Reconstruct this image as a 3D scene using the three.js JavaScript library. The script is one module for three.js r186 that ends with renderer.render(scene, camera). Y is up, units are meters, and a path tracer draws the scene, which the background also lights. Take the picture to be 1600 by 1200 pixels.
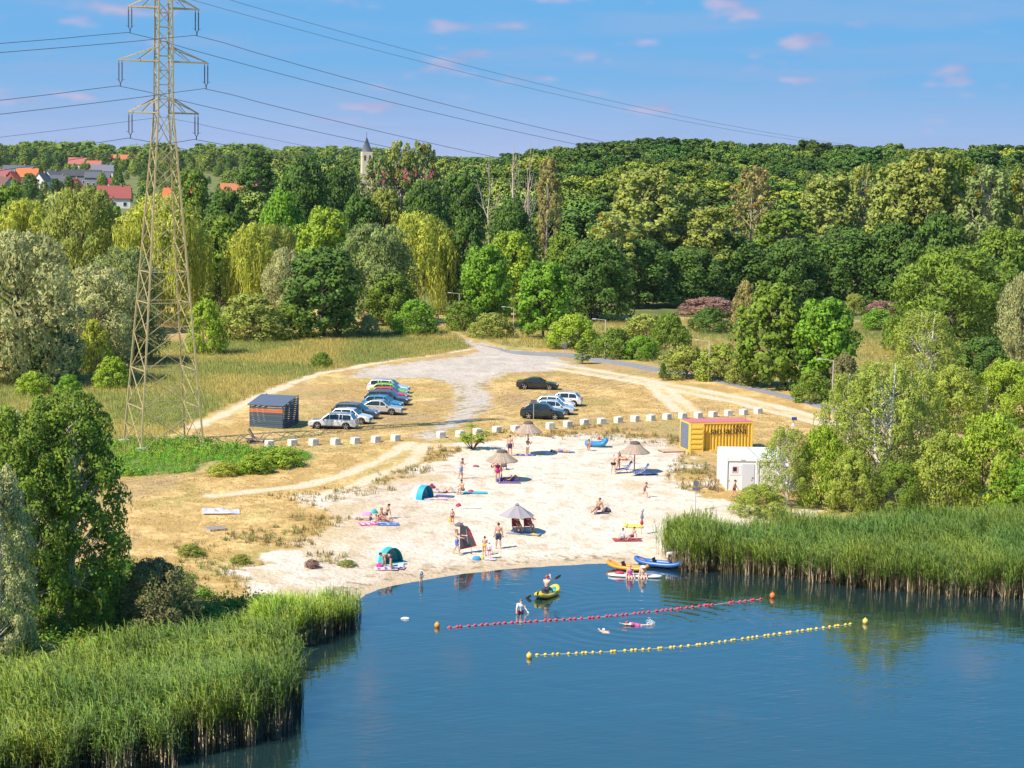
import * as THREE from 'three';
import { mergeGeometries, mergeVertices } from 'three/addons/utils/BufferGeometryUtils.js';
import { FontLoader } from 'three/addons/loaders/FontLoader.js';
import { TextGeometry } from 'three/addons/geometries/TextGeometry.js';

// ------------------------------------------------------------------ camera, sky, sun, exposure
const scene = new THREE.Scene();
const F = 3235, CX = 800, CY = 600, CAMY = 27;             // lens in units of a 1600 x 1200 frame
const camera = new THREE.PerspectiveCamera(2 * Math.atan(600 / F) * 180 / Math.PI, 4 / 3, 1, 14000);
camera.position.set(0, CAMY, 0);
camera.rotation.set(-6.33 * Math.PI / 180, 0, 1.1 * Math.PI / 180, 'YXZ');
camera.updateMatrixWorld(true);

const renderer = new THREE.WebGLRenderer({ antialias: true });
renderer.setSize(1024, 768);
renderer.toneMapping = THREE.LinearToneMapping;
renderer.toneMappingExposure = 1.45;
renderer.shadowMap.enabled = true;

const SUN_AZ = 38 * Math.PI / 180, SUN_EL = 48 * Math.PI / 180;
const sunDir = new THREE.Vector3(-Math.cos(SUN_AZ) * Math.cos(SUN_EL), Math.sin(SUN_EL), Math.sin(SUN_AZ) * Math.cos(SUN_EL));
const sun = new THREE.DirectionalLight(new THREE.Color(1.0, 0.91, 0.76), 5.0);
sun.position.copy(sunDir).multiplyScalar(500).add(new THREE.Vector3(0, 0, -220));
sun.target.position.set(0, 0, -220);
sun.castShadow = true;
Object.assign(sun.shadow.camera, { left: -260, right: 260, top: 260, bottom: -260, near: 10, far: 1200 });
sun.shadow.mapSize.set(4096, 4096);
scene.add(sun, sun.target);

// ------------------------------------------------------------------ random numbers and noise
function rng(seed) { let a = seed >>> 0; return () => { a = (a + 0x6d2b79f5) | 0; let t = Math.imul(a ^ (a >>> 15), 1 | a); t = (t + Math.imul(t ^ (t >>> 7), 61 | t)) ^ t; return ((t ^ (t >>> 14)) >>> 0) / 4294967296; }; }
const LAT = new Float32Array(65536); { const r = rng(77); for (let i = 0; i < 65536; i++) LAT[i] = r(); }
function vnoise(x, y) {
  const xi = Math.floor(x), yi = Math.floor(y), fx = x - xi, fy = y - yi, u = fx * fx * (3 - 2 * fx), v = fy * fy * (3 - 2 * fy);
  const a = (xi & 255), b = ((xi + 1) & 255), c = (yi & 255) << 8, d = ((yi + 1) & 255) << 8;
  const p = LAT[a | c], q = LAT[b | c], r = LAT[a | d], s = LAT[b | d];
  return p + (q - p) * u + (r - p + (p - q - r + s) * u) * v;
}
function fbm(x, y, n) { let s = 0, a = 0.5, t = 0; for (let i = 0; i < n; i++) { s += a * vnoise(x, y); t += a; x = x * 2.03 + 17.3; y = y * 2.03 + 5.1; a *= 0.5; } return s / t; }
const clamp = (x, a = 0, b = 1) => (x < a ? a : x > b ? b : x);
const sstep = (a, b, x) => { const t = clamp((x - a) / (b - a)); return t * t * (3 - 2 * t); };
const lerp = (a, b, t) => a + (b - a) * t;
const V = (x, y, z) => new THREE.Vector3(x, y, z);
const DEG = Math.PI / 180;

// the sky: clear summer air with a few scattered fair-weather clouds all round
{
  const W = 4096, Hh = 2048, data = new Float32Array(W * Hh * 4);
  const mixc = (a, b, t) => [lerp(a[0], b[0], t), lerp(a[1], b[1], t), lerp(a[2], b[2], t)];
  const hor = [0.36, 0.46, 0.71], low = [0.185, 0.405, 0.70], mid = [0.085, 0.37, 0.72], zen = [0.045, 0.18, 0.50];
  for (let j = 0; j < Hh; j++) {
    const el = ((j + 0.5) / Hh - 0.5) * 180;
    let c;
    if (el < 2) c = mixc(hor, low, clamp(el / 2)); else if (el < 9) c = mixc(low, mid, Math.pow((el - 2) / 7, 0.6)); else c = mixc(mid, zen, sstep(8, 75, el));
    for (let i = 0; i < W; i++) {
      const o = (j * W + i) * 4; let r = c[0], g = c[1], b = c[2];
      if (el > 0.1 && el < 60) {
        const az = (i + 0.5) / W * 360, ang = az * DEG;
        const R = 26, cu = Math.cos(ang) * R, cv = Math.sin(ang) * R;           // seamless round the horizon
        const e2 = Math.log(1 + el * 0.55) * 8.5;
        const n = fbm(cu * 1.15 + cv * 0.31 + 40, e2 * 1.5 + cv * 0.9 + 90, 5);
        const wisp = fbm(cu * 0.55 + 11, e2 * 1.9 + cv * 0.5 + 7, 4);
        const cover = sstep(0.66, 0.80, n) * sstep(0.5, 1.1, el) * (1 - sstep(5, 40, el) * 0.5);
        const haze = sstep(0.47, 0.74, wisp) * 0.42 * (1 - sstep(4, 30, el));
        const lit = clamp(0.5 + (fbm(cu * 1.15 + cv * 0.31 + 40.25, e2 * 1.5 + cv * 0.9 + 89.6, 4) - n) * -2.6);
        const cc = mixc([0.21, 0.29, 0.53], [0.52, 0.46, 0.63], lit);
        r = lerp(r, 0.27, haze); g = lerp(g, 0.40, haze); b = lerp(b, 0.66, haze);
        const k = cover * 0.75; r = lerp(r, cc[0], k); g = lerp(g, cc[1], k); b = lerp(b, cc[2], k);
      }
      data[o] = r; data[o + 1] = g; data[o + 2] = b; data[o + 3] = 1;
    }
  }
  const sky = new THREE.DataTexture(data, W, Hh, THREE.RGBAFormat, THREE.FloatType);
  sky.mapping = THREE.EquirectangularReflectionMapping; sky.magFilter = THREE.LinearFilter; sky.needsUpdate = true;
  scene.background = sky; scene.environment = sky; scene.backgroundIntensity = 0.8; scene.environmentIntensity = 0.8;
}
scene.fog = new THREE.FogExp2(new THREE.Color(0.62, 0.74, 0.95), 0.00003);

// ------------------------------------------------------------------ naming helpers
const used = new Map();
function numbered(n) { const k = used.get(n) ?? 0; used.set(n, k + 1); return k ? n + '_' + String(k).padStart(3, '0') : n; }
function tag(o, label, category, group) { o.userData.label = label; o.userData.category = category; if (group) o.userData.group = group; return o; }
function thing(name, label, category, pos = [0, 0, 0], turn = 0, group) {
  const o = new THREE.Group(); o.name = numbered(name); o.position.set(...(pos.isVector3 ? pos.toArray() : pos)); o.rotation.y = turn; scene.add(o);
  return tag(o, label, category, group);
}
function part(name, geo, mat, parent, pos, rot) {
  const m = new THREE.Mesh(geo, mat); m.name = name; m.castShadow = m.receiveShadow = true; parent.add(m);
  if (pos) m.position.set(...(pos.isVector3 ? pos.toArray() : pos)); if (rot) m.rotation.set(...rot);
  return m;
}
function single(name, geo, mat, label, category, pos, turn = 0, group) {
  const m = part(numbered(name), geo, mat, scene, pos); m.rotation.y = turn; return tag(m, label, category, group);
}
function structure(name, geo, mat) { const m = part(numbered(name), geo, mat, scene); m.userData.kind = 'structure'; return m; }
function stuff(name, geo, mat, mats, colors, label, category) {
  const m = new THREE.InstancedMesh(geo, mat, mats.length); m.name = numbered(name); m.castShadow = m.receiveShadow = true;
  mats.forEach((q, i) => m.setMatrixAt(i, q)); if (colors) colors.forEach((c, i) => m.setColorAt(i, c));
  m.userData.kind = 'stuff'; tag(m, label, category); scene.add(m); return m;
}
const rgb = (r, g, b) => new THREE.Color().setRGB(r, g, b);
const std = (c, rough = 0.8, o = {}) => new THREE.MeshStandardMaterial({ color: Array.isArray(c) ? rgb(...c) : new THREE.Color(c), roughness: rough, ...o });
const phys = (c, rough = 0.5, o = {}) => new THREE.MeshPhysicalMaterial({ color: Array.isArray(c) ? rgb(...c) : new THREE.Color(c), roughness: rough, ...o });
const ORD = ['first', 'second', 'third', 'fourth', 'fifth', 'sixth', 'seventh', 'eighth', 'ninth', 'tenth', 'eleventh', 'twelfth', 'thirteenth', 'fourteenth', 'fifteenth', 'sixteenth', 'seventeenth', 'eighteenth', 'nineteenth', 'twentieth'];

// ------------------------------------------------------------------ from the survey of the photograph to places on the ground
const camM = camera.matrixWorld.clone();
function rayOf(px, py) { return V((px - CX) / F, -(py - CY) / F, -1).transformDirection(camM); }
function onPlane(px, py, y) { const r = rayOf(px, py), t = (y - CAMY) / r.y; return V(r.x * t, y, r.z * t); }
const inPoly = (poly, x, z) => { let s = false; for (let i = 0, j = poly.length - 1; i < poly.length; j = i++) { const a = poly[i], b = poly[j]; if ((a[1] > z) !== (b[1] > z) && x < (b[0] - a[0]) * (z - a[1]) / (b[1] - a[1]) + a[0]) s = !s; } return s; };
const segDist = (poly, x, z, open) => { let m = 1e9; for (let i = 0; i < poly.length - (open ? 1 : 0); i++) { const a = poly[i], b = poly[(i + 1) % poly.length], dx = b[0] - a[0], dz = b[1] - a[1], t = clamp(((x - a[0]) * dx + (z - a[1]) * dz) / (dx * dx + dz * dz || 1)), ex = x - a[0] - dx * t, ez = z - a[1] - dz * t, q = ex * ex + ez * ez; if (q < m) m = q; } return Math.sqrt(m); };
const sdPoly = (poly, x, z) => (inPoly(poly, x, z) ? 1 : -1) * segDist(poly, x, z);
const SHORE = [[-900, 1420], [-200, 1290], [100, 1225], [240, 1195], [320, 1172], [426, 1144], [455, 1127], [459, 1068], [449, 1019], [505, 1000], [543, 980], [555, 950], [578, 927], [620, 914], [660, 907], [720, 898], [800, 889], [900, 883], [965, 880], [1010, 884], [1060, 891], [1180, 893], [1330, 914], [1450, 924], [1600, 931], [1900, 945], [2600, 985]]
  .map(([x, y]) => { const p = onPlane(x, y, 0); return [p.x, p.z]; });
const LAKE = [[-400, SHORE[0][1] + 20], ...SHORE, [400, SHORE.at(-1)[1] + 5], [400, 300], [-400, 300]];
const shoreD = (x, z) => -sdPoly(LAKE, x, z);              // metres from the water's edge, land positive
function H(x, z) {
  const d = -z;
  let s = d > 90 && d < 420 && Math.abs(x) < 130 ? shoreD(x, z) : d >= 420 || d > 160 ? 200 : d < 60 ? -60 : shoreD(x, z);
  let h = s > 0 ? 1.15 * (1 - Math.exp(-s / 15)) : -2.4 * (1 - Math.exp(s / 9));
  if (s > 0) h += sstep(2, 14, s) * ((fbm(x * 0.09 + 3, z * 0.09, 3) - 0.5) * 0.34 + (vnoise(x * 0.55, z * 0.55) - 0.5) * 0.06);
  const wl = 1 - sstep(-110, -30, x); h += sstep(370, 760, d) * 9 * (1 - wl) + wl * (8 * clamp((d - 370) / 200) + 6 * clamp((d - 950) / 350)) + sstep(470, 730, d) * sstep(-15, 55, x) * 6.5 - sstep(lerp(950, 1380, wl), lerp(2200, 1900, wl), d) * lerp(5, 11, wl);
  return h;
}
function hit(px, py, up = 0) {                              // where the line of sight meets the ground (plus up)
  const r = rayOf(px, py); let t = (1 + up - CAMY) / r.y;
  for (let i = 0; i < 12; i++) t = (H(r.x * t, r.z * t) + up - CAMY) / r.y;
  return V(r.x * t, H(r.x * t, r.z * t), r.z * t);
}
const atDist = (px, d) => { const r = rayOf(px, 400 ), x = r.x / -r.z * d; return V(x, H(x, -d), -d); };
const topAt = (px, py, z) => { const r = rayOf(px, py), t = z / r.z; return V(r.x * t, CAMY + r.y * t, z); };
const pxM = (p) => F / Math.hypot(p.x, p.y - CAMY, p.z);     // photo pixels per metre at a place

// ------------------------------------------------------------------ ground: regions surveyed from the photograph
const world = (poly) => poly.map(([x, y]) => { const p = hit(x, y); return [p.x, p.z]; });
const REG = {
  sand: world([[430, 950], [385, 925], [345, 905], [345, 890], [395, 868], [440, 856], [470, 838], [520, 815], [505, 795], [450, 785], [480, 772], [560, 770], [620, 752], [660, 727], [700, 705], [705, 690], [760, 688], [800, 684], [880, 680], [940, 678], [1010, 688], [1058, 700], [1072, 716], [1050, 740], [1075, 765], [1120, 778], [1200, 790], [1260, 800], [1300, 850], [1300, 960], [430, 1000]]),
  road: world([[676, 512], [700, 520], [742, 533], [790, 545], [850, 551], [880, 562], [905, 570], [868, 579], [800, 583], [762, 594], [757, 606], [768, 622], [760, 640], [738, 656], [700, 672], [668, 690], [648, 692], [655, 680], [690, 662], [712, 645], [716, 622], [706, 600], [668, 590], [600, 592], [548, 590], [560, 576], [640, 566], [712, 558], [742, 552], [733, 540], [690, 524], [670, 516]]),
  path: world([[735, 536], [800, 548], [880, 551], [905, 553], [950, 561], [1020, 573], [1100, 588], [1200, 609], [1300, 635], [1420, 668], [1420, 676], [1300, 643], [1200, 616], [1100, 594], [1020, 580], [950, 568], [880, 558], [800, 553]]),
  track: world([[860, 566], [905, 571], [980, 584], [1060, 600], [1150, 617], [1230, 635], [1320, 660], [1320, 668], [1230, 645], [1150, 627], [1060, 611], [980, 595], [900, 580]]),
  meadow: world([[-200, 660], [-100, 585], [130, 545], [350, 528], [600, 513], [690, 512], [722, 530], [735, 545], [640, 560], [520, 577], [450, 597], [390, 620], [330, 645], [300, 660], [250, 690], [150, 735], [60, 790], [-200, 830]]),
  verge: world([[742, 530], [700, 514], [900, 470], [1100, 455], [1500, 455], [1700, 600], [1420, 662], [1300, 628], [1200, 603], [1100, 583], [950, 556], [905, 548], [870, 546], [800, 543]]),
  weeds: world([[120, 700], [200, 688], [318, 685], [395, 702], [380, 714], [320, 722], [300, 738], [200, 745], [140, 742]]),
  weeds2: world([[325, 738], [360, 716], [410, 704], [460, 704], [485, 716], [440, 730], [380, 742]]),
  bank: world([[-300, 1300], [-300, 960], [0, 900], [200, 880], [300, 900], [330, 930], [420, 940], [560, 925], [575, 960], [480, 1020], [480, 1130], [200, 1230]]),
};
const RUTS = [[[862, 566], [980, 587], [1060, 603], [1150, 620], [1230, 639], [1320, 664]], [[860, 575], [980, 595], [1060, 611], [1150, 629], [1230, 649], [1310, 669]], [[1000, 590], [1045, 608], [1085, 643]], [[985, 593], [1020, 605], [1060, 643]], [[640, 692], [600, 716], [540, 742], [470, 760], [330, 775]], [[668, 694], [640, 722], [560, 757], [480, 778]], [[728, 546], [600, 565], [500, 583], [420, 614], [340, 652], [300, 668]]].map(world);
const GX0 = -82, GX1 = 82, GZ0 = -338, GZ1 = -84, FW = 328, FH = 508;
const fields = {};
for (const [k, poly] of Object.entries(REG)) { const a = new Float32Array(FW * FH); for (let j = 0; j < FH; j++) for (let i = 0; i < FW; i++) a[j * FW + i] = clamp(sdPoly(poly, GX0 + (GX1 - GX0) * i / (FW - 1), GZ0 + (GZ1 - GZ0) * j / (FH - 1)), -20, 20); fields[k] = a; }
{ const a = new Float32Array(FW * FH), b = new Float32Array(FW * FH); for (let j = 0; j < FH; j++) for (let i = 0; i < FW; i++) { const x = GX0 + (GX1 - GX0) * i / (FW - 1), z = GZ0 + (GZ1 - GZ0) * j / (FH - 1); a[j * FW + i] = Math.min(...RUTS.map((r) => segDist(r, x, z, true))); b[j * FW + i] = clamp(shoreD(x, z), -20, 40); } fields.rut = a; fields.shore = b; }
function field(k, x, z) {
  const a = fields[k], u = clamp((x - GX0) / (GX1 - GX0) * (FW - 1), 0, FW - 1.001), v = clamp((z - GZ0) / (GZ1 - GZ0) * (FH - 1), 0, FH - 1.001), i = u | 0, j = v | 0, s = u - i, t = v - j, o = j * FW + i;
  return (a[o] * (1 - s) + a[o + 1] * s) * (1 - t) + (a[o + FW] * (1 - s) + a[o + FW + 1] * s) * t;
}
const TW = 2048, TH = 2048;
const groundTex = (() => {
  const data = new Uint8Array(TW * TH * 4), S = (c) => Math.round(255 * (c <= 0.0031308 ? c * 12.92 : 1.055 * Math.pow(c, 1 / 2.4) - 0.055)), LUT = new Uint8Array(1025);
  for (let i = 0; i <= 1024; i++) LUT[i] = S(i / 1024);
  for (let j = 0; j < TH; j++) for (let i = 0; i < TW; i++) {
    const x = GX0 + (GX1 - GX0) * (i + 0.5) / TW, z = GZ0 + (GZ1 - GZ0) * (j + 0.5) / TH;
    const n1 = fbm(x * 0.11, z * 0.09, 4), n2 = fbm(x * 0.6 + 9, z * 0.42 + 3, 3), n3 = vnoise(x * 3.1, z * 2.2), n4 = vnoise(x * 9, z * 7), n5 = vnoise(x * 0.33 + 50, z * 0.25 + 20);
    // straw coloured mown grass
    let g0 = clamp(0.25 + (n2 - 0.5) * 1.7 + (n3 - 0.5) * 0.7 + (n4 - 0.5) * 0.35);
    let r = lerp(0.43, 0.74, g0), g = lerp(0.275, 0.50, g0), b = lerp(0.085, 0.205, g0);
    const brown = sstep(0.52, 0.66, n1) * 0.65 * clamp(0.5 + (n2 - 0.5) * 3); r = lerp(r, 0.30, brown); g = lerp(g, 0.19, brown); b = lerp(b, 0.095, brown);
    const grn = sstep(0.56, 0.68, fbm(x * 0.2 + 70, z * 0.15 + 31, 4)) * 0.35; r = lerp(r, 0.27, grn); g = lerp(g, 0.26, grn); b = lerp(b, 0.06, grn);
    const dm = field('meadow', x, z), dv = field('verge', x, z), mm = Math.max(sstep(-0.5, 1.2, dm + (n2 - 0.5) * 3), sstep(-0.4, 0.8, dv + (n2 - 0.5) * 2));
    if (mm > 0) { const k = sstep(0.32, 0.7, n1 + (n2 - 0.5) * 0.6); const cr = lerp(0.29, 0.50, k), cg = lerp(0.30, 0.40, k), cb = lerp(0.07, 0.14, k), f = 0.85 + (n3 - 0.5) * 0.4; r = lerp(r, cr * f, mm); g = lerp(g, cg * f, mm); b = lerp(b, cb * f, mm); }
    const wd = Math.max(sstep(-1, 1.5, field('weeds', x, z) + (n2 - 0.5) * 4), sstep(-1, 1, field('weeds2', x, z) + (n2 - 0.5) * 4)); if (wd > 0) { r = lerp(r, 0.12, wd); g = lerp(g, 0.20, wd); b = lerp(b, 0.035, wd); }
    const bk = sstep(-1, 2, field('bank', x, z) + (n2 - 0.5) * 5) * (1 - sstep(-1, 1, field('sand', x, z))); if (bk > 0) { r = lerp(r, 0.2, bk * 0.7); g = lerp(g, 0.17, bk * 0.7); b = lerp(b, 0.07, bk * 0.7); }
    // sand, ragged towards the turf
    const ds = field('sand', x, z) + (n1 - 0.5) * 5 + (n2 - 0.5) * 5.5 + (n3 - 0.5) * 1.2, sm = sstep(-0.9, 0.5, ds);
    if (sm > 0) {
      const grain = (n3 - 0.5) * 0.09 + (n4 - 0.5) * 0.10 + (n2 - 0.5) * 0.10; let sr = 0.67 + grain, sg = 0.565 + grain, sb = 0.455 + grain * 0.9;
      const tread = sstep(0.5, 0.75, fbm(x * 1.3 + 5, z * 0.9, 3)) * 0.12 + sstep(0.55, 0.7, n1) * 0.08; sr -= tread; sg -= tread * 1.05; sb -= tread * 1.1; const straw = sstep(0.60, 0.72, n5 + (n3 - 0.5) * 0.3) * sstep(8, 1, ds) * 0.75; sr = lerp(sr, 0.50, straw); sg = lerp(sg, 0.36, straw); sb = lerp(sb, 0.17, straw);
      const sh = field('shore', x, z), wet = 1 - sstep(0.6, 2.6, sh + (n2 - 0.5) * 1.4); sr = lerp(sr, 0.50, wet); sg = lerp(sg, 0.385, wet); sb = lerp(sb, 0.255, wet);
      const litter = sstep(0.64, 0.72, n3 * 0.5 + n4 * 0.3 + vnoise(x * 0.8, z * 3) * 0.3) * sstep(0.6, 1.2, sh) * (1 - sstep(2, 3.4, sh)); sr = lerp(sr, 0.3, litter); sg = lerp(sg, 0.22, litter); sb = lerp(sb, 0.13, litter);
      r = lerp(r, sr, sm); g = lerp(g, sg, sm); b = lerp(b, sb, sm);
    }
    // gravel road, sandy tracks and ruts
    const dr = field('road', x, z) + (n2 - 0.5) * 2.6 + (n3 - 0.5) * 0.9, rm = sstep(-0.5, 0.6, dr); if (rm > 0) { const f = 0.9 + (n3 - 0.5) * 0.16 + (n4 - 0.5) * 0.16 + (n2 - 0.5) * 0.35; r = lerp(r, 0.55 * f, rm); g = lerp(g, 0.465 * f, rm); b = lerp(b, 0.385 * f, rm); const tuft = sstep(0.62, 0.7, n2 + (n3 - 0.5) * 0.3) * rm * (1 - sstep(1, 3, dr)); r = lerp(r, 0.33, tuft); g = lerp(g, 0.25, tuft); b = lerp(b, 0.11, tuft); }
    const dt = field('track', x, z), tm = sstep(-0.4, 0.4, dt + (n2 - 0.5) * 1.4) * 0.35; r = lerp(r, 0.66, tm); g = lerp(g, 0.54, tm); b = lerp(b, 0.38, tm);
    const ru = (1 - sstep(0.3, 0.95, field('rut', x, z) + (n2 - 0.5) * 1.3 + (n3 - 0.5) * 0.4)) * 0.85 * (1 - sm); r = lerp(r, 0.68, ru); g = lerp(g, 0.55, ru); b = lerp(b, 0.39, ru);
    const pm = sstep(-0.15, 0.15, field('path', x, z) + (n3 - 0.5) * 0.25); if (pm > 0) { const f = 0.92 + (n4 - 0.5) * 0.1 + (n2 - 0.5) * 0.2; r = lerp(r, 0.27 * f, pm); g = lerp(g, 0.265 * f, pm); b = lerp(b, 0.275 * f, pm); }
    const sh = field('shore', x, z); if (sh < 0.2) { const wb = 1 - sstep(-0.3, 0.2, sh), f = 0.85 + (n2 - 0.5) * 0.5 + (n3 - 0.5) * 0.2; r = lerp(r, 0.36 * f, wb); g = lerp(g, 0.275 * f, wb); b = lerp(b, 0.15 * f, wb); }
    const o = (j * TW + i) * 4; data[o] = LUT[clamp(r) * 1024 | 0]; data[o + 1] = LUT[clamp(g) * 1024 | 0]; data[o + 2] = LUT[clamp(b) * 1024 | 0]; data[o + 3] = 255;
  }
  const t = new THREE.DataTexture(data, TW, TH); t.colorSpace = THREE.SRGBColorSpace; t.magFilter = THREE.LinearFilter; t.needsUpdate = true; return t;
})();
function tileTex(n, fn, colour) {                          // a tile computed on a torus so that it repeats without a seam
  const data = new Uint8Array(n * n * 4);
  for (let j = 0; j < n; j++) for (let i = 0; i < n; i++) { const c = fn(i / n, j / n), o = (j * n + i) * 4; data[o] = clamp(c[0]) * 255; data[o + 1] = clamp(c[1]) * 255; data[o + 2] = clamp(c[2]) * 255; data[o + 3] = 255; }
  const t = new THREE.DataTexture(data, n, n); t.wrapS = t.wrapT = THREE.RepeatWrapping; t.magFilter = THREE.LinearFilter; if (colour) t.colorSpace = THREE.SRGBColorSpace; t.needsUpdate = true; return t;
}
function tnoise(u, v, f) { const x = u * f, y = v * f, xi = Math.floor(x), yi = Math.floor(y), a = x - xi, b = y - yi, s = a * a * (3 - 2 * a), t = b * b * (3 - 2 * b), L = (i, j) => LAT[((i % f + f) % f * 7 + 13 * f & 255) | (((j % f + f) % f * 3 + 29 & 255) << 8)]; return lerp(lerp(L(xi, yi), L(xi + 1, yi), s), lerp(L(xi, yi + 1), L(xi + 1, yi + 1), s), t); }
const sandBump = tileTex(512, (u, v) => { let h = tnoise(u, v, 16) * 0.35 + tnoise(u, v, 40) * 0.4 + tnoise(u, v, 90) * 0.25; return [h, h, h]; });
sandBump.repeat.set(164 / 9, 254 / 9);
const M_ground = new THREE.MeshStandardMaterial({ map: groundTex, roughness: 0.95, bumpMap: sandBump, bumpScale: 0.12 });
{
  // one sheet in cells of 0.8 m, shared out between what lies there
  const nx = 205, nz = 318, P = new Float32Array((nx + 1) * (nz + 1) * 3), U = new Float32Array((nx + 1) * (nz + 1) * 2);
  for (let j = 0; j <= nz; j++) for (let i = 0; i <= nx; i++) { const x = GX0 + (GX1 - GX0) * i / nx, z = GZ0 + (GZ1 - GZ0) * j / nz, k = j * (nx + 1) + i; P[k * 3] = x; P[k * 3 + 1] = H(x, z); P[k * 3 + 2] = z; U[k * 2] = i / nx; U[k * 2 + 1] = j / nz; }
  const sets = { beach: [], gravel_road: [], path: [], meadow: [], ground: [], lake_bed: [] };
  for (let j = 0; j < nz; j++) for (let i = 0; i < nx; i++) {
    const x = GX0 + (GX1 - GX0) * (i + 0.5) / nx, z = GZ0 + (GZ1 - GZ0) * (j + 0.5) / nz, n1 = fbm(x * 0.11, z * 0.09, 4), n2 = fbm(x * 0.6 + 9, z * 0.42 + 3, 3);
    const k = field('shore', x, z) < -0.6 ? 'lake_bed' : field('path', x, z) > 0 ? 'path' : field('road', x, z) + (n2 - 0.5) * 2.6 > 0 ? 'gravel_road' : field('sand', x, z) + (n1 - 0.5) * 5 + (n2 - 0.5) * 5.5 > -0.2 ? 'beach' : field('meadow', x, z) > 0.4 ? 'meadow' : 'ground';
    const a = j * (nx + 1) + i, b = a + 1, c = a + nx + 1, d = c + 1; sets[k].push(a, c, b, b, c, d);
  }
  const pa = new THREE.BufferAttribute(P, 3), ua = new THREE.BufferAttribute(U, 2); let na;
  { const all = new THREE.BufferGeometry(); all.setAttribute('position', pa); all.setIndex(Object.values(sets).flat()); all.computeVertexNormals(); na = all.attributes.normal; }
  for (const [k, idx] of Object.entries(sets)) {
    const map = new Map(), p = [], u = [], n = [], ix = [];
    for (const q of idx) { if (!map.has(q)) { map.set(q, map.size); p.push(P[q * 3], P[q * 3 + 1], P[q * 3 + 2]); u.push(U[q * 2], U[q * 2 + 1]); n.push(na.array[q * 3], na.array[q * 3 + 1], na.array[q * 3 + 2]); } ix.push(map.get(q)); }
    const g = new THREE.BufferGeometry(); g.setAttribute('position', new THREE.Float32BufferAttribute(p, 3)); g.setAttribute('normal', new THREE.Float32BufferAttribute(n, 3)); g.setAttribute('uv', new THREE.Float32BufferAttribute(u, 2)); g.setIndex(ix);
    structure(k, g, M_ground);
  }
  // the land all round, out to the horizon
  const xs = [], zs = []; for (const s of [-1, 1]) for (const q of [82, 90, 105, 130, 170, 220, 300, 420, 600, 900, 1400, 2200, 3400, 5200]) xs.push(s * q); for (let q = -70; q <= 70; q += 14) xs.push(q); xs.sort((a, b) => a - b);
  for (let q = 84; q <= 338; q += 14.111) zs.push(-q); for (const q of [-300, -150, -60, 0, 40, 70]) zs.push(-q); for (const q of [350, 365, 385, 410, 440, 480, 520, 560, 600, 650, 700, 760, 840, 950, 1100, 1400, 1900, 2600, 3600, 5000, 7000]) zs.push(-q); zs.sort((a, b) => b - a);
  const p = [], u = [], ix = [], nxx = xs.length; zs.forEach((z) => xs.forEach((x) => { const core = x > GX0 + 1 && x < GX1 - 1 && z > GZ0 + 1 && z < GZ1 - 1; p.push(x, H(x, z) - (core ? 1.5 : 0.03), z); u.push(x / 40, z / 40); }));
  for (let j = 0; j < zs.length - 1; j++) for (let i = 0; i < nxx - 1; i++) { const a = j * nxx + i; ix.push(a, a + 1, a + nxx, a + 1, a + nxx + 1, a + nxx); }
  const g = new THREE.BufferGeometry(); g.setAttribute('position', new THREE.Float32BufferAttribute(p, 3)); g.setAttribute('uv', new THREE.Float32BufferAttribute(u, 2)); g.setIndex(ix); g.computeVertexNormals();
  const far = tileTex(512, (a, b) => { const n = tnoise(a, b, 6) * 0.5 + tnoise(a, b, 24) * 0.3 + tnoise(a, b, 110) * 0.2; return [lerp(0.28, 0.56, n), lerp(0.34, 0.54, n), lerp(0.14, 0.26, n)]; }, true);
  structure('terrain', g, new THREE.MeshStandardMaterial({ map: far, roughness: 1 }));
}
// the lake: murky green water, ruffled by a light wind
const M_water = (() => {
  const N = 1024, waves = []; const r = rng(5);
  for (let k = 0; k < 46; k++) { const m = Math.round(2 + Math.pow(r(), 1.4) * 44), a = (90 + (r() - 0.5) * 75) * DEG, kx = Math.round(Math.cos(a) * m), ky = Math.round(Math.sin(a) * m) || 1; waves.push([kx, ky, r() * 6.283, Math.pow(Math.hypot(kx, ky), -0.72)]); }
  const h = new Float32Array(N * N); let lo = 1e9, hi = -1e9;
  for (let j = 0; j < N; j++) for (let i = 0; i < N; i++) { let s = 0; for (const [kx, ky, ph, a] of waves) s += a * Math.sin((kx * i + ky * j) / N * 6.28318 + ph); h[j * N + i] = s; lo = Math.min(lo, s); hi = Math.max(hi, s); }
  const t = tileTex(N, (u, v) => { const q = (h[Math.round(v * N) * N + Math.round(u * N)] - lo) / (hi - lo); return [q, q, q]; });
  t.repeat.set(1, 1);
  return new THREE.MeshPhysicalMaterial({ color: rgb(0.024, 0.064, 0.066), roughness: 0.04, ior: 1.6, clearcoat: 1, clearcoatRoughness: 0.05, transmission: 0.4, bumpMap: t, bumpScale: 0.034 });
})();
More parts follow.
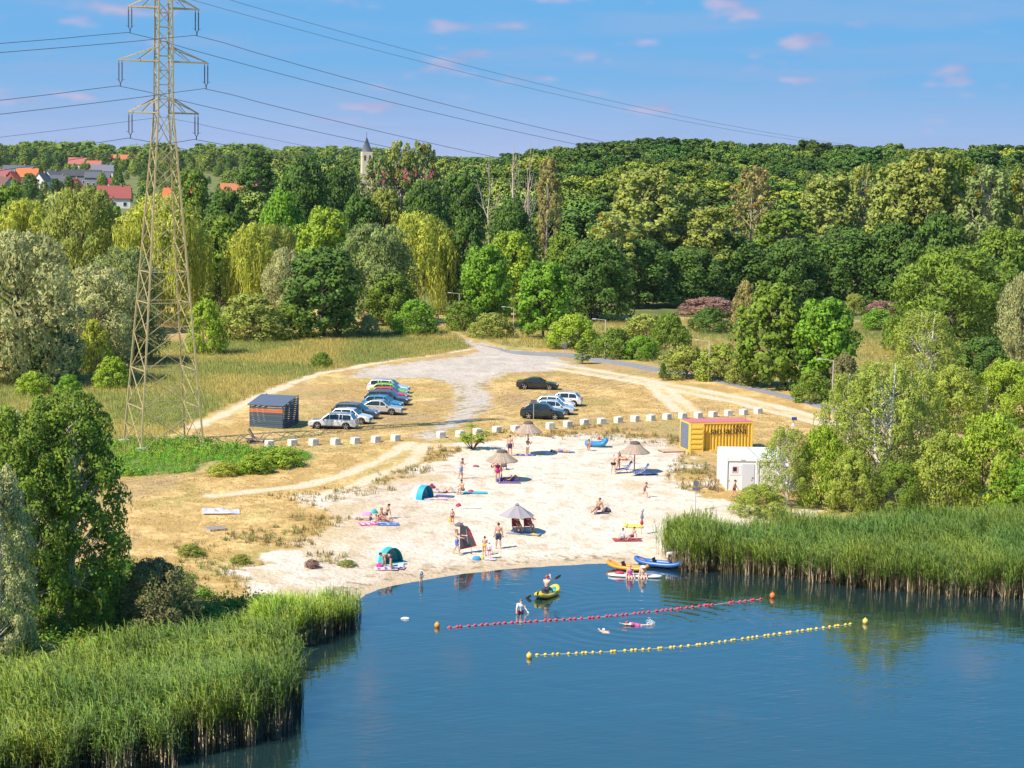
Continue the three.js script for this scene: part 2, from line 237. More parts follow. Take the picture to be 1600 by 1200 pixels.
{
  // fine cells where bathers set rings running, wide ones round about
  const xs = [-180, -90, -41], zs = [155, 40, -79]; for (let x = -40; x <= 40; x += 0.25) xs.push(x); xs.push(41, 90, 180); for (let z = -80; z >= -140; z -= 0.25) zs.push(z); zs.push(-141, -175);
  const rings = [[1008, 974, 0.017, 1.15, 11], [953, 990, 0.009, 0.8, 5], [813, 957, 0.008, 0.7, 5], [853, 933, 0.010, 0.9, 6], [992, 903, 0.008, 0.8, 5]].map(([px, py, a, l, R]) => { const q = onPlane(px, py, 0); return [q.x, q.z, a, 6.283 / l, R]; });
  const P = [], U = [], ix = [], n = xs.length; for (const z of zs) for (const x of xs) { let y = 0; for (const [cx, cz, a, k, R] of rings) { const d = Math.hypot(x - cx, z - cz); if (d < R) y += a * Math.sin(d * k) * sstep(0.2, 1.2, d) * Math.pow(1 - d / R, 1.2); } P.push(x, y, z); U.push(x / 17, z / 17); }
  for (let j = 0; j < zs.length - 1; j++) for (let i = 0; i < n - 1; i++) { const a = j * n + i; ix.push(a, a + 1, a + n, a + 1, a + n + 1, a + n); }
  const g = new THREE.BufferGeometry(); g.setAttribute('position', new THREE.Float32BufferAttribute(P, 3)); g.setAttribute('uv', new THREE.Float32BufferAttribute(U, 2)); g.setIndex(ix); g.computeVertexNormals();
  structure('water', g, M_water);
}

// ------------------------------------------------------------------ foliage: crowns of single leaf sprays on branching limbs
class Leaves {
  constructor() { this.p = []; this.n = []; this.c = []; this.i = []; }
  add(x, y, z, out, along, size, aspect, soft, col, r) {
    // a folded spray: two halves either side of the rib
    let ax = along.x, ay = along.y, az = along.z;
    let nx = out.x + (r() - 0.5) * 1.3, ny = out.y + (r() - 0.5) * 1.3 + 0.15, nz = out.z + (r() - 0.5) * 1.3;
    let sx = ay * nz - az * ny, sy = az * nx - ax * nz, sz = ax * ny - ay * nx, l = Math.hypot(sx, sy, sz) || 1; sx /= l; sy /= l; sz /= l;
    nx = sy * az - sz * ay; ny = sz * ax - sx * az; nz = sx * ay - sy * ax;
    if (nx * out.x + ny * out.y + nz * out.z < 0) { nx = -nx; ny = -ny; nz = -nz; }
    const L = size * (0.7 + r() * 0.6), W = L / aspect * 0.5, q = this.p.length / 3;
    this.p.push(x - ax * L * 0.5, y - ay * L * 0.5, z - az * L * 0.5, x + sx * W + nx * W * 0.3, y + sy * W + ny * W * 0.3, z + sz * W + nz * W * 0.3, x + ax * L * 0.5, y + ay * L * 0.5, z + az * L * 0.5, x - sx * W + nx * W * 0.3, y - sy * W + ny * W * 0.3, z - sz * W + nz * W * 0.3);
    let mx = nx * (1 - soft) + out.x * soft, my = ny * (1 - soft) + out.y * soft, mz = nz * (1 - soft) + out.z * soft; l = Math.hypot(mx, my, mz) || 1;
    for (let k = 0; k < 4; k++) { this.n.push(mx / l, my / l, mz / l); this.c.push(col[0], col[1], col[2]); }
    this.i.push(q, q + 1, q + 2, q, q + 2, q + 3);
  }
  geo() { const g = new THREE.BufferGeometry(); g.setAttribute('position', new THREE.Float32BufferAttribute(this.p, 3)); g.setAttribute('normal', new THREE.Float32BufferAttribute(this.n, 3)); g.setAttribute('color', new THREE.Float32BufferAttribute(this.c, 3)); g.setIndex(this.i); return g; }
}
function limb(list, a, b, ra, rb, sides = 5) {             // a tapered length of wood
  const d = b.clone().sub(a), L = d.length(); if (L < 1e-4) return; const g = new THREE.CylinderGeometry(rb, ra, L, sides, 1, true); g.translate(0, L / 2, 0);
  g.applyQuaternion(new THREE.Quaternion().setFromUnitVectors(V(0, 1, 0), d.divideScalar(L))); g.translate(a.x, a.y, a.z); g.deleteAttribute('uv'); list.push(g);
}
function bough(list, r, a, b, ra, rb, bend) { const m = a.clone().lerp(b, 0.5).add(V((r() - 0.5) * bend, (r() - 0.3) * bend, (r() - 0.5) * bend)), rm = (ra + rb) / 2; limb(list, a, m, ra, rm); limb(list, m, b, rm, rb); }
const rndDir = (r) => { const z = r() * 2 - 1, a = r() * 6.283, s = Math.sqrt(1 - z * z); return V(s * Math.cos(a), z, s * Math.sin(a)); };
const leafCol = (r, k) => { const f = k * (0.72 + r() * 0.56), h = (r() - 0.5) * 0.22; return [f * (1 + h), f, f * (1 - h * 0.6)]; };
// prof: how wide the crown is (0..1) at each height (0..1)
function makeTree(seed, o) {
  const r = rng(seed), L = new Leaves(), wood = [], R = o.w / 2, y0 = o.h * o.base, ch = o.h - y0, lean = (r() - 0.5) * 0.05 * o.h;
  const trunkTop = V(lean, y0 + ch * (o.leader ?? 0.6), (r() - 0.5) * 0.04 * o.h), foot = V(0, -0.3, 0);
  const stems = o.stems ?? 1, tops = [];
  for (let s = 0; s < stems; s++) { const off = stems > 1 ? V(Math.cos(s * 6.28 / stems + seed), 0, Math.sin(s * 6.28 / stems + seed)).multiplyScalar(R * 0.3) : V(0, 0, 0), t = trunkTop.clone().add(off); tops.push(t); const m = foot.clone().lerp(t, 0.45).add(V((r() - 0.5) * 0.3, 0, (r() - 0.5) * 0.3)).add(off.clone().multiplyScalar(0.15)); limb(wood, foot, m, o.tr, o.tr * 0.72, 7); limb(wood, m, t, o.tr * 0.72, o.tr * 0.3, 6); }
  const per = Math.ceil(o.leaves / o.clumps);
  for (let k = 0; k < o.clumps; k++) {
    const t = Math.pow((k + 0.5) / o.clumps, o.up ?? 0.9), a = k * 2.39996 + r() * 0.9, pr = o.prof(t);
    const rad = R * pr * (0.35 + 0.62 * Math.sqrt(r())), cr = R * (o.cr ?? 0.3) * (0.7 + r() * 0.6) * (0.55 + 0.45 * pr);
    const c = V(Math.cos(a) * rad + lean * t, y0 + ch * (0.06 + t * 0.88) - cr * 0.2, Math.sin(a) * rad), kc = 0.86 + r() * 0.28;
    if (r() < (o.limbs ?? 0.6)) { const st = tops[k % tops.length], from = foot.clone().lerp(st, clamp((c.y - ch * 0.18) / st.y, 0.2, 0.98)); bough(wood, r, from, c, o.tr * 0.3, o.tr * 0.08, R * 0.12); }
    for (let q = 0; q < per; q++) {
      const d = rndDir(r); if (d.y < -0.3 && r() < 0.5) d.y = -d.y;
      const s = cr * (0.5 + 0.55 * Math.sqrt(r())), fl = o.flat ?? 0.85;
      const x = c.x + d.x * s, y = c.y + d.y * s * fl, z = c.z + d.z * s;
      const gl = V(x, (y - y0 - ch * 0.4) * 0.6, z).normalize(), out = d.clone().lerp(gl, 0.4).normalize();
      const al = rndDir(r).addScaledVector(out, 0.5); al.y += o.lift ?? 0; al.normalize();
      L.add(x, Math.max(y, 0.1), z, out, al, o.leaf, o.aspect, o.soft ?? 0.45, leafCol(r, kc), r);
    }
    if (o.fringe) for (let f = 0; f < o.fringe; f++) { const aa = r() * 6.283, sx = c.x + Math.cos(aa) * cr * 0.95, sz = c.z + Math.sin(aa) * cr * 0.95, len = o.h * o.flen * (0.5 + r()), n = Math.ceil(len / (o.leaf * 0.42)); let yy = c.y + (r() - 0.4) * cr * 0.5; for (let q = 0; q < n; q++) { yy -= len / n; if (yy < 0.15) break; const out = V(Math.cos(aa), 0.3, Math.sin(aa)); L.add(sx + (r() - 0.5) * o.leaf * 0.9 + Math.cos(aa) * q * 0.02, yy, sz + (r() - 0.5) * o.leaf * 0.9, out, V((r() - 0.5) * 0.5, -1, (r() - 0.5) * 0.5).normalize(), o.leaf, o.aspect * 1.2, 0.3, leafCol(r, kc * (1.05 - 0.1 * r())), r); } }
  }
  if (o.mistletoe) for (let k = 0; k < o.mistletoe; k++) { const t = 0.45 + r() * 0.5, a = r() * 6.283, rad = R * o.prof(t) * 0.75, c = V(Math.cos(a) * rad, y0 + ch * t, Math.sin(a) * rad), cr = 0.55 + r() * 0.4; for (let q = 0; q < 130; q++) { const d = rndDir(r); L.add(c.x + d.x * cr * r(), c.y + d.y * cr * r(), c.z + d.z * cr * r(), d, rndDir(r), 0.34, 2, 0.5, [0.85 + r() * 0.5, 0.62 + r() * 0.3, 0.25], r); } }
  return { crown: L.geo(), trunk: mergeGeometries(wood), h: o.h, w: o.w };
}
function deadTree(seed, h) {
  const r = rng(seed), wood = [];
  const grow = (a, dir, len, rad, depth) => { const b = a.clone().addScaledVector(dir, len); limb(wood, a, b, rad, rad * 0.68, depth > 2 ? 6 : 4); if (depth === 0) return; const n = depth > 3 ? 2 : 3; for (let k = 0; k < n; k++) { const d = dir.clone().addScaledVector(rndDir(r), k === 0 ? 0.22 : 0.62); d.y += 0.24; d.normalize(); grow(k === 0 ? b : a.clone().lerp(b, 0.45 + 0.5 * r()), d, len * (k === 0 ? 0.85 : 0.62) * (0.8 + r() * 0.4), rad * (k === 0 ? 0.68 : 0.42), depth - 1); } };
  grow(V(0, -0.3, 0), V((r() - 0.5) * 0.1, 1, (r() - 0.5) * 0.1).normalize(), h * 0.27, h * 0.026, 5);
  const g = mergeGeometries(wood); g.computeBoundingBox(); return { trunk: g, h: g.boundingBox.max.y, w: g.boundingBox.max.x - g.boundingBox.min.x };
}
const dome = (t) => Math.sqrt(Math.max(0.03, 1 - Math.pow(Math.abs(t - 0.4) / 0.62, 2.2)));
const egg = (t) => Math.sqrt(Math.max(0.03, 1 - Math.pow(Math.abs(t - 0.34) / 0.68, 2)));
const cone = (t) => 0.2 + 0.8 * Math.pow(1 - t, 0.75);
const tall = (t) => 0.55 + 0.45 * Math.sin(Math.PI * clamp(t * 0.92 + 0.1));
const bushy = (t) => Math.sqrt(Math.max(0.02, 1 - t * t * 0.98));
const KIND = {
  round: [11, 12, 13].map((s) => makeTree(s, { h: 12, w: 10, base: 0.04, prof: egg, clumps: 80, leaves: 10500, leaf: 0.46, aspect: 1.5, tr: 0.28, cr: 0.27 })),
  willow: [21, 22, 23].map((s) => makeTree(s, { h: 12, w: 13, base: 0.03, prof: dome, clumps: 90, leaves: 13000, leaf: 0.52, aspect: 2.6, tr: 0.35, cr: 0.23, lift: 0.45, fringe: 2, flen: 0.06 })),
  weeping: [31, 32].map((s) => makeTree(s, { h: 12, w: 12, base: 0.1, prof: (t) => dome(t) * 0.95, clumps: 60, leaves: 5600, leaf: 0.5, aspect: 3, tr: 0.35, cr: 0.22, up: 0.6, fringe: 14, flen: 0.24 })),
  poplar: [41, 42, 43].map((s) => makeTree(s, { h: 22, w: 10, base: 0.16, prof: tall, clumps: 95, leaves: 9000, leaf: 0.6, aspect: 1.4, tr: 0.38, cr: 0.24, limbs: 1, leader: 0.85 })),
  sparse: [45, 46].map((s) => makeTree(s, { h: 22, w: 10, base: 0.3, prof: tall, clumps: 52, leaves: 3300, leaf: 0.6, aspect: 1.4, tr: 0.36, cr: 0.22, limbs: 1, leader: 0.9, mistletoe: 9, stems: 2 })),
  maple: [51, 52].map((s) => makeTree(s, { h: 11, w: 7.5, base: 0.05, prof: (t) => egg(t * 0.94 + 0.02), clumps: 66, leaves: 9500, leaf: 0.42, aspect: 1.3, tr: 0.2, cr: 0.28, soft: 0.55 })),
  birch: [61, 62, 63].map((s) => makeTree(s, { h: 14, w: 8, base: 0.08, prof: (t) => 0.3 + 0.7 * Math.sin(Math.PI * clamp(0.3 + t * 0.62)), clumps: 135, leaves: 27000, leaf: 0.23, aspect: 1.6, tr: 0.15, cr: 0.2, limbs: 0.9, leader: 0.94, fringe: 2, flen: 0.05, soft: 0.35, stems: 3 })),
  airbirch: [64, 65, 66].map((s) => makeTree(s, { h: 14, w: 8, base: 0.1, prof: (t) => 0.3 + 0.7 * Math.sin(Math.PI * clamp(0.22 + t * 0.7)), clumps: 120, leaves: 12500, leaf: 0.21, aspect: 1.7, tr: 0.17, cr: 0.17, limbs: 0.9, leader: 0.95, fringe: 5, flen: 0.055, soft: 0.35, stems: 2 })),
  shrub: [71, 72, 73].map((s) => makeTree(s, { h: 4, w: 5, base: 0.0, prof: bushy, clumps: 46, leaves: 5200, leaf: 0.26, aspect: 1.8, tr: 0.07, cr: 0.27, limbs: 0.5, stems: 3, leader: 0.4, lift: 0.3 })),
  thicket: [76, 77].map((s) => makeTree(s, { h: 5, w: 6, base: 0.0, prof: bushy, clumps: 60, leaves: 13500, leaf: 0.2, aspect: 2.2, tr: 0.07, cr: 0.25, limbs: 0.6, stems: 3, leader: 0.5, lift: 0.4, fringe: 3, flen: 0.05 })),
  conifer: [81].map((s) => makeTree(s, { h: 10, w: 4, base: 0.04, prof: (t) => cone(t), clumps: 60, leaves: 3600, leaf: 0.4, aspect: 2.6, tr: 0.15, cr: 0.3, flat: 0.5, lift: -0.2 })),
  dead: [91, 92, 93].map((s) => deadTree(s, 18)),
};
const leafMat = (c, name) => { const m = new THREE.MeshPhysicalMaterial({ color: rgb(...c), roughness: 0.85, transmission: 0.38, vertexColors: true, specularIntensity: 0.35 }); m.name = name; return m; };
const TINT = {
  dark: leafMat([0.125, 0.225, 0.034], 'dark leaves'), mid: leafMat([0.220, 0.320, 0.035], 'mid leaves'), fresh: leafMat([0.220, 0.400, 0.030], 'fresh leaves'),
  lime: leafMat([0.360, 0.480, 0.040], 'lime leaves'), gold: leafMat([0.500, 0.530, 0.070], 'yellow leaves'), olive: leafMat([0.360, 0.400, 0.075], 'olive leaves'), silver: leafMat([0.480, 0.490, 0.210], 'silver leaves'),
  grey: leafMat([0.300, 0.370, 0.115], 'grey leaves'), birch: leafMat([0.380, 0.450, 0.070], 'birch leaves'), rust: leafMat([0.29, 0.27, 0.11], 'brown leaves'), poplar: leafMat([0.380, 0.430, 0.090], 'poplar leaves'), heap: leafMat([0.40, 0.24, 0.19], 'dead brush'), sear: leafMat([0.420, 0.360, 0.120], 'sear leaves'),
};
const BARK = { brown: std([0.13, 0.10, 0.075], 0.95), pale: std([0.38, 0.31, 0.23], 0.9), white: std([0.62, 0.58, 0.52], 0.85), dead: std([0.58, 0.46, 0.36], 0.95) };
let treeNo = 0;
function tree(kind, tint, px, top, wpx, where, label, cat = kind === 'shrub' || kind === 'thicket' ? 'shrub' : 'tree', group) {
  const k = treeNo++, list = KIND[kind], v = list[(k * 7 + 3) % list.length], p = where < 0 ? atDist(px, -where) : hit(px, where);
  const top3 = topAt(px, top, p.z), hh = top3.y - p.y, ww = wpx / pxM(p) * 0.98, name = { round: 'broadleaf_tree', willow: 'willow_tree', weeping: 'weeping_willow', poplar: 'poplar_tree', sparse: 'poplar_tree', maple: 'maple_tree', birch: 'birch_tree', airbirch: 'birch_tree', shrub: 'shrub', thicket: 'shrub', conifer: 'conifer_tree', dead: 'dead_tree' }[kind];
  const o = thing(name, label, cat, [p.x, p.y, p.z], (k * 2.4) % 6.283, group); o.scale.set(ww / v.w, hh / v.h, ww / v.w);
  part('trunk', v.trunk, kind === 'birch' || kind === 'airbirch' ? BARK.white : kind === 'dead' ? BARK.dead : kind === 'poplar' || kind === 'sparse' ? BARK.pale : BARK.brown, o);
  if (v.crown) part(kind === 'shrub' || kind === 'thicket' ? 'foliage' : 'crown', v.crown, TINT[tint], o);
  return o;
}
const G1 = 'trees and bushes on the left of the meadow', G2 = 'trees behind the car park', G3 = 'poplar belt at the back right', G4 = 'bushes along the asphalt path', G5 = 'birches and bushes behind the right reeds', G6 = 'trees and bushes on the near left bank';
for (const a of [
  ['willow', 'silver', 28, 356, 205, 598, 'large silvery grey willow at the left edge of the meadow', 'tree', G1],
  ['willow', 'silver', 150, 413, 152, 572, 'rounded pale silver willow just left of the pylon', 'tree', G1],
  ['willow', 'grey', 212, 470, 90, 566, 'dark grey green willow behind the pylon legs', 'tree', G1],
  ['willow', 'olive', 128, 288, 150, -312, 'tall domed olive willow below the red roofed houses', 'tree', G1],
  ['weeping', 'gold', 38, 306, 105, -332, 'yellow weeping willow at the left edge below the houses', 'tree', G1],
  ['round', 'fresh', 172, 318, 70, -350, 'small fresh green tree between olive willow and pylon', 'tree', G1],
  ['weeping', 'gold', 252, 298, 165, -305, 'wide yellow weeping willow seen through the pylon', 'tree', G1],
  ['willow', 'grey', 195, 385, 120, -290, 'grey green willow left of the pylon, behind the silver one', 'tree', G1],
  ['round', 'mid', 345, 333, 110, -322, 'light green round tree right of the pylon', 'tree', G1],
  ['weeping', 'gold', 394, 345, 92, -308, 'narrow yellow weeping willow right of the pylon', 'tree', G1],
  ['willow', 'silver', 446, 387, 78, -303, 'small silver willow left of the dark maple', 'tree', G1],
  ['maple', 'dark', 507, 384, 118, 528, 'dark green maple standing alone at the meadow edge', 'tree', G1],
  ['willow', 'grey', 588, 347, 135, -312, 'grey green willow right of the dark maple', 'tree', G1],
  ['weeping', 'gold', 655, 328, 128, -335, 'large yellow weeping willow behind the round green bush', 'tree', G1],
  ['round', 'mid', 610, 420, 80, -308, 'low green tree in the gap under the yellow weeping willow', 'tree', G1],
  ['willow', 'olive', 432, 348, 80, -340, 'soft olive willow behind the small silver willow', 'tree', G1],
  ['shrub', 'fresh', 648, 467, 78, 522, 'round light green bush at the end of the meadow by the road', 'bush', G1],
  ['shrub', 'silver', 576, 492, 34, 524, 'small pale grey bush beside the dark maple', 'bush', G1],
  ['shrub', 'olive', 392, 458, 118, 532, 'broad olive thicket at the back of the meadow', 'bush', G1],
  ['shrub', 'mid', 452, 474, 76, 529, 'mid green bush between olive thicket and dark maple', 'bush', G1],
  ['shrub', 'lime', 322, 467, 68, 553, 'lime green bush right of the pylon', 'bush', G1],
  ['shrub', 'gold', 145, 498, 62, 582, 'yellow leaved bush left of the pylon', 'bush', G1],
  ['shrub', 'lime', 174, 556, 58, 608, 'bright lime bush at the foot of the yellow bush', 'bush', G1],
  ['shrub', 'fresh', 108, 585, 44, 622, 'small green bush left of the bright lime bush', 'bush', G1],
  ['shrub', 'lime', 52, 580, 60, 618, 'low lime bush under the large silver willow', 'bush', G1],
  ['shrub', 'mid', 502, 550, 34, 574, 'lone dark sapling at the front edge of the meadow', 'bush', G1],
  ['shrub', 'grey', 70, 500, 110, 596, 'grey green undergrowth bush below the silver willow', 'bush', G1],
  ['round', 'mid', 12, 286, 80, -380, 'green tree at the left edge in front of the village', 'tree', G2],
  ['round', 'lime', 505, 322, 95, -352, 'lime green tree above the dark maple', 'tree', G2],
  ['round', 'mid', 300, 262, 76, -470, 'green tree beside the orange roof behind the pylon', 'tree', G2],
  ['round', 'dark', 352, 292, 70, -430, 'dark tree under the pair of orange roofs', 'tree', G2],
  ['poplar', 'dark', 402, 231, 62, -540, 'dark poplar on the skyline between village and church', 'tree', G2],
  ['round', 'dark', 474, 242, 98, -430, 'large dark domed tree left of the church tower', 'tree', G2],
  ['round', 'fresh', 440, 292, 72, -380, 'bright green tree below the large dark domed tree', 'tree', G2],
  ['round', 'dark', 525, 262, 70, -440, 'dark green tree between the dark dome and the church', 'tree', G2],
  ['sparse', 'grey', 588, 240, 64, -420, 'thin crowned poplar right below the church tower', 'tree', G2],
  ['sparse', 'poplar', 622, 214, 60, -422, 'tall thin poplar with mistletoe beside the church roof', 'tree', G2],
  ['sparse', 'grey', 660, 216, 62, -424, 'rightmost tall thin poplar with mistletoe by the church', 'tree', G2],
  ['round', 'dark', 560, 300, 80, -398, 'dark tree below the church tower', 'tree', G2],
  ['round', 'olive', 600, 292, 70, -402, 'olive tree under the thin poplars', 'tree', G2],
  ['round', 'dark', 664, 278, 84, -400, 'dark tree right of the pink house', 'tree', G2],
  ['round', 'dark', 716, 268, 86, -418, 'dark round tree left of the bare trunks', 'tree', G2],
  ['conifer', 'grey', 770, 318, 46, -392, 'blue grey spruce below the bare trunks', 'tree', G2],
  ['dead', '', 762, 244, 44, -405, 'leftmost bare dead tree behind the car park', 'dead tree', G2],
  ['dead', '', 795, 226, 56, -400, 'second bare dead tree from the left', 'dead tree', G2],
  ['dead', '', 826, 218, 50, -404, 'tallest bare dead tree left of the wooded hill', 'dead tree', G2],
  ['sparse', 'sear', 853, 240, 46, -400, 'dying tree with withered yellow top beside the dead trunks', 'tree', G2],
  ['round', 'dark', 800, 310, 76, -390, 'dark tree at the foot of the dead trunks', 'tree', G2],
  ['maple', 'dark', 727, 336, 60, -337, 'tall dark maple right of the yellow weeping willow', 'tree', G2],
  ['maple', 'fresh', 756, 380, 76, 512, 'fresh green maple at the bend of the road', 'tree', G2],
  ['round', 'lime', 798, 358, 96, -328, 'pale lime tree above the road junction', 'tree', G2],
  ['maple', 'fresh', 848, 406, 84, 528, 'bright green cone shaped maple behind the junction', 'tree', G2],
  ['round', 'mid', 884, 362, 92, -330, 'mid green tree right of the bright cone shaped maple', 'tree', G2],
  ['round', 'dark', 932, 372, 120, -326, 'broad dark tree above the first lamp post of the path', 'tree', G2],
  ['shrub', 'mid', 720, 470, 60, 516, 'bush beside the road mouth under the trees', 'bush', G2],
  ['shrub', 'olive', 768, 488, 70, 527, 'olive bush on the verge above the road junction', 'bush', G2],
  ['shrub', 'lime', 896, 490, 86, 545, 'pale flowering bush behind the road sign', 'bush', G2],
  ['sparse', 'poplar', 955, 326, 84, -352, 'pale poplar at the left end of the poplar belt', 'tree', G3],
  ['poplar', 'poplar', 1008, 258, 116, -372, 'big pale green poplar left of centre in the belt', 'tree', G3],
  ['poplar', 'poplar', 1062, 280, 96, -378, 'second big pale poplar of the belt', 'tree', G3],
  ['poplar', 'olive', 1110, 318, 96, -368, 'lower olive poplar beside the second pale one', 'tree', G3],
  ['sparse', 'sear', 1174, 254, 78, -398, 'half bare yellowing poplar in front of the hill wood', 'tree', G3],
  ['poplar', 'mid', 1228, 322, 104, -384, 'mid green poplar right of the yellowing one', 'tree', G3],
  ['poplar', 'poplar', 1290, 266, 98, -393, 'poplar with a pale bare trunk', 'tree', G3],
  ['sparse', 'poplar', 1342, 250, 62, -400, 'poplar with a thin dying top', 'tree', G3],
  ['poplar', 'poplar', 1398, 244, 96, -384, 'tall poplar left of the highest one', 'tree', G3],
  ['poplar', 'olive', 1448, 227, 112, -380, 'highest poplar on the right skyline', 'tree', G3],
  ['poplar', 'mid', 1492, 238, 76, -388, 'dark sided poplar right of the highest one', 'tree', G3],
  ['sparse', 'grey', 1542, 250, 92, -372, 'gaunt poplar with bare limbs and mistletoe', 'tree', G3],
  ['sparse', 'olive', 1596, 252, 80, -374, 'poplar cut by the right edge of the view', 'tree', G3],
  ['dead', '', 1525, 262, 60, -378, 'bare trunk inside the gaunt right poplars', 'dead tree', G3],
  ['round', 'dark', 1000, 372, 124, -358, 'dark tree under the big pale poplar', 'tree', G3],
  ['round', 'dark', 1078, 384, 112, -362, 'dark tree under the second pale poplar', 'tree', G3],
  ['round', 'dark', 1146, 366, 112, -368, 'deep green tree below the yellowing poplar', 'tree', G3],
  ['round', 'dark', 1236, 372, 108, -366, 'deep green tree behind the tall roadside maple', 'tree', G3],
  ['round', 'dark', 1322, 352, 124, -370, 'wide deep green tree above the brown heap', 'tree', G3],
  ['round', 'dark', 1398, 346, 112, -368, 'dark tree left of the big round willow', 'tree', G3],
  ['round', 'dark', 1466, 330, 100, -362, 'dark tree behind the big round willow', 'tree', G3],
  ['round', 'mid', 1565, 352, 110, -345, 'green tree above the big round willow at right', 'tree', G3],
  ['willow', 'mid', 1494, 382, 212, -282, 'big round green willow at the right', 'tree', G3],
  ['willow', 'silver', 1602, 425, 74, -262, 'pale grey willow cut by the right edge', 'tree', G3],
  ['shrub', 'mid', 1415, 470, 80, 548, 'green bush at the left foot of the big round willow', 'bush', G3],
  ['maple', 'mid', 1203, 437, 108, 606, 'taller of the two maples beside the path', 'tree', G4],
  ['maple', 'fresh', 1284, 462, 100, 612, 'brighter of the two maples beside the path', 'tree', G4],
  ['shrub', 'sear', 1164, 438, 50, 522, 'yellow brown bush left of the taller maple', 'bush', G4],
  ['shrub', 'dark', 1108, 480, 66, 520, 'dark bush on the dry slope', 'bush', G4],
  ['shrub', 'olive', 1334, 458, 38, 492, 'small olive bush on the ridge right of the maples', 'bush', G4],
  ['shrub', 'fresh', 1372, 482, 60, 516, 'green scrub on the slope right of the maples', 'bush', G4],
  ['shrub', 'mid', 1046, 488, 66, 547, 'tallest bush between path and dry slope', 'bush', G4],
  ['shrub', 'fresh', 1002, 524, 56, 562, 'rounded bush right of the first lamp post', 'bush', G4],
  ['shrub', 'mid', 958, 512, 70, 560, 'bush at the foot of the first lamp post', 'bush', G4],
  ['shrub', 'olive', 1012, 490, 90, 532, 'olive scrub behind the first lamp post', 'bush', G4],
  ['shrub', 'olive', 1070, 540, 90, 590, 'wide olive bush left of the second lamp post', 'bush', G4],
  ['shrub', 'birch', 1126, 536, 86, 594, 'pale bush right of the second lamp post', 'bush', G4],
  ['shrub', 'olive', 1168, 552, 70, 600, 'olive bush against the taller maple', 'bush', G4],
  ['conifer', 'dark', 1036, 566, 16, 594, 'little dark fir by the path', 'tree', G4],
  ['conifer', 'mid', 910, 528, 28, 568, 'young fir beside the road sign', 'tree', G4],
  ['shrub', 'mid', 1268, 578, 66, 628, 'green bush left of the third lamp post', 'bush', G4],
  ['shrub', 'rust', 1318, 552, 50, 620, 'brownish bush behind the third lamp post', 'bush', G4],
  ['airbirch', 'birch', 1452, 478, 128, -205, 'tall birch with a white trunk fork at the right', 'tree', G5],
  ['airbirch', 'birch', 1376, 556, 150, 786, 'large drooping birch behind the reeds', 'tree', G5],
  ['airbirch', 'birch', 1424, 570, 110, 778, 'slim birch right of the large drooping one', 'tree', G5],
  ['airbirch', 'birch', 1322, 576, 110, 776, 'birch left of the large drooping one', 'tree', G5],
  ['round', 'dark', 1542, 525, 96, -232, 'dark tree under the big willow at right', 'tree', G5],
  ['thicket', 'lime', 1584, 560, 120, -205, 'yellow green tree at the right edge', 'tree', G5],
  ['thicket', 'birch', 1500, 570, 110, -200, 'pale green tree behind the fourth lamp post', 'tree', G5],
  ['thicket', 'lime', 1550, 640, 160, 796, 'wide yellow green bush behind the right reeds', 'bush', G5],
  ['thicket', 'birch', 1474, 672, 116, 798, 'olive bush right of the slim birch', 'bush', G5],
  ['thicket', 'fresh', 1600, 715, 120, 806, 'green bush cut by the right edge above the reeds', 'bush', G5],
  ['thicket', 'lime', 1282, 664, 100, 790, 'yellow green bush right of the white cabin', 'bush', G5],
  ['airbirch', 'birch', 1228, 662, 84, 792, 'thin birch screening the white cabin', 'tree', G5],
  ['thicket', 'birch', 1186, 756, 92, 806, 'low pale bush in front of the white cabin', 'bush', G5],
  ['thicket', 'mid', 1400, 720, 90, 800, 'dark green bush between the birch trunks', 'bush', G5],
  ['thicket', 'birch', 1330, 700, 90, 800, 'olive bush at the foot of the left birch', 'bush', G5],
  ['birch', 'mid', 108, 598, 188, 984, 'large birch on the near left bank', 'tree', G6],
  ['birch', 'mid', 40, 622, 165, 992, 'second birch on the near left bank, further left', 'tree', G6],
  ['birch', 'silver', -8, 716, 120, 1062, 'silver leaved willow at the near left edge', 'tree', G6],
  ['thicket', 'rust', 242, 872, 140, 982, 'dark brownish rose bush behind the near reeds', 'bush', G6],
  ['thicket', 'mid', 150, 900, 110, 985, 'leafy green bush below the large birch', 'bush', G6],
  ['thicket', 'grey', 72, 1002, 92, 1066, 'grey green bush at the back of the near reeds', 'bush', G6],
  ['thicket', 'mid', 20, 960, 100, 1050, 'green bush at the near left edge', 'bush', G6],
  ['thicket', 'lime', 192, 902, 40, 952, 'small yellow green bush behind the rose bush', 'bush', G6],
  ['shrub', 'lime', 440, 700, 74, 729, 'lime bush in front of the left end of the block row', 'bush', G6],
  ['shrub', 'lime', 396, 710, 60, 739, 'low yellow green bush left of the lime bush', 'bush', G6],
  ['shrub', 'gold', 350, 722, 48, 743, 'yellowish weed clump right of the pylon base', 'bush', G6],
  ['shrub', 'olive', 376, 866, 34, 880, 'small green bush on the crumbling sand edge', 'bush', G6], 
  ['shrub', 'heap', 487, 874, 26, 887, 'reddish brown plant on the white sand', 'bush', G6], ['shrub', 'olive', 542, 875, 30, 884, 'green tuft right of the reddish plant on the sand', 'bush', G6], 
  ['shrub', 'heap', 1110, 464, 110, 494, 'long heap of brown cut branches on the slope', 'brush heap', G4], ['shrub', 'heap', 1378, 470, 62, 492, 'smaller brown brush heap left of the big round willow', 'brush heap', G4],
  ['shrub', 'olive', 298, 850, 44, 868, 'small bush on the straw grass by the pallet', 'bush', G6],
]) tree(...a);

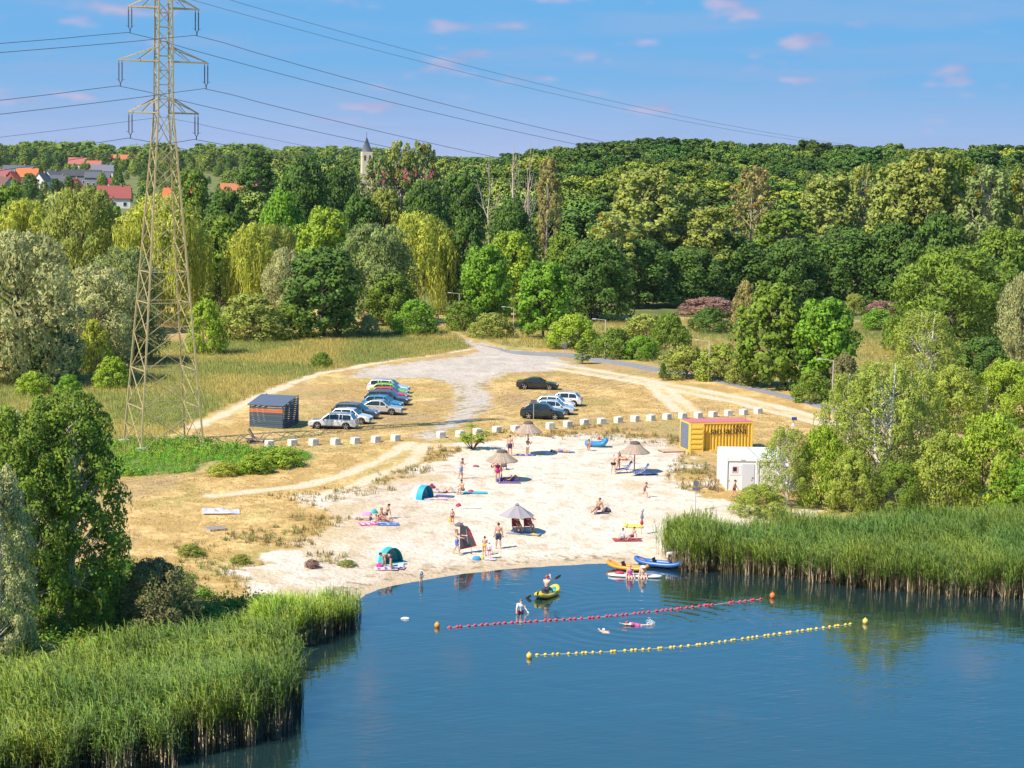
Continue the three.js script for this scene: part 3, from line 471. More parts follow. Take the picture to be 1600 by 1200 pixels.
// ------------------------------------------------------------------ woods that read as one mass
{
  const r = rng(404), col = (a, b) => { const t = r(), f = 0.7 + r() * 0.6; return rgb(lerp(a[0], b[0], t) * f, lerp(a[1], b[1], t) * f, lerp(a[2], b[2], t) * f); };
  const woodCol = () => col([0.08, 0.16, 0.035], [0.26, 0.32, 0.06]);
  const far = [makeTree(301, { h: 14, w: 10, base: 0.05, prof: egg, clumps: 44, leaves: 3600, leaf: 0.68, aspect: 1.4, tr: 0.25, cr: 0.36, limbs: 0 }), makeTree(302, { h: 15, w: 9, base: 0.05, prof: egg, clumps: 36, leaves: 3400, leaf: 0.68, aspect: 1.4, tr: 0.25, cr: 0.36, limbs: 0 })];
  const mini = makeTree(303, { h: 14, w: 12, base: 0, prof: bushy, clumps: 20, leaves: 620, leaf: 1.7, aspect: 1.3, tr: 0.25, cr: 0.5, limbs: 0 });
  const white = new THREE.MeshPhysicalMaterial({ color: rgb(1, 1, 1), roughness: 0.9, vertexColors: true, specularIntensity: 0.3 });
  const sets = { hill: [[], []], hill2: [[], []], left: [[], []], dist: [[], []] };
  const put = (set, x, z, s, w) => { const q = new THREE.Matrix4().compose(V(x, H(x, z) - 0.3, z), new THREE.Quaternion().setFromAxisAngle(V(0, 1, 0), r() * 6.283), V(s * w, s, s * w)); set[0].push(q); };
  for (let d = 440; d < 980; d += 7.2) for (let x = -30; x < 300; x += 7.4) { const xx = x + (r() - 0.5) * 6, dd = d + (r() - 0.5) * 6, px = xx / dd * F; if (px < 10 - (dd - 440) * 0.03 + 40 * (r() - 0.5) || px > 950) continue; if (r() < 0.12) continue; const pop = r() < 0.3, hs = pop ? sets.hill2 : sets.hill, pn = sstep(0.35, 0.7, fbm(xx * 0.03, dd * 0.02, 3)); put(hs, xx, -dd, (pop ? 0.62 : 1.0) * (0.72 + r() * 0.65), (pop ? 1.25 : 0.85) + r() * 0.6); hs[1].push(col([0.07, 0.155, 0.03], [0.12 + pn * 0.18, 0.20 + pn * 0.14, 0.04])); }
  for (let d = 430; d < 1500; d += d < 800 ? 13 : 20) for (let x = -420; x < 60; x += d < 800 ? 12 : 15) {
    const xx = x + (r() - 0.5) * 12, dd = d + (r() - 0.5) * 12, px = 800 + xx / dd * F; if (px < -60 || px > 840) continue;
    const village = dd > 515 && dd < 1180 && px < 425; if (village && r() < (dd < 900 ? 0.7 : dd < 1000 ? 0.5 : 0.3)) continue; if (dd < 520 && px < 330) continue; if (px > 545 && px < 700 && dd < 770) continue;
    put(sets.left, xx, -dd, (village ? 0.24 : dd > 900 && px < 560 ? 0.45 : 0.7) + r() * 0.36, 0.9 + r() * 0.3); sets.left[1].push(woodCol());
  }
  for (let d = 1450; d < 5200; d *= 1.022) for (let k = 0; k < 130; k++) { const xx = (r() - 0.5) * 0.62 * d, dd = d * (1 + (r() - 0.5) * 0.02); put(sets.dist, xx, -dd, 0.7 + r() * 0.5, 1.0 + r() * 0.9); sets.dist[1].push(woodCol()); }
  stuff('hill_wood', KIND.round[1].crown, white, ...sets.hill, 'dense green wood covering the hill behind the poplars', 'wood');
  stuff('hill_wood', KIND.poplar[0].crown, white, ...sets.hill2, 'taller trees mixed into the wood on the hill', 'wood');
  stuff('village_wood', far[1].crown, white, ...sets.left, 'mixed trees around and behind the village and church', 'wood');
  stuff('distant_forest', mini.crown, TINT.mid, sets.dist[0], null, 'blue green forest along the far horizon', 'forest');
}

// ------------------------------------------------------------------ reeds, grass and weeds
function bladeGeo(specs) {                                   // narrow blades: foot, bend, tip
  const p = [], n = [], c = [], ix = [];
  for (const { x, z, h, lean, a, w, c0, c1, y = 0, bend = 0.5 } of specs) {
    const dx = Math.cos(a), dz = Math.sin(a), q = p.length / 3, sx = -dz * w / 2, sz = dx * w / 2, mx = x + dx * lean * 0.35, mz = z + dz * lean * 0.35, my = y + h * bend, tx = x + dx * lean, tz = z + dz * lean, ty = y + h;
    p.push(x - sx, y, z - sz, x + sx, y, z + sz, mx - sx, my, mz - sz, mx + sx, my, mz + sz, tx, ty, tz);
    const nn = V(dx * 0.6, 0.85, dz * 0.6).normalize(); for (let k = 0; k < 5; k++) n.push(nn.x, nn.y, nn.z); c.push(...c0, ...c0, ...c1, ...c1, ...c1); ix.push(q, q + 1, q + 2, q + 1, q + 3, q + 2, q + 2, q + 3, q + 4);
  }
  const g = new THREE.BufferGeometry(); g.setAttribute('position', new THREE.Float32BufferAttribute(p, 3)); g.setAttribute('normal', new THREE.Float32BufferAttribute(n, 3)); g.setAttribute('color', new THREE.Float32BufferAttribute(c, 3)); g.setIndex(ix); return g;
}
const M_blade = new THREE.MeshPhysicalMaterial({ color: rgb(1, 1, 1), roughness: 0.7, transmission: 0.25, vertexColors: true, specularIntensity: 0.4 });
const M_straw = new THREE.MeshStandardMaterial({ color: rgb(1, 1, 1), roughness: 0.9, vertexColors: true });
function reedClump(seed, from) {
  const r = rng(seed), s = [];
  for (let k = 0; k < 8; k++) {
    const x = (r() - 0.5) * 0.6, z = (r() - 0.5) * 0.6, h = 1.85 + r() * 1.0, a = r() * 6.283, ln = 0.15 + r() * 0.3, st = [0.50, 0.39, 0.21], gr = [0.15, 0.30, 0.04];
    s.push({ x, z, h, lean: ln, a, w: 0.02, c0: st, c1: gr, bend: from });
    for (let q = 0; q < 8; q++) { const t = from + q * (0.98 - from) / 8 + r() * 0.04, aa = a + r() * 6.283, f = 0.7 + r() * 0.6, ye = r() * 0.25; s.push({ x: x + Math.cos(a) * ln * t * t, z: z + Math.sin(a) * ln * t * t, y: h * t, h: 0.22 + r() * 0.42, lean: 0.25 + r() * 0.35, a: aa, w: 0.021 + r() * 0.012, c0: [(0.14 + ye * 0.5) * f, 0.36 * f, 0.035 * f], c1: [(0.24 + ye * 0.9) * f, 0.50 * f, 0.065 * f], bend: 0.85 }); }
  }
  return bladeGeo(s);
}
function stalkClump(seed) { const r = rng(seed), s = []; for (let k = 0; k < 9; k++) { const f = 0.7 + r() * 0.6; s.push({ x: (r() - 0.5) * 0.5, z: (r() - 0.5) * 0.5, h: 0.9 + r() * 1.1, lean: (r() < 0.12 ? 0.9 : 0.15) * r(), a: r() * 6.283, w: 0.034, c0: [0.66 * f, 0.54 * f, 0.36 * f], c1: [0.72 * f, 0.60 * f, 0.40 * f] }); } return bladeGeo(s); }
function tuft(seed, n, h, spread, w, c0, c1, lean = 0.4) { const r = rng(seed), s = []; for (let k = 0; k < n; k++) { const f = 0.7 + r() * 0.6; s.push({ x: (r() - 0.5) * spread, z: (r() - 0.5) * spread, h: h * (0.5 + r() * 0.7), lean: h * lean * r(), a: r() * 6.283, w, c0: c0.map((q) => q * f), c1: c1.map((q) => q * f) }); } return bladeGeo(s); }
function weedClump(seed) { const r = rng(seed), L = new Leaves(); for (let k = 0; k < 70; k++) { const d = rndDir(r); d.y = Math.abs(d.y); const q = 0.25 + 0.3 * r(); L.add(d.x * q, d.y * q * 1.3, d.z * q, d, rndDir(r), 0.16, 1.8, 0.5, [0.16 * (0.7 + r() * 0.6), 0.29 * (0.75 + r() * 0.5), 0.035], r); } return L.geo(); }
const upright = (r, p, s, sy = s) => new THREE.Matrix4().compose(p, new THREE.Quaternion().setFromEuler(new THREE.Euler((r() - 0.5) * 0.12, r() * 6.283, (r() - 0.5) * 0.12)), V(s, sy, s));
function scatter(seed, poly, step, test, fn) { const r = rng(seed), xs = poly.map((p) => p[0]), zs = poly.map((p) => p[1]); for (let x = Math.min(...xs); x < Math.max(...xs); x += step) for (let z = Math.min(...zs); z < Math.max(...zs); z += step) { const a = x + (r() - 0.5) * step * 1.2, b = z + (r() - 0.5) * step * 1.2; if (inPoly(poly, a, b) && test(a, b, r)) fn(a, b, r); } }
{
  const bed0 = (pts) => pts.map(([x, y]) => { const p = onPlane(x, y, 0); return [p.x, p.z]; });
  const left = bed0([[-160, 1285], [100, 1228], [245, 1197], [325, 1174], [425, 1146], [454, 1128], [458, 1070], [425, 1050], [390, 1036], [310, 1045], [200, 1075], [90, 1105], [-60, 1125], [-200, 1145]]);
  const point = bed0([[395, 1000], [450, 1016], [505, 999], [543, 979], [552, 950], [538, 962], [500, 970], [440, 972], [395, 985]]);
  const right = bed0([[1030, 872], [1076, 894], [1182, 895], [1332, 917], [1452, 927], [1602, 934], [1760, 942], [1760, 858], [1600, 852], [1440, 858], [1300, 862], [1180, 866], [1100, 862], [1050, 864]]);
  const mats = [[], [], []], cols = [[], [], []], st = [], sc = [];
  const grow = (poly, seed, step, hs, tint) => scatter(seed, poly, step, () => true, (x, z, r) => {
    const edge = segDist(SHORE, x, z, true), k = edge < 1.3 ? 2 : r() * 2 | 0, big = fbm(x * 0.25, z * 0.25, 3);
    if (edge < 0.8 && r() < 0.35) return; if (edge < 1.3) { const jx = (r() - 0.5) * 1.1, jz = (r() - 0.2) * 0.9; x += jx; z += jz; } mats[k].push(upright(r, V(x, Math.max(H(x, z), -0.25) - 0.05, z), 0.9 + r() * 0.3, hs * (0.6 + big * 0.62 + r() * 0.24))); const f = 0.8 + r() * 0.4, y = fbm(x * 0.3 + 9, z * 0.3, 3); cols[k].push(rgb(f * tint[0] * (0.55 + y * 0.9), f * tint[1] * (0.8 + y * 0.4), f * tint[2] * 1.0));
    if (edge < 1.1) for (let e = 0; e < 3; e++) { st.push(upright(r, V(x + (r() - 0.5) * 0.4, Math.max(H(x, z), -0.25) - 0.05, z + (r() - 0.5) * 0.4), 1, 0.7 + r() * 0.6)); const q = 0.75 + r() * 0.5; sc.push(rgb(q, q * (0.92 + r() * 0.1), q * (0.85 + r() * 0.15))); }
  });
  grow(left, 1, 0.35, 0.9, [0.95, 0.95, 0.9]); grow(point, 2, 0.32, 0.68, [1.35, 1.3, 0.9]); grow(right, 3, 0.35, 0.83, [1.0, 1.0, 1.0]);
  for (let k = 0; k < 3; k++) stuff('reed_bed', reedClump(500 + k, k === 2 ? 0.52 : 0.36), M_blade, mats[k], cols[k], ['tall green reeds in beds along the lake edge', 'leafy reed stems growing in the shore beds', 'reed shoots filling the beds on both sides of the beach'][k], 'reeds');
  stuff('dry_reed_stalks', stalkClump(510), M_straw, st, sc, 'dry straw coloured reed stalks at the water edge', 'reeds');

  // tall meadow grass, straw tufts, weeds
  const lists = { meadow: [[], []], straw: [[], []], weed: [[], []], dune: [[], []] };
  const push = (k, x, z, r, s, c) => { lists[k][0].push(upright(r, V(x, H(x, z) - 0.02, z), s, s * (0.8 + r() * 0.5))); lists[k][1].push(c); };
  const grassCol = (x, z, r) => { const k = clamp(sstep(0.36, 0.66, fbm(x * 0.11, z * 0.09, 4)) + (r() - 0.5) * 0.5), f = 0.8 + r() * 0.4; return rgb(lerp(0.9, 1.55, k) * f, lerp(1.25, 1.55, k) * f, lerp(0.9, 1.3, k) * f); };
  scatter(11, REG.meadow, 0.55, (x, z) => x > -82 && z < -150, (x, z, r) => push('meadow', x, z, r, 0.75 + r() * 0.5, grassCol(x, z, r)));
  scatter(12, REG.verge, 0.8, (x, z, r) => z > -330 && x < 82 && field('path', x, z) < -0.4 && field('road', x, z) < -0.6 && field('track', x, z) < -0.5, (x, z, r) => push('meadow', x, z, r, 0.7 + r() * 0.6, grassCol(x, z, r)));
  const lot = world([[250, 700], [560, 590], [900, 575], [1300, 660], [1240, 740], [1080, 700], [700, 690], [500, 790], [300, 900], [150, 900], [150, 760]]);
  scatter(13, lot, 0.62, (x, z, r) => field('sand', x, z) < 1.5 && field('road', x, z) < -0.6 && field('path', x, z) < -0.3 && field('rut', x, z) > 0.9 && field('track', x, z) < 0 && r() < 0.75, (x, z, r) => { const f = 0.75 + r() * 0.5; push('straw', x, z, r, 0.5 + r() * 0.7, rgb(f, f * (0.9 + r() * 0.2), f)); });
  for (const k of ['weeds', 'weeds2']) scatter(14, REG[k], 0.36, (x, z, r) => vnoise(x * 0.7, z * 0.7) + r() * 0.4 > 0.42, (x, z, r) => push('weed', x, z, r, (0.25 + r() * 0.5) * (0.6 + vnoise(x * 0.4 + 8, z * 0.4) * 1.1), rgb(1.0 + r() * 1.1, 1.1 + r() * 0.6, 0.8 + r() * 0.4)));
  scatter(15, REG.bank, 0.5, (x, z, r) => field('shore', x, z) > 0.2 && field('sand', x, z) < 0.5, (x, z, r) => push(r() < 0.55 ? 'weed' : 'dune', x, z, r, 0.6 + r() * 0.6, rgb(0.7 + r() * 0.6, 0.75 + r() * 0.4, 0.7)));
  const edge = world([[270, 900], [330, 870], [420, 850], [470, 830], [510, 800], [450, 775], [560, 760], [640, 735], [690, 690], [760, 672], [900, 660], [1060, 680], [1110, 730], [1090, 775], [1000, 765], [1030, 715], [900, 690], [720, 705], [660, 745], [560, 785], [560, 880], [440, 930], [300, 945]]);
  scatter(16, edge, 0.5, (x, z, r) => { const q = field('sand', x, z) + (fbm(x * 0.11, z * 0.09, 4) - 0.5) * 5 + (fbm(x * 0.6 + 9, z * 0.42 + 3, 3) - 0.5) * 5.5; return q < 0.2 && q > -4 && field('road', x, z) < -1 && vnoise(x * 0.5 + 4, z * 0.5) > 0.56; }, (x, z, r) => push('dune', x, z, r, 0.55 + r() * 0.7, rgb(0.8 + r() * 0.5, 0.85 + r() * 0.4, 0.8)));
  { const r = rng(55); for (const [px, py, rx, rz, n, g] of [[388, 838, 2.0, 2.6, 110, 0.6], [330, 885, 2.6, 2.4, 120, 0.5], [440, 848, 2.2, 1.6, 110, 0.1], [508, 872, 1.4, 1.6, 60, 0.2], [500, 812, 2.2, 1.8, 100, 0.1], [448, 830, 1.6, 1.6, 60, 0.5], [300, 855, 1.6, 2, 60, 0.6], [480, 778, 3, 2, 80, 0.1], [560, 768, 3, 2, 70, 0.2], [690, 705, 1.6, 2.5, 70, 0.3], [650, 735, 1.6, 2, 60, 0.3], [1085, 735, 2.4, 4, 150, 0.35], [1095, 760, 2, 4, 110, 0.2], [1000, 686, 5, 3, 90, 0.2], [900, 682, 7, 3, 110, 0.1], [620, 742, 2, 2, 40, 0.2]]) { const c = hit(px, py); for (let k = 0; k < n * 0.6; k++) { const a = r() * 6.283, d = Math.sqrt(r()), x = c.x + Math.cos(a) * d * rx, z = c.z + Math.sin(a) * d * rz, f = 0.75 + r() * 0.5, gr = r() < g; push('dune', x, z, r, 0.5 + r() * 0.7, gr ? rgb(0.55 * f, 0.95 * f, 0.5 * f) : rgb(f, f * 0.95, f * 0.9)); } } }
  stuff('meadow_grass', tuft(601, 22, 0.5, 0.75, 0.017, [0.35, 0.30, 0.08], [0.56, 0.46, 0.15], 0.7), M_blade, ...lists.meadow, 'tall seeding meadow grass left of the car park and on the verges', 'grass');
  stuff('straw_grass', tuft(602, 9, 0.13, 0.6, 0.03, [0.46, 0.32, 0.12], [0.62, 0.46, 0.2], 0.9), M_straw, ...lists.straw, 'short sun dried straw grass on the car park field', 'grass');
  stuff('weeds', weedClump(603), M_blade, ...lists.weed, 'green weeds around the pylon feet and on the bank', 'weeds');
  stuff('dune_grass', tuft(604, 12, 0.30, 0.45, 0.03, [0.46, 0.37, 0.13], [0.64, 0.52, 0.22], 0.7), M_blade, ...lists.dune, 'clumps of dry grass along the sand edge', 'grass');
}

// ------------------------------------------------------------------ building blocks
const UNIT = new THREE.BoxGeometry(1, 1, 1), ROD = new THREE.CylinderGeometry(0.5, 0.5, 1, 8), SPH = new THREE.SphereGeometry(1, 20, 14);
function bar(name, a, b, w, mat, parent, geo = UNIT, w2 = w) {       // a straight member from a to b
  const d = b.clone().sub(a), L = d.length(), m = part(name, geo, mat, parent, a.clone().lerp(b, 0.5)); m.scale.set(w, L, w2);
  m.quaternion.setFromUnitVectors(V(0, 1, 0), d.divideScalar(L)); return m;
}
function box(name, w, h, d, x, y, z, mat, parent) { const m = part(name, UNIT, mat, parent, [x, y, z]); m.scale.set(w, h, d); return m; }
function barGeo(list, a, b, w, w2 = w) { const d = b.clone().sub(a), L = d.length(), g = new THREE.BoxGeometry(w, L, w2); g.applyQuaternion(new THREE.Quaternion().setFromUnitVectors(V(0, 1, 0), d.divideScalar(L))); const c = a.clone().lerp(b, 0.5); g.translate(c.x, c.y, c.z); list.push(g); }
function boxGeo(list, w, h, d, x, y, z) { const g = new THREE.BoxGeometry(w, h, d); g.translate(x, y, z); list.push(g); }
function polyGeo(pts, depth, bevel = 0) { const s = new THREE.Shape(pts.map(([x, y]) => new THREE.Vector2(x, y))); const g = new THREE.ExtrudeGeometry(s, { depth: depth - 2 * bevel, bevelEnabled: bevel > 0, bevelThickness: bevel, bevelSize: bevel, bevelOffset: -bevel, bevelSegments: 2, curveSegments: 8 }); g.translate(0, 0, -depth / 2 + bevel); return g; }
const faceTo = (p) => Math.atan2(-p.x, -p.z);               // turn that points an object's +z at the viewer

// ------------------------------------------------------------------ the pylon and its wires
const M_steel = std([0.47, 0.375, 0.185], 0.6, { metalness: 0.1 }), M_insul = std([0.10, 0.085, 0.09], 0.35), M_wire = std([0.07, 0.07, 0.085], 0.5, { metalness: 0.3 });
const pylonAt = hit(255.5, 696), ARM = -26 * DEG;
{
  const p = pylonAt, o = thing('electricity_pylon', 'tall beige steel lattice pylon standing in green weeds', 'pylon', [p.x, p.y - 0.1, p.z], -ARM);
  const yAt = (py) => topAt(255, py, p.z).y - p.y + 0.1, y1 = yAt(177), yTop = yAt(-40), wid = (y) => (y < y1 ? lerp(5.55, 1.32, y / y1) : lerp(1.32, 1.12, (y - y1) / (yTop - y1)));
  const cor = (k, y) => { const w = wid(y) / 2; return V([-w, w, w, -w][k], y, [w, w, -w, -w][k]); };
  for (let k = 0; k < 4; k++) { bar('leg', cor(k, -0.2), cor(k, y1), 0.14, M_steel, o); bar('leg', cor(k, y1), cor(k, yTop - 1.2), 0.13, M_steel, o); box('footing', 0.8, 0.5, 0.8, cor(k, 0).x, 0.15, cor(k, 0).z, std([0.45, 0.43, 0.4], 0.9), o); }
  const lev = [0.2]; let step = 3.45; while (lev.at(-1) + step < y1 - 0.8) { lev.push(lev.at(-1) + step); step *= 0.935; } lev[lev.length - 1] = y1;
  for (let q = 0; q < lev.length - 1; q++) for (let k = 0; k < 4; k++) {
    const a = lev[q], b = lev[q + 1], k2 = (k + 1) % 4; bar('brace', cor(k, a), cor(k2, b), 0.06, M_steel, o); bar('brace', cor(k2, a), cor(k, b), 0.058, M_steel, o, UNIT, 0.06);
    if (q === 1 || q === 2 || q === 4 || q === 5) bar('brace', cor(k, a), cor(k2, a), 0.075, M_steel, o);
    if (q < 2) { const m = cor(k, a).lerp(cor(k2, b), 0.25), l = cor(k, lerp(a, b, 0.5)); bar('brace', m, l, 0.05, M_steel, o); const m2 = cor(k2, a).lerp(cor(k, b), 0.25), l2 = cor(k2, lerp(a, b, 0.5)); bar('brace', m2, l2, 0.05, M_steel, o); }
  }
  let y = y1, s = 0; while (y < yTop - 1.4) { const b = Math.min(y + 1.22, yTop - 1.2); for (let k = 0; k < 4; k++) { const k2 = (k + 1) % 4; bar('brace', cor(s % 2 ? k : k2, y), cor(s % 2 ? k2 : k, b), 0.06, M_steel, o); bar('brace', cor(k, b), cor(k2, b), 0.055, M_steel, o); } y = b; s++; }
  for (let k = 0; k < 4; k++) bar('peak_bar', cor(k, yTop - 1.2), V(0, yTop, 0), 0.08, M_steel, o);
  // crossarms: two bottom chords, two hangers, two strings of insulators at each tip
  const tips = [];
  for (const [py, half] of [[176.5, 3.12], [96, 3.98], [12.5, 3.14]]) {
    const ya = yAt(py);
    for (const sd of [-1, 1]) {
      const arm = new THREE.Group(); arm.name = 'crossarm'; o.add(arm); const tip = V(sd * half, ya, 0), w = wid(ya) / 2;
      for (const q of [-1, 1]) { bar('chord', V(sd * w, ya, q * w), tip, 0.11, M_steel, arm); bar('hanger', V(sd * w, ya + 1.22, q * w), tip, 0.075, M_steel, arm); bar('lattice_bar', V(sd * w, ya + 1.22, q * w), V(sd * lerp(w, half, 0.5), ya, q * w * 0.5), 0.05, M_steel, arm); }
      for (const f of [0.3, 0.6]) bar('lattice_bar', V(sd * lerp(w, half, f), ya, w * (1 - f)), V(sd * lerp(w, half, f), ya, -w * (1 - f)), 0.05, M_steel, arm);
      const ins = new THREE.Group(); ins.name = 'insulator'; o.add(ins); const x0 = sd * (half - 0.2);
      for (const q of [-0.14, 0.14]) { const pts = []; for (let k = 0; k <= 26; k++) pts.push(new THREE.Vector2(k % 2 ? 0.065 : 0.035, -0.25 - k * 0.058)); part('insulator_string', new THREE.LatheGeometry(pts, 8), M_insul, ins, [x0 + q, ya, 0]); bar('link', V(x0 + q, ya, 0), V(x0 + q, ya - 0.3, 0), 0.04, M_insul, ins); bar('arcing_horn', V(x0 + q, ya - 1.72, 0), V(x0 + q + Math.sign(q) * 0.24, ya - 1.6, 0), 0.025, M_insul, ins); bar('yoke', V(x0 + q, ya - 1.7, 0), V(x0, ya - 2.0, 0), 0.05, M_insul, ins); }
      bar('clamp', V(x0, ya - 1.95, 0), V(x0, ya - 2.2, 0), 0.08, M_insul, ins); tips.push(V(x0, ya - 2.2, 0));
    }
  }
  const ex = []; for (const sd of [-1, 1]) { const t = V(sd * 2.1, yTop - 1.0, 0); const arm = new THREE.Group(); arm.name = 'earth_wire_arm'; o.add(arm); for (const q of [-1, 1]) bar('chord', V(sd * 0.5, yTop - 1.3, q * 0.5), t, 0.08, M_steel, arm); bar('hanger', V(0, yTop, 0), t, 0.06, M_steel, arm); ex.push(t); }
  // wires along the line, each one long conductor through its clamp
  const along = V(Math.sin(-ARM), 0, -Math.cos(-ARM)), dirW = V(0.466, 0, -0.885); o.updateMatrixWorld(true);
  const wire = (pt, sag, r, label) => { const w = o.localToWorld(pt.clone()), pts = []; for (let s = -120; s <= 500; s += s < 120 ? 6 : 20) { const u = Math.abs(s) / 500; pts.push(w.clone().addScaledVector(dirW, s).add(V(0, -4 * sag * u * (1 - u), 0))); } single('power_line_wire', new THREE.TubeGeometry(new THREE.CatmullRomCurve3(pts), 150, r, 5), M_wire, label, 'wire', undefined, 0, 'power line wires'); };
  const nm = ['left arm of the lowest crossarm', 'right arm of the lowest crossarm', 'left arm of the middle crossarm', 'right arm of the middle crossarm', 'left arm of the top crossarm', 'right arm of the top crossarm'];
  tips.forEach((t, k) => wire(t, 14.5, 0.025, 'dark power wire hung from the ' + nm[k])); wire(ex[0], 12.2, 0.018, 'thin earth wire from the left tip of the pylon top'); wire(ex[1], 12.2, 0.018, 'thin earth wire from the right tip of the pylon top');
  wire(V(0, yAt(183), 0), 13, 0.015, 'thin cable tied to the pylon body below the lowest crossarm');
}
// far pylons beyond the village
for (const [px, top, label] of [[88, 217, 'tiny far pylon above the trees at the left'], [213, 221, 'tiny far pylon behind the large pylon'], [352, 229, 'tiny far pylon on the skyline right of the large pylon']]) {
  const p = atDist(px, 1900), h = topAt(px, top, p.z).y - p.y, l = []; for (const s of [-1, 1]) for (const q of [-1, 1]) barGeo(l, V(s * 2.4, 0, q * 2.4), V(0, h, 0), 0.3); for (const [f, w] of [[0.7, 6], [0.8, 7.5], [0.9, 5.5]]) barGeo(l, V(-w, h * f, 0), V(w, h * f, 0), 0.3); for (let k = 0; k < 7; k++) { const a = k / 8, w0 = 2.4 * (1 - a), w1 = 2.4 * (1 - a - 0.125); barGeo(l, V(-w0, h * a, w0), V(w1, h * (a + 0.125), w1), 0.2); barGeo(l, V(w0, h * a, w0), V(-w1, h * (a + 0.125), w1), 0.2); }
  single('far_pylon', mergeGeometries(l), M_steel, label, 'pylon', p, 0.3, 'far pylons');
}

// ------------------------------------------------------------------ village and church
const M_glass = phys([0.03, 0.04, 0.05], 0.08), M_frame = std([0.75, 0.74, 0.72], 0.6);
const roofMat = (c) => std(c, 0.85);
function house(px, d, w, dep, wall, rise, turn, roofC, wallC, label, lift = 0) {
  w *= 0.88; dep *= 0.88; wall *= 0.9; rise *= 0.88;
  const p = atDist(px, d), o = thing('house', label, 'house', [p.x, p.y - 0.4 + lift, p.z], turn, 'village houses'), mw = std(wallC, 0.9), mr = roofMat(roofC), e = 0.45;
  part('wall', polyGeo([[-dep / 2, 0], [dep / 2, 0], [dep / 2, wall], [0, wall + rise], [-dep / 2, wall]], w), mw, o, [0, 0, 0], [0, Math.PI / 2, 0]);
  for (const s of [-1, 1]) { const a = Math.atan2(rise, dep / 2), L = Math.hypot(rise, dep / 2) + e; const m = box('roof_slope', w + 0.7, 0.16, L, 0, wall + rise / 2 - e * Math.sin(a) / 2 + 0.11, s * (dep / 4 + e * Math.cos(a) / 2), mr, o); m.rotation.x = s * a; }
  const ch = box('chimney', 0.6, 1.5, 0.6, w * 0.22, wall + rise + 0.1, 0.2, std([0.4, 0.22, 0.16], 0.9), o); ch.castShadow = true;
  const n = Math.max(2, Math.round(w / 3)); for (let f = 0; f < Math.max(1, Math.floor(wall / 2.6)); f++) for (let k = 0; k < n; k++) { const x = (k + 0.5) / n * w - w / 2; const wn = box('window', 1.1, 1.25, 0.08, x, 1.7 + f * 2.7, dep / 2 + 0.03, M_frame, o); const g = part('pane', UNIT, M_glass, wn, [0, 0, 0.5]); g.scale.set(0.82, 0.82, 0.5); }
  for (const sd of [-1, 1]) { const wn = box('window', 0.08, 1.2, 1, sd * (w / 2 + 0.03), wall + 0.2, 0, M_frame, o); const g = part('pane', UNIT, M_glass, wn, [sd * 0.5, 0, 0]); g.scale.set(0.5, 0.82, 0.82); }
  return o;
}
const RED = [0.50, 0.085, 0.045], ORG = [0.62, 0.16, 0.05], MAR = [0.30, 0.075, 0.065], GRY = [0.10, 0.105, 0.125], WHT = [0.72, 0.70, 0.66], CRM = [0.62, 0.52, 0.38];
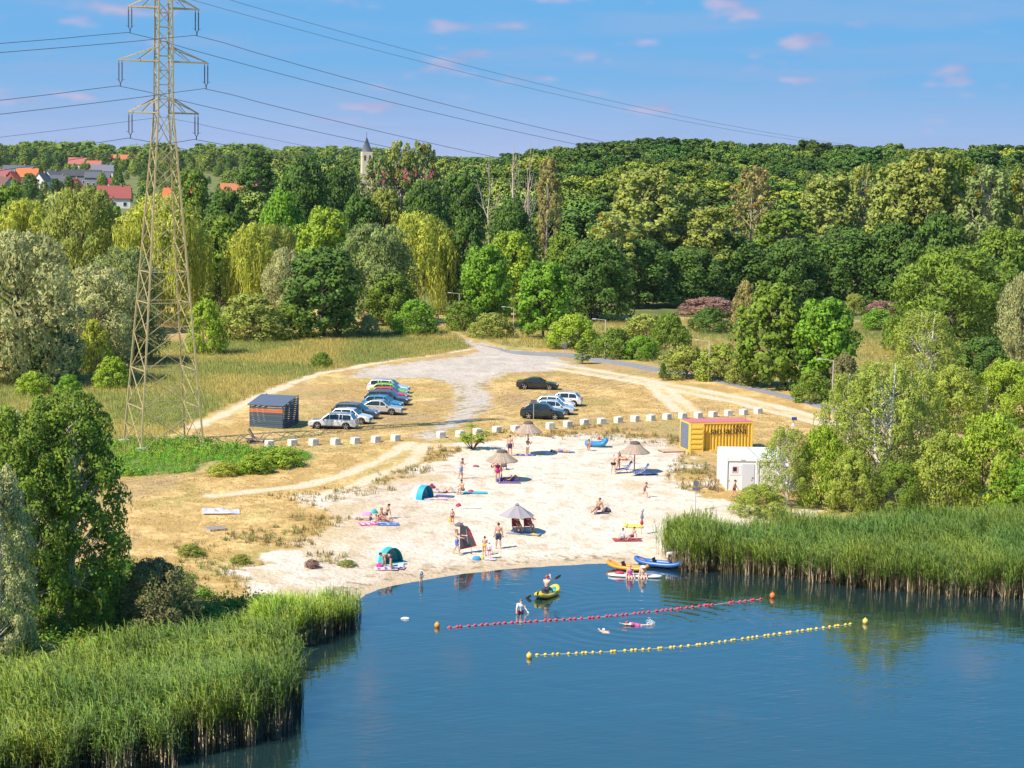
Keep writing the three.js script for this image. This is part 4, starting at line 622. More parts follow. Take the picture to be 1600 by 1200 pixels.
for (const a of [
  [44, 930, 10.5, 9, 4.6, 4.2, 0.12, ORG, [0.32, 0.33, 0.36], 'house with a bright orange roof at the far left'], [21, 860, 6.5, 7, 3.4, 4.6, 1.35, RED, [0.45, 0.08, 0.05], 'steep red gabled house left of the bright orange roof'], [5, 790, 9, 9, 3.2, 3.6, -0.5, [0.16, 0.075, 0.06], [0.4, 0.36, 0.32], 'brown roofed house cut by the left edge'], [67, 860, 7.5, 6, 4, 3.8, 1.3, GRY, WHT, 'white gabled house with a dark roof in the village'], [92, 880, 9, 7, 3.4, 3, 0.1, GRY, [0.3, 0.31, 0.34], 'low slate roofed house right of the white gable'], [128, 960, 20, 9, 5, 3, 0.05, [0.055, 0.058, 0.07], [0.2, 0.2, 0.23], 'long dark grey row house in the village'], [118, 820, 5, 5, 3, 3, 1.4, RED, [0.5, 0.08, 0.05], 'small bright red gabled house'], [153, 920, 12, 8, 5, 2.6, 0.1, GRY, [0.24, 0.25, 0.28], 'grey block house right of the small red gable'],
  [160, 1040, 12, 9, 5, 3.4, 0.2, [0.17, 0.17, 0.21], WHT, 'white house with a slate roof at the back of the village'], [177, 880, 4.5, 5, 3, 2.4, 0.3, [0.36, 0.04, 0.06], WHT, 'little crimson roofed shed beside the grey block'], [178, 610, 10.5, 9, 3.8, 3.8, 0.22, MAR, WHT, 'maroon roofed white house left of the pylon'], [282, 600, 10.5, 9, 3.8, 3.9, -0.06, [0.52, 0.13, 0.045], CRM, 'house with a wide orange roof behind the pylon'], [362, 690, 8, 8, 4, 3.6, 0.1, [0.45, 0.16, 0.07], CRM, 'orange roofed house left of the dark poplar'], [391, 700, 7.5, 8, 4, 3.4, -0.1, [0.5, 0.19, 0.12], CRM, 'paler orange roofed house next to the one left of the poplar'],
  [145, 1290, 11, 9, 4.5, 3.6, 0.1, [0.5, 0.15, 0.07], WHT, 'far orange roofed house above the slate roofs'], [172, 1310, 10, 9, 4.5, 3.6, -0.2, [0.5, 0.15, 0.07], WHT, 'far orange roofed house, second from the left in the back row'], [203, 1320, 13, 9, 4.5, 3.6, 0.15, [0.5, 0.15, 0.07], WHT, 'far orange roofed house nearest the pylon in the back row'], [122, 1180, 11, 9, 4.5, 4, 0.1, [0.42, 0.13, 0.11], WHT, 'pinkish roofed house at the back left of the village'], [148, 1120, 9, 8, 4.5, 4, -0.15, [0.40, 0.12, 0.09], WHT, 'dull red roofed house behind the long grey row'], [30, 1010, 16, 9, 4.6, 3.4, 0.05, [0.10, 0.11, 0.14], [0.4, 0.41, 0.45], 'long slate roof behind the bright orange one'], [4, 960, 8, 8, 4, 3.4, 0.3, [0.36, 0.12, 0.12], WHT, 'pink roofed white house at the left edge of the village'], [84, 940, 8, 8, 4.4, 3.2, 0.9, [0.09, 0.095, 0.12], [0.5, 0.52, 0.56], 'pale blue gabled house in the middle of the village'],
  [645, 412, 4.6, 4.5, 4.2, 2, 0.2, [0.4, 0.2, 0.17], [0.66, 0.45, 0.40], 'pink walled house half hidden by trees under the church'], [716, 700, 12, 8, 5, 2.5, 0.1, [0.5, 0.5, 0.52], WHT, 'white house right of the church, behind trees'], [745, 720, 10, 8, 5, 2.5, -0.1, [0.45, 0.45, 0.48], WHT, 'second white house right of the church'], [834, 398, 3.6, 4, 5, 1.8, 0.25, [0.3, 0.25, 0.22], WHT, 'white gable showing beside the tallest dead tree'],
]) house(...a);
{
  const p = atDist(571, 760), o = thing('church', 'pale church tower with a dark spire and maroon nave roof', 'church', [p.x, p.y - 0.5, p.z], 0.25), ht = topAt(571, 235, p.z).y - p.y, hs = topAt(571, 211, p.z).y - p.y;
  box('tower', 3.7, ht, 3.7, 0, ht / 2, 0, std([0.72, 0.60, 0.43], 0.95), o); part('spire', new THREE.ConeGeometry(2.5, hs - ht, 4, 1), std([0.10, 0.115, 0.13], 0.7), o, [0, (hs + ht) / 2, 0], [0, Math.PI / 4, 0]); bar('finial', V(0, hs - 0.3, 0), V(0, hs + 1.6, 0), 0.14, M_insul, o);
  for (const s of [-1, 1]) box('belfry_window', 0.6, 1.9, 0.1, s * 0.9, ht - 2.2, 1.87, std([0.06, 0.05, 0.05], 0.8), o);
  part('nave', polyGeo([[-4.5, 0], [4.5, 0], [4.5, 6.5], [0, 11.5], [-4.5, 6.5]], 22), std([0.72, 0.60, 0.43], 0.95), o, [13.4, 0, 0], [0, Math.PI / 2, 0]);
  for (const s of [-1, 1]) { const m = box('roof_slope', 22.6, 0.2, 7.2, 13.4, 9.0, s * 2.35, std([0.33, 0.035, 0.075], 0.8), o); m.rotation.x = s * Math.atan2(5, 4.5); }
}

// ------------------------------------------------------------------ white concrete blocks
{
  const xs = [[421, 699.6], [457, 698], [490, 697], [524, 696], [555, 694.6], [587, 692.5], [618, 690.3], [689, 685.6], [719, 684], [746, 680.5], [776, 677.5], [805, 675.5], [859.7, 671], [887, 668.5], [913, 665.7], [940, 664], [966, 661.8], [992, 659.7], [1017, 658.6], [1042, 656.7], [1066.5, 655.4], [1091, 654.6], [1114, 652.8], [1138, 651], [1161.5, 649.6], [1184.5, 647.7]];
  const g = polyGeo([[-0.33, 0], [0.33, 0], [0.33, 0.63], [-0.33, 0.63]], 0.66, 0.025), tex = tileTex(128, (u, v) => { const n = 0.9 + 0.1 * tnoise(u, v, 12) - 0.16 * sstep(0.62, 0.8, tnoise(u, v, 5)) * tnoise(u, v, 40); return [n, n * 0.985, n * 0.96]; }, true), m = std([0.78, 0.77, 0.75], 0.85, { map: tex }), r = rng(8);
  xs.forEach(([x, y], k) => { const p = hit(x, y - 1.5); const left = k < 7; single('concrete_block', g, m, left ? `white concrete block, ${ORD[k]} from the left end of the row` : k === 25 ? 'white concrete block at the right end of the row' : k < 12 ? `white concrete block, ${ORD[k - 7]} to the right of the gravel road` : `white concrete block, ${ORD[24 - k + 1]} from the right end of the row`, 'concrete block', [p.x, p.y - 0.06, p.z], 0.72 + (r() - 0.5) * 0.4, 'white blocks along the car park').rotation.z = (r() - 0.5) * 0.07; });
}

// ------------------------------------------------------------------ cars
const M_tyre = std([0.018, 0.018, 0.02], 0.85), M_rim = std([0.55, 0.55, 0.57], 0.3, { metalness: 0.8 }), M_carglass = phys([0.022, 0.03, 0.035], 0.05, { clearcoat: 0.5 }), M_head = phys([0.75, 0.78, 0.8], 0.1, { clearcoat: 1 }), M_tail = phys([0.45, 0.012, 0.015], 0.2, { clearcoat: 1 }), M_trim = std([0.02, 0.02, 0.022], 0.6), M_plate = std([0.75, 0.75, 0.72], 0.5);
const TYREG = new THREE.TorusGeometry(0.255, 0.085, 10, 24), RIMG = (() => { const l = []; for (let k = 0; k < 5; k++) { const g = new THREE.BoxGeometry(0.075, 0.22, 0.05); g.translate(0, 0.115, 0.03); g.rotateZ(k * 1.2566); l.push(g); } const c = new THREE.CylinderGeometry(0.225, 0.225, 0.06, 20, 1, true); c.rotateX(Math.PI / 2); l.push(c.toNonIndexed(), new THREE.CylinderGeometry(0.06, 0.06, 0.11, 10).rotateX(Math.PI / 2).toNonIndexed()); return mergeGeometries(l.map((g) => { const q = g.index ? g.toNonIndexed() : g; return q; })); })(), DISC = new THREE.CylinderGeometry(0.2, 0.2, 0.04, 18).rotateX(Math.PI / 2);
// cars: L length, W width, h height, belt line, hood height, then x of cowl, roof front, roof rear, tail glass foot
const CARS = {
  estate: { L: 4.6, W: 1.8, h: 1.5, belt: 0.95, hood: 0.9, cowl: 1.12, rf: 0.38, rr: -1.75, tg: -2.12, deck: 0.97, wb: 1.36, split: [0.22, -0.68, -1.0] },
  hatch: { L: 4.1, W: 1.76, h: 1.48, belt: 0.95, hood: 0.92, cowl: 1.05, rf: 0.35, rr: -1.35, tg: -1.86, deck: 0.98, wb: 1.27, split: [0.2, -0.72] },
  sedan: { L: 4.6, W: 1.78, h: 1.45, belt: 0.93, hood: 0.88, cowl: 1.05, rf: 0.32, rr: -0.85, tg: -1.62, deck: 0.98, wb: 1.33, split: [0.12] },
  coupe: { L: 4.7, W: 1.8, h: 1.38, belt: 0.9, hood: 0.86, cowl: 1.0, rf: 0.15, rr: -0.75, tg: -1.75, deck: 0.97, wb: 1.38, split: [-0.12] },
  suv: { L: 4.4, W: 1.84, h: 1.6, belt: 1.05, hood: 1.02, cowl: 1.1, rf: 0.35, rr: -1.3, tg: -1.98, deck: 1.06, wb: 1.31, split: [0.15, -0.7] },
};
function car(type, paint, px, py, turn, label, up = 0) {
  const c = CARS[type], p = hit(px, py), o = thing('parked_car', label, 'car', [p.x, p.y - 0.03, p.z], turn, 'cars parked on the dry grass'), m = phys(paint, 0.32, { clearcoat: 1, clearcoatRoughness: 0.06, metalness: 0.15 }), R = 0.33, g0 = 0.26, hl = c.L / 2;
  const low = [[hl - 0.06, g0], [hl, 0.45], [hl - 0.06, 0.66], [hl - 0.3, c.hood - 0.12], [c.cowl, c.hood], [c.cowl - 0.08, c.belt], [c.tg, c.deck], [-hl + 0.12, c.deck - 0.03], [-hl + 0.01, 0.7], [-hl, 0.42], [-hl + 0.08, g0]];
  for (const s of [-1, 1]) for (let k = 0; k <= 8; k++) { const a = Math.PI * (1 - k / 8); low.push([s * c.wb + Math.cos(a) * 0.38, Math.max(g0, 0.33 + Math.sin(a) * 0.38)]); }
  const taper = (g) => { const q = g.attributes.position; for (let k = 0; k < q.count; k++) { const x = q.getX(k), y = q.getY(k), z = q.getZ(k); q.setZ(k, z * (1 - 0.13 * Math.pow(sstep(0.62 * hl, hl, Math.abs(x)), 2)) * (1 - 0.05 * clamp((0.5 - y) / 0.3))); } g.computeVertexNormals(); return g; };
  const tum = (y) => 1 - 0.23 * clamp((y - c.belt) / (c.h - c.belt)), cab = [[c.cowl, c.belt - 0.05], [c.rf, c.h - 0.035], [(c.rf + c.rr) / 2, c.h], [c.rr, c.h - 0.05], [c.tg, c.deck - 0.05]];
  const cg = polyGeo(cab, c.W * 0.97, 0.05), q = cg.attributes.position; for (let k = 0; k < q.count; k++) q.setZ(k, q.getZ(k) * tum(q.getY(k))); cg.computeVertexNormals();
  part('body', mergeGeometries([taper(polyGeo(low, c.W, 0.07)), cg]), m, o);
  box('underbody', c.L * 0.9, 0.14, c.W * 0.8, 0, 0.27, 0, M_trim, o);
  // side windows between the pillars, windscreen and rear window
  const edge = (x) => { const pts = [...cab].reverse(); for (let k = 0; k < pts.length - 1; k++) { const a = pts[k], b = pts[k + 1]; if (x >= a[0] && x <= b[0]) return lerp(a[1], b[1], (x - a[0]) / (b[0] - a[0])); } return c.belt; };
  const xs = [c.cowl - 0.2, ...c.split.slice(0, 3), c.tg + 0.3];
  for (const s of [-1, 1]) for (let k = 0; k < xs.length - 1; k++) {
    const x1 = xs[k] - 0.035, x0 = xs[k + 1] + 0.035, n = 6, top = [], P = [], ix = [];
    for (let i = 0; i <= n; i++) { const x = lerp(x0, x1, i / n), yt = Math.max(c.belt + 0.03, edge(x) - 0.085); for (const y of [c.belt + 0.02, yt]) P.push(x, y, s * (c.W * 0.485 * tum(y) + 0.008)); if (i) { const a = (i - 1) * 2; s > 0 ? ix.push(a, a + 2, a + 1, a + 1, a + 2, a + 3) : ix.push(a, a + 1, a + 2, a + 1, a + 3, a + 2); } }
    const g = new THREE.BufferGeometry(); g.setAttribute('position', new THREE.Float32BufferAttribute(P, 3)); g.setIndex(ix); g.computeVertexNormals(); part('side_window', g, M_carglass, o);
  }
  const screen = (name, xa, ya, xb, yb, dir) => { const w0 = c.W * 0.45 * tum(ya), w1 = c.W * 0.43 * tum(yb), nx = dir * (yb - ya), ny = Math.abs(xb - xa), l = Math.hypot(nx, ny), ox = nx / l * 0.014, oy = ny / l * 0.014; const g = new THREE.BufferGeometry(); g.setAttribute('position', new THREE.Float32BufferAttribute([xa + ox, ya + oy, -w0, xa + ox, ya + oy, w0, xb + ox, yb + oy, w1, xb + ox, yb + oy, -w1], 3)); g.setIndex(dir > 0 ? [0, 2, 1, 0, 3, 2] : [0, 1, 2, 0, 2, 3]); g.computeVertexNormals(); part(name, g, M_carglass, o); };
  const cut = (a, b, t) => [lerp(a[0], b[0], t), lerp(a[1], b[1], t)], f0 = cut(cab[0], cab[1], 0.14), f1 = cut(cab[0], cab[1], 0.9), r0 = cut(cab[4], cab[3], 0.14), r1 = cut(cab[4], cab[3], 0.9);
  screen('windscreen', f0[0], f0[1], f1[0], f1[1], 1); screen('rear_window', r0[0], r0[1], r1[0], r1[1], -1);
  for (const sx of [-1, 1]) for (const sz of [-1, 1]) { const w = new THREE.Group(); w.name = 'wheel'; w.position.set(sx * c.wb, 0.34, sz * (c.W / 2 - 0.1)); if (sz < 0) w.rotation.y = Math.PI; o.add(w); part('tyre', TYREG, M_tyre, w).scale.set(1, 1, 1.15); part('rim', RIMG, M_rim, w, [0, 0, 0.05]); part('brake_disc', DISC, M_trim, w, [0, 0, 0]); }
  for (const s of [-1, 1]) { box('headlight', 0.2, 0.15, 0.36, hl - 0.17, 0.66, s * c.W * 0.33, M_head, o).rotation.z = -0.5; box('tail_light', 0.1, 0.2, 0.3, -hl + 0.07, 0.82, s * c.W * 0.34, M_tail, o); const mi = part('mirror', SPH, m, o, [c.cowl - 0.28, c.belt + 0.05, s * (c.W * 0.5 + 0.06)]); mi.scale.set(0.1, 0.075, 0.1); box('sill', c.wb * 2 - 0.85, 0.06, 0.03, 0, 0.3, s * (c.W * 0.5 - 0.005), M_trim, o); for (const hx of type === 'coupe' ? [0] : [0.1, -0.75]) box('door_handle', 0.16, 0.03, 0.03, hx - 0.2, c.belt - 0.12, s * (c.W * 0.5 + 0.004), M_trim, o); }
  box('grille', 0.04, 0.16, 0.7, hl - 0.02, 0.5, 0, M_trim, o); box('number_plate', 0.03, 0.11, 0.5, -hl - 0.005, 0.62, 0, M_plate, o);
  if (up) for (const s of [-1, 1]) bar('roof_rail', V(c.rf - 0.2, c.h + 0.02, s * c.W * 0.36), V(c.rr + 0.1, c.h + 0.0, s * c.W * 0.36), 0.04, M_rim, o);
  return o;
}
for (const a of [
  ['estate', [0.62, 0.63, 0.66], 521, 669, Math.PI - 0.12, 'silver estate car nearest the slatted shed, facing left', 1], ['hatch', [0.80, 0.80, 0.81], 548, 661, -0.2, 'white hatchback just behind the silver estate car'], ['estate', [0.025, 0.045, 0.085], 556, 653, -0.18, 'dark navy estate car behind the white hatchback', 1],
  ['sedan', [0.50, 0.48, 0.46], 594, 646.5, -0.14, 'silver grey saloon at the front of the second row of cars'], ['hatch', [0.03, 0.22, 0.42], 598, 639.5, -0.14, 'blue hatchback behind the silver grey saloon'], ['estate', [0.03, 0.05, 0.09], 605, 632, -0.14, 'dark blue estate car between the blue and red cars', 1], ['hatch', [0.55, 0.03, 0.05], 608, 625.5, -0.14, 'red hatchback in the second row of cars'], ['hatch', [0.22, 0.55, 0.04], 609, 619.5, -0.14, 'lime green hatchback behind the red one'], ['estate', [0.66, 0.69, 0.72], 607, 613.5, -0.14, 'pale silver people carrier, rearmost of the second row', 1],
  ['coupe', [0.012, 0.014, 0.02], 840, 608, -0.1, 'black coupe parked alone behind the white blocks'], ['suv', [0.012, 0.022, 0.026], 848, 654, -0.12, 'black crossover car nearest the beach behind the sign'], ['hatch', [0.50, 0.58, 0.68], 866, 647, -0.14, 'pale blue hatchback behind the black crossover'], ['hatch', [0.78, 0.78, 0.80], 867, 640, -0.14, 'white hatchback behind the pale blue one'], ['hatch', [0.74, 0.74, 0.77], 879, 633.5, Math.PI - 0.16, 'white small car facing left, rearmost of the right cars'],
]) car(...a);

// ------------------------------------------------------------------ slatted shed, yellow container, white cabins
{
  const p = hit(390, 666.5), o = thing('slatted_shed', 'dark slatted shed with orange boards and sloping roof in the car park', 'shed', [p.x, p.y - 0.05, p.z], -15 * DEG), W = 3.3, D = 4.1, hf = 2.05, hb = 2.75;
  const dk = std([0.055, 0.085, 0.12], 0.75), dk2 = std([0.075, 0.105, 0.14], 0.75), og = std([0.55, 0.15, 0.06], 0.75), rf = std([0.10, 0.125, 0.18], 0.6), inn = std([0.03, 0.035, 0.045], 0.9);
  for (const [x, z, h] of [[0.05, -0.05, hf], [W - 0.05, -0.05, hf], [0.05, -D + 0.05, hb], [W - 0.05, -D + 0.05, hb], [W - 0.05, -D / 2, (hf + hb) / 2], [W / 2, -0.05, hf]]) box('post', 0.1, h, 0.1, x, h / 2, z, dk, o);
  for (let k = 0; k < 11; k++) { const y = 0.14 + k * 0.175; box('board', W, 0.15, 0.03, W / 2, y, 0.016, k >= 8 && k <= 9 ? og : k % 3 ? dk : dk2, o); }
  for (let k = 0; k < 13; k++) { const y = 0.14 + k * 0.19, cutz = y < hf - 0.08 ? 0 : (y - hf + 0.08) / (hb - hf) * D; box('board', 0.03, 0.13, D - cutz, W + 0.016, y, -(D + cutz) / 2, k % 2 ? dk : dk2, o); box('board', 0.03, 0.13, D - cutz, -0.016, y, -(D + cutz) / 2, dk, o); }
  for (let k = 0; k < 12; k++) box('board', W, 0.15, 0.03, W / 2, 0.14 + k * 0.2, -D - 0.016, dk, o);
  const r = box('roof', W + 0.3, 0.08, D * 0.86, W / 2, 0, 0, rf, o), a = Math.atan2(hb - hf, D); r.rotation.x = a; r.position.set(W / 2 - 0.05, hf + 0.1 + (hb - hf) * 0.4, -D * 0.4); box('base', W, 0.06, D, W / 2, 0.06, -D / 2, inn, o);
}
{
  const p = hit(1076, 705), o = thing('shipping_container', 'yellow corrugated container with lettering and a pink red roof', 'container', [p.x, p.y - 0.05, p.z], 15 * DEG), W = 6.06, D = 2.44, h = 2.59;
  const ye = std([0.82, 0.53, 0.075], 0.6), ye2 = std([0.82, 0.55, 0.09], 0.6), rd = std([0.55, 0.16, 0.19], 0.8), sh = std([0.16, 0.19, 0.26], 0.6), ink = std([0.035, 0.022, 0.018], 0.8);
  for (const x of [0.07, W - 0.07]) for (const z of [-0.07, -D + 0.07]) box('corner_post', 0.14, h, 0.14, x, h / 2, z, ye2, o);
  for (const y of [0.09, h - 0.07]) { for (const z of [-0.06, -D + 0.06]) box('rail', W - 0.28, 0.14, 0.12, W / 2, y, z, ye2, o); for (const x of [0.06, W - 0.06]) box('rail', 0.12, 0.14, D - 0.28, x, y, -D / 2, ye2, o); }
  const corr = (len) => { const pts = [], n = Math.round(len / 0.3), q = len / n; for (let k = 0; k < n; k++) { const x = k * q; pts.push([x, 0], [x + q * 0.3, 0], [x + q * 0.45, -0.13], [x + q * 0.85, -0.13]); } pts.push([len, 0]); const P = [], ix = []; pts.forEach(([x, z], i) => { P.push(x, 0.16, z, x, h - 0.14, z); if (i) { const a = (i - 1) * 2; ix.push(a, a + 2, a + 1, a + 1, a + 2, a + 3); } }); const g = new THREE.BufferGeometry(); g.setAttribute('position', new THREE.Float32BufferAttribute(P, 3)); g.setIndex(ix); const f = g.toNonIndexed(); f.computeVertexNormals(); return f; };
  part('corrugated_wall', corr(W - 0.28), ye, o, [0.14, 0, -0.03]); part('corrugated_wall', corr(W - 0.28), ye, o, [W - 0.14, 0, -D + 0.03], [0, Math.PI, 0]); part('corrugated_wall', corr(D - 0.28), ye, o, [W - 0.03, 0, -0.14], [0, Math.PI / 2, 0]);
  box('roof', W - 0.02, 0.05, D - 0.02, W / 2, h + 0.025, -D / 2, rd, o); box('floor', W - 0.3, 0.1, D - 0.3, W / 2, 0.12, -D / 2, ink, o); box('roller_shutter', 0.05, h - 0.35, D - 0.4, 0.06, h / 2, -D / 2, sh, o); for (let k = 0; k < 10; k++) box('shutter_slat', 0.03, 0.19, D - 0.42, 0.022, 0.32 + k * 0.215, -D / 2, sh, o);
  const dr = new THREE.Group(); dr.name = 'door_leaf'; dr.position.set(0.06, 0, 0.12); dr.rotation.y = -0.1; o.add(dr); box('panel', 1.18, h - 0.12, 0.05, 0.6, h / 2, 0, ye, dr); for (let k = 0; k < 5; k++) box('rib', 1.0, 0.2, 0.06, 0.6, 0.4 + k * 0.45, 0.05, ye2, dr); for (const x of [0.04, 1.16]) box('door_edge', 0.08, h - 0.12, 0.1, x, h / 2, 0.01, ye2, dr); box('hinge', 0.06, h - 0.2, 0.12, 0.0, h / 2, -0.06, ye2, dr);
  for (const x of [W - 0.7, W - 0.08]) bar('antenna', V(x, h, -0.2), V(x, h + 0.75, -0.2), 0.03, M_insul, o, ROD);
  const font = await new FontLoader().loadAsync('fonts/droid/droid_serif_bold.typeface.json');
  const word = (t, size, x, y) => { const g = new TextGeometry(t, { font, size, depth: 0.012, curveSegments: 4 }); part('lettering', g, ink, o, [x, y, 0.004]); }; word('SIO SIOPNI', 0.44, 2.0, 1.5); word('SALNA', 0.27, 4.1, 2.03);
  const q = hit(1052, 706), ramp = thing('wooden_ramp', 'low wooden deck lying in front of the yellow container', 'deck', [q.x, q.y, q.z], 15 * DEG); for (let k = 0; k < 9; k++) box('plank', 0.21, 0.05, 1.5, -1.0 + k * 0.235, 0.1, -0.3, std([0.5 + 0.04 * (k % 3), 0.36, 0.25], 0.9), ramp); for (const z of [-0.9, 0.3]) box('joist', 2.1, 0.09, 0.09, -0.05, 0.03, z, std([0.3, 0.18, 0.13], 0.9), ramp);
}
{
  const p = hit(1134, 766), o = thing('white_cabin', 'pair of white site cabins with a small window and grey door', 'cabin', [p.x, p.y - 0.05, p.z], 1.5 * DEG), wh = std([0.78, 0.78, 0.79], 0.55), gr = std([0.42, 0.42, 0.46], 0.6), dor = std([0.60, 0.61, 0.68], 0.5);
  for (let k = 0; k < 2; k++) {
    const x0 = k * 2.46; const b = new THREE.Group(); b.name = 'cabin_unit'; b.position.x = x0; o.add(b); box('wall', 2.42, 2.5, 6.0, 1.22, 1.3, -3.02, wh, b); box('roof', 2.44, 0.12, 6.06, 1.22, 2.62, -3.02, wh, b); box('base_rail', 2.43, 0.14, 6.04, 1.22, 0.08, -3.02, wh, b);
    for (const x of [0.05, 2.39]) box('corner_post', 0.1, 2.62, 0.08, x, 1.33, 0.012, wh, b); box('fascia', 2.24, 0.2, 0.06, 1.22, 2.48, 0.012, wh, b); box('roof_gutter', 0.09, 0.04, 5.9, 2.38, 2.70, -3, gr, b); box('roof_gutter', 0.06, 0.03, 5.9, 0.06, 2.695, -3, gr, b);
    for (let s = 0; s < 5; s++) box('wall_seam', 0.012, 2.3, 0.02, k ? 2.436 : 0.004, 1.3, -1 - s, gr, b);
    if (!k) { box('panel_seam', 2.2, 0.035, 0.02, 1.22, 2.36, 0.01, gr, b); box('panel_seam', 0.03, 2.2, 0.02, 0.13, 1.26, 0.01, gr, b); }
  }
  const w = box('window', 0.5, 0.52, 0.06, 0.66, 1.75, 0.01, wh, o); const f = part('window_frame', UNIT, std([0.5, 0.10, 0.22], 0.6), w, [0, 0, 0.35]); f.scale.set(0.74, 0.76, 0.7); const g = part('pane', UNIT, M_glass, w, [0, 0, 0.62]); g.scale.set(0.5, 0.55, 0.5);
  box('wall_panel', 0.9, 0.8, 0.02, 0.72, 1.68, -0.005, wh, o); const d = box('door', 0.98, 2.05, 0.06, 1.72, 1.15, 0.01, dor, o); const dh = part('handle', UNIT, M_insul, d, [0.36, -0.03, 0.9]); dh.scale.set(0.12, 0.03, 0.8); const lk = part('lock', UNIT, M_insul, d, [0.3, -0.12, 0.8]); lk.scale.set(0.06, 0.03, 0.6); box('name_strip', 0.36, 0.06, 0.02, 1.3, 2.48, 0.055, std([0.5, 0.38, 0.4], 0.7), o); box('vent', 0.06, 0.08, 0.03, 0.22, 0.85, 0.01, gr, o);
  for (const [y, z, w2] of [[1.9, -1.2, 0.5], [1.6, -1.0, 0.7], [1.2, -0.7, 0.3], [1.0, -1.6, 0.25]]) box('wall_scrawl', 0.012, 0.06, w2, -0.002, y, z, std([0.42, 0.42, 0.5], 0.8), o);
}

// ------------------------------------------------------------------ posts, signs, lamps
function lamp(px, py, top, label, arm = 1) { const p = hit(px, py), h = topAt(px, top, p.z).y - p.y, o = thing('street_lamp', label, 'street lamp', [p.x, p.y - 0.1, p.z], 0, 'lamp posts along the path'), m = std([0.52, 0.47, 0.42], 0.6); const g = new THREE.CylinderGeometry(0.05, 0.085, h, 8); g.translate(0, h / 2, 0); part('post', g, m, o); bar('arm', V(0.05, h, 0), V(-1.25 * arm, h + 0.12, 0), 0.06, m, o, ROD); const hd = part('lamp_head', SPH, std([0.5, 0.5, 0.52], 0.5), o, [-1.45 * arm, h + 0.12, 0]); hd.scale.set(0.34, 0.07, 0.13); return o; }
const l1 = lamp(717, 510, 458, 'street lamp at the road mouth with a red white sign'); { const s = part('traffic_sign', new THREE.CylinderGeometry(0.4, 0.4, 0.04, 24), std([0.62, 0.05, 0.06], 0.5), l1, [0, 2.5, 0.09], [Math.PI / 2, 0, 0]); part('sign_bar', UNIT, std([0.8, 0.8, 0.8], 0.5), s, [0, 0.022, 0]).scale.set(0.5, 0.02, 0.16); }
lamp(802, 527, 480, 'thin lamp post above the road junction'); lamp(945, 560, 499, 'lamp post at the first bend of the path'); lamp(1107, 595, 532, 'lamp post in the middle of the path bushes'); lamp(1300, 630, 562, 'lamp post left of the right birches'); lamp(1540, 668, 604, 'lamp post among the bushes at the right edge');
function post(name, px, py, top, label, cat, build) { const p = hit(px, py), h = topAt(px, top, p.z).y - p.y, o = thing(name, label, cat, [p.x, p.y - 0.15, p.z], 0), m = std([0.5, 0.5, 0.52], 0.5, { metalness: 0.5 }); const g = new THREE.CylinderGeometry(0.035, 0.035, h + 0.15, 8); g.translate(0, (h + 0.15) / 2, 0); part('post', g, m, o); build(o, h + 0.15); return o; }
const M_signback = std([0.12, 0.12, 0.15], 0.6);
post('road_sign', 1086.5, 797, 751, 'grey backed sign with a disc and a plate at the beach entrance', 'sign', (o, h) => { part('sign_disc', new THREE.CylinderGeometry(0.22, 0.22, 0.03, 24), M_signback, o, [0, h - 0.2, 0.05], [Math.PI / 2, 0, 0]); box('sign_plate', 0.56, 0.24, 0.03, 0, h - 0.62, 0.05, M_signback, o); });
post('road_sign', 833.5, 657, 624, 'square dark backed sign standing in front of the black crossover', 'sign', (o, h) => box('sign_plate', 0.6, 0.36, 0.03, 0, h - 0.2, 0.05, M_signback, o));
post('road_sign', 881.5, 558, 537, 'small dark sign at the road junction', 'sign', (o, h) => box('sign_plate', 0.6, 0.55, 0.03, 0, h - 0.3, 0.05, M_signback, o));
post('solar_lamp', 1239, 676, 654, 'white post with a tilted blue solar panel', 'solar lamp', (o, h) => { const q = box('solar_panel', 0.5, 0.34, 0.04, 0.08, h, 0.05, std([0.02, 0.04, 0.18], 0.3), o); q.rotation.x = -0.7; box('control_box', 0.22, 0.3, 0.16, -0.04, h * 0.6, 0, std([0.75, 0.75, 0.74], 0.6), o); bar('brace', V(-0.1, 0, 0), V(0, h * 0.7, 0), 0.06, std([0.75, 0.75, 0.74], 0.6), o); });
{ const p = hit(1002, 835), o = thing('flag_pole', 'slim pole with a furled red and dark flag by the reeds', 'flag', [p.x, p.y - 0.1, p.z], 0), h = topAt(1004, 797, p.z).y - p.y; bar('pole', V(0, 0, 0), V(0.08, h, 0), 0.04, std([0.3, 0.28, 0.27], 0.6), o, ROD); const fl = (n, y0, y1, c) => { const pts = [[0.02, y0], [0.13, lerp(y0, y1, 0.3)], [0.1, lerp(y0, y1, 0.7)], [0.03, y1]].map(([r, y]) => new THREE.Vector2(r, y)); part(n, new THREE.LatheGeometry(pts, 10), std(c, 0.9), o, [0.02, 0, 0]); }; fl('flag_cloth', 0.75, 1.15, [0.42, 0.03, 0.04]); fl('flag_cloth', 1.15, 1.65, [0.22, 0.2, 0.25]); fl('flag_cloth', 1.65, 2.0, [0.5, 0.48, 0.5]); }

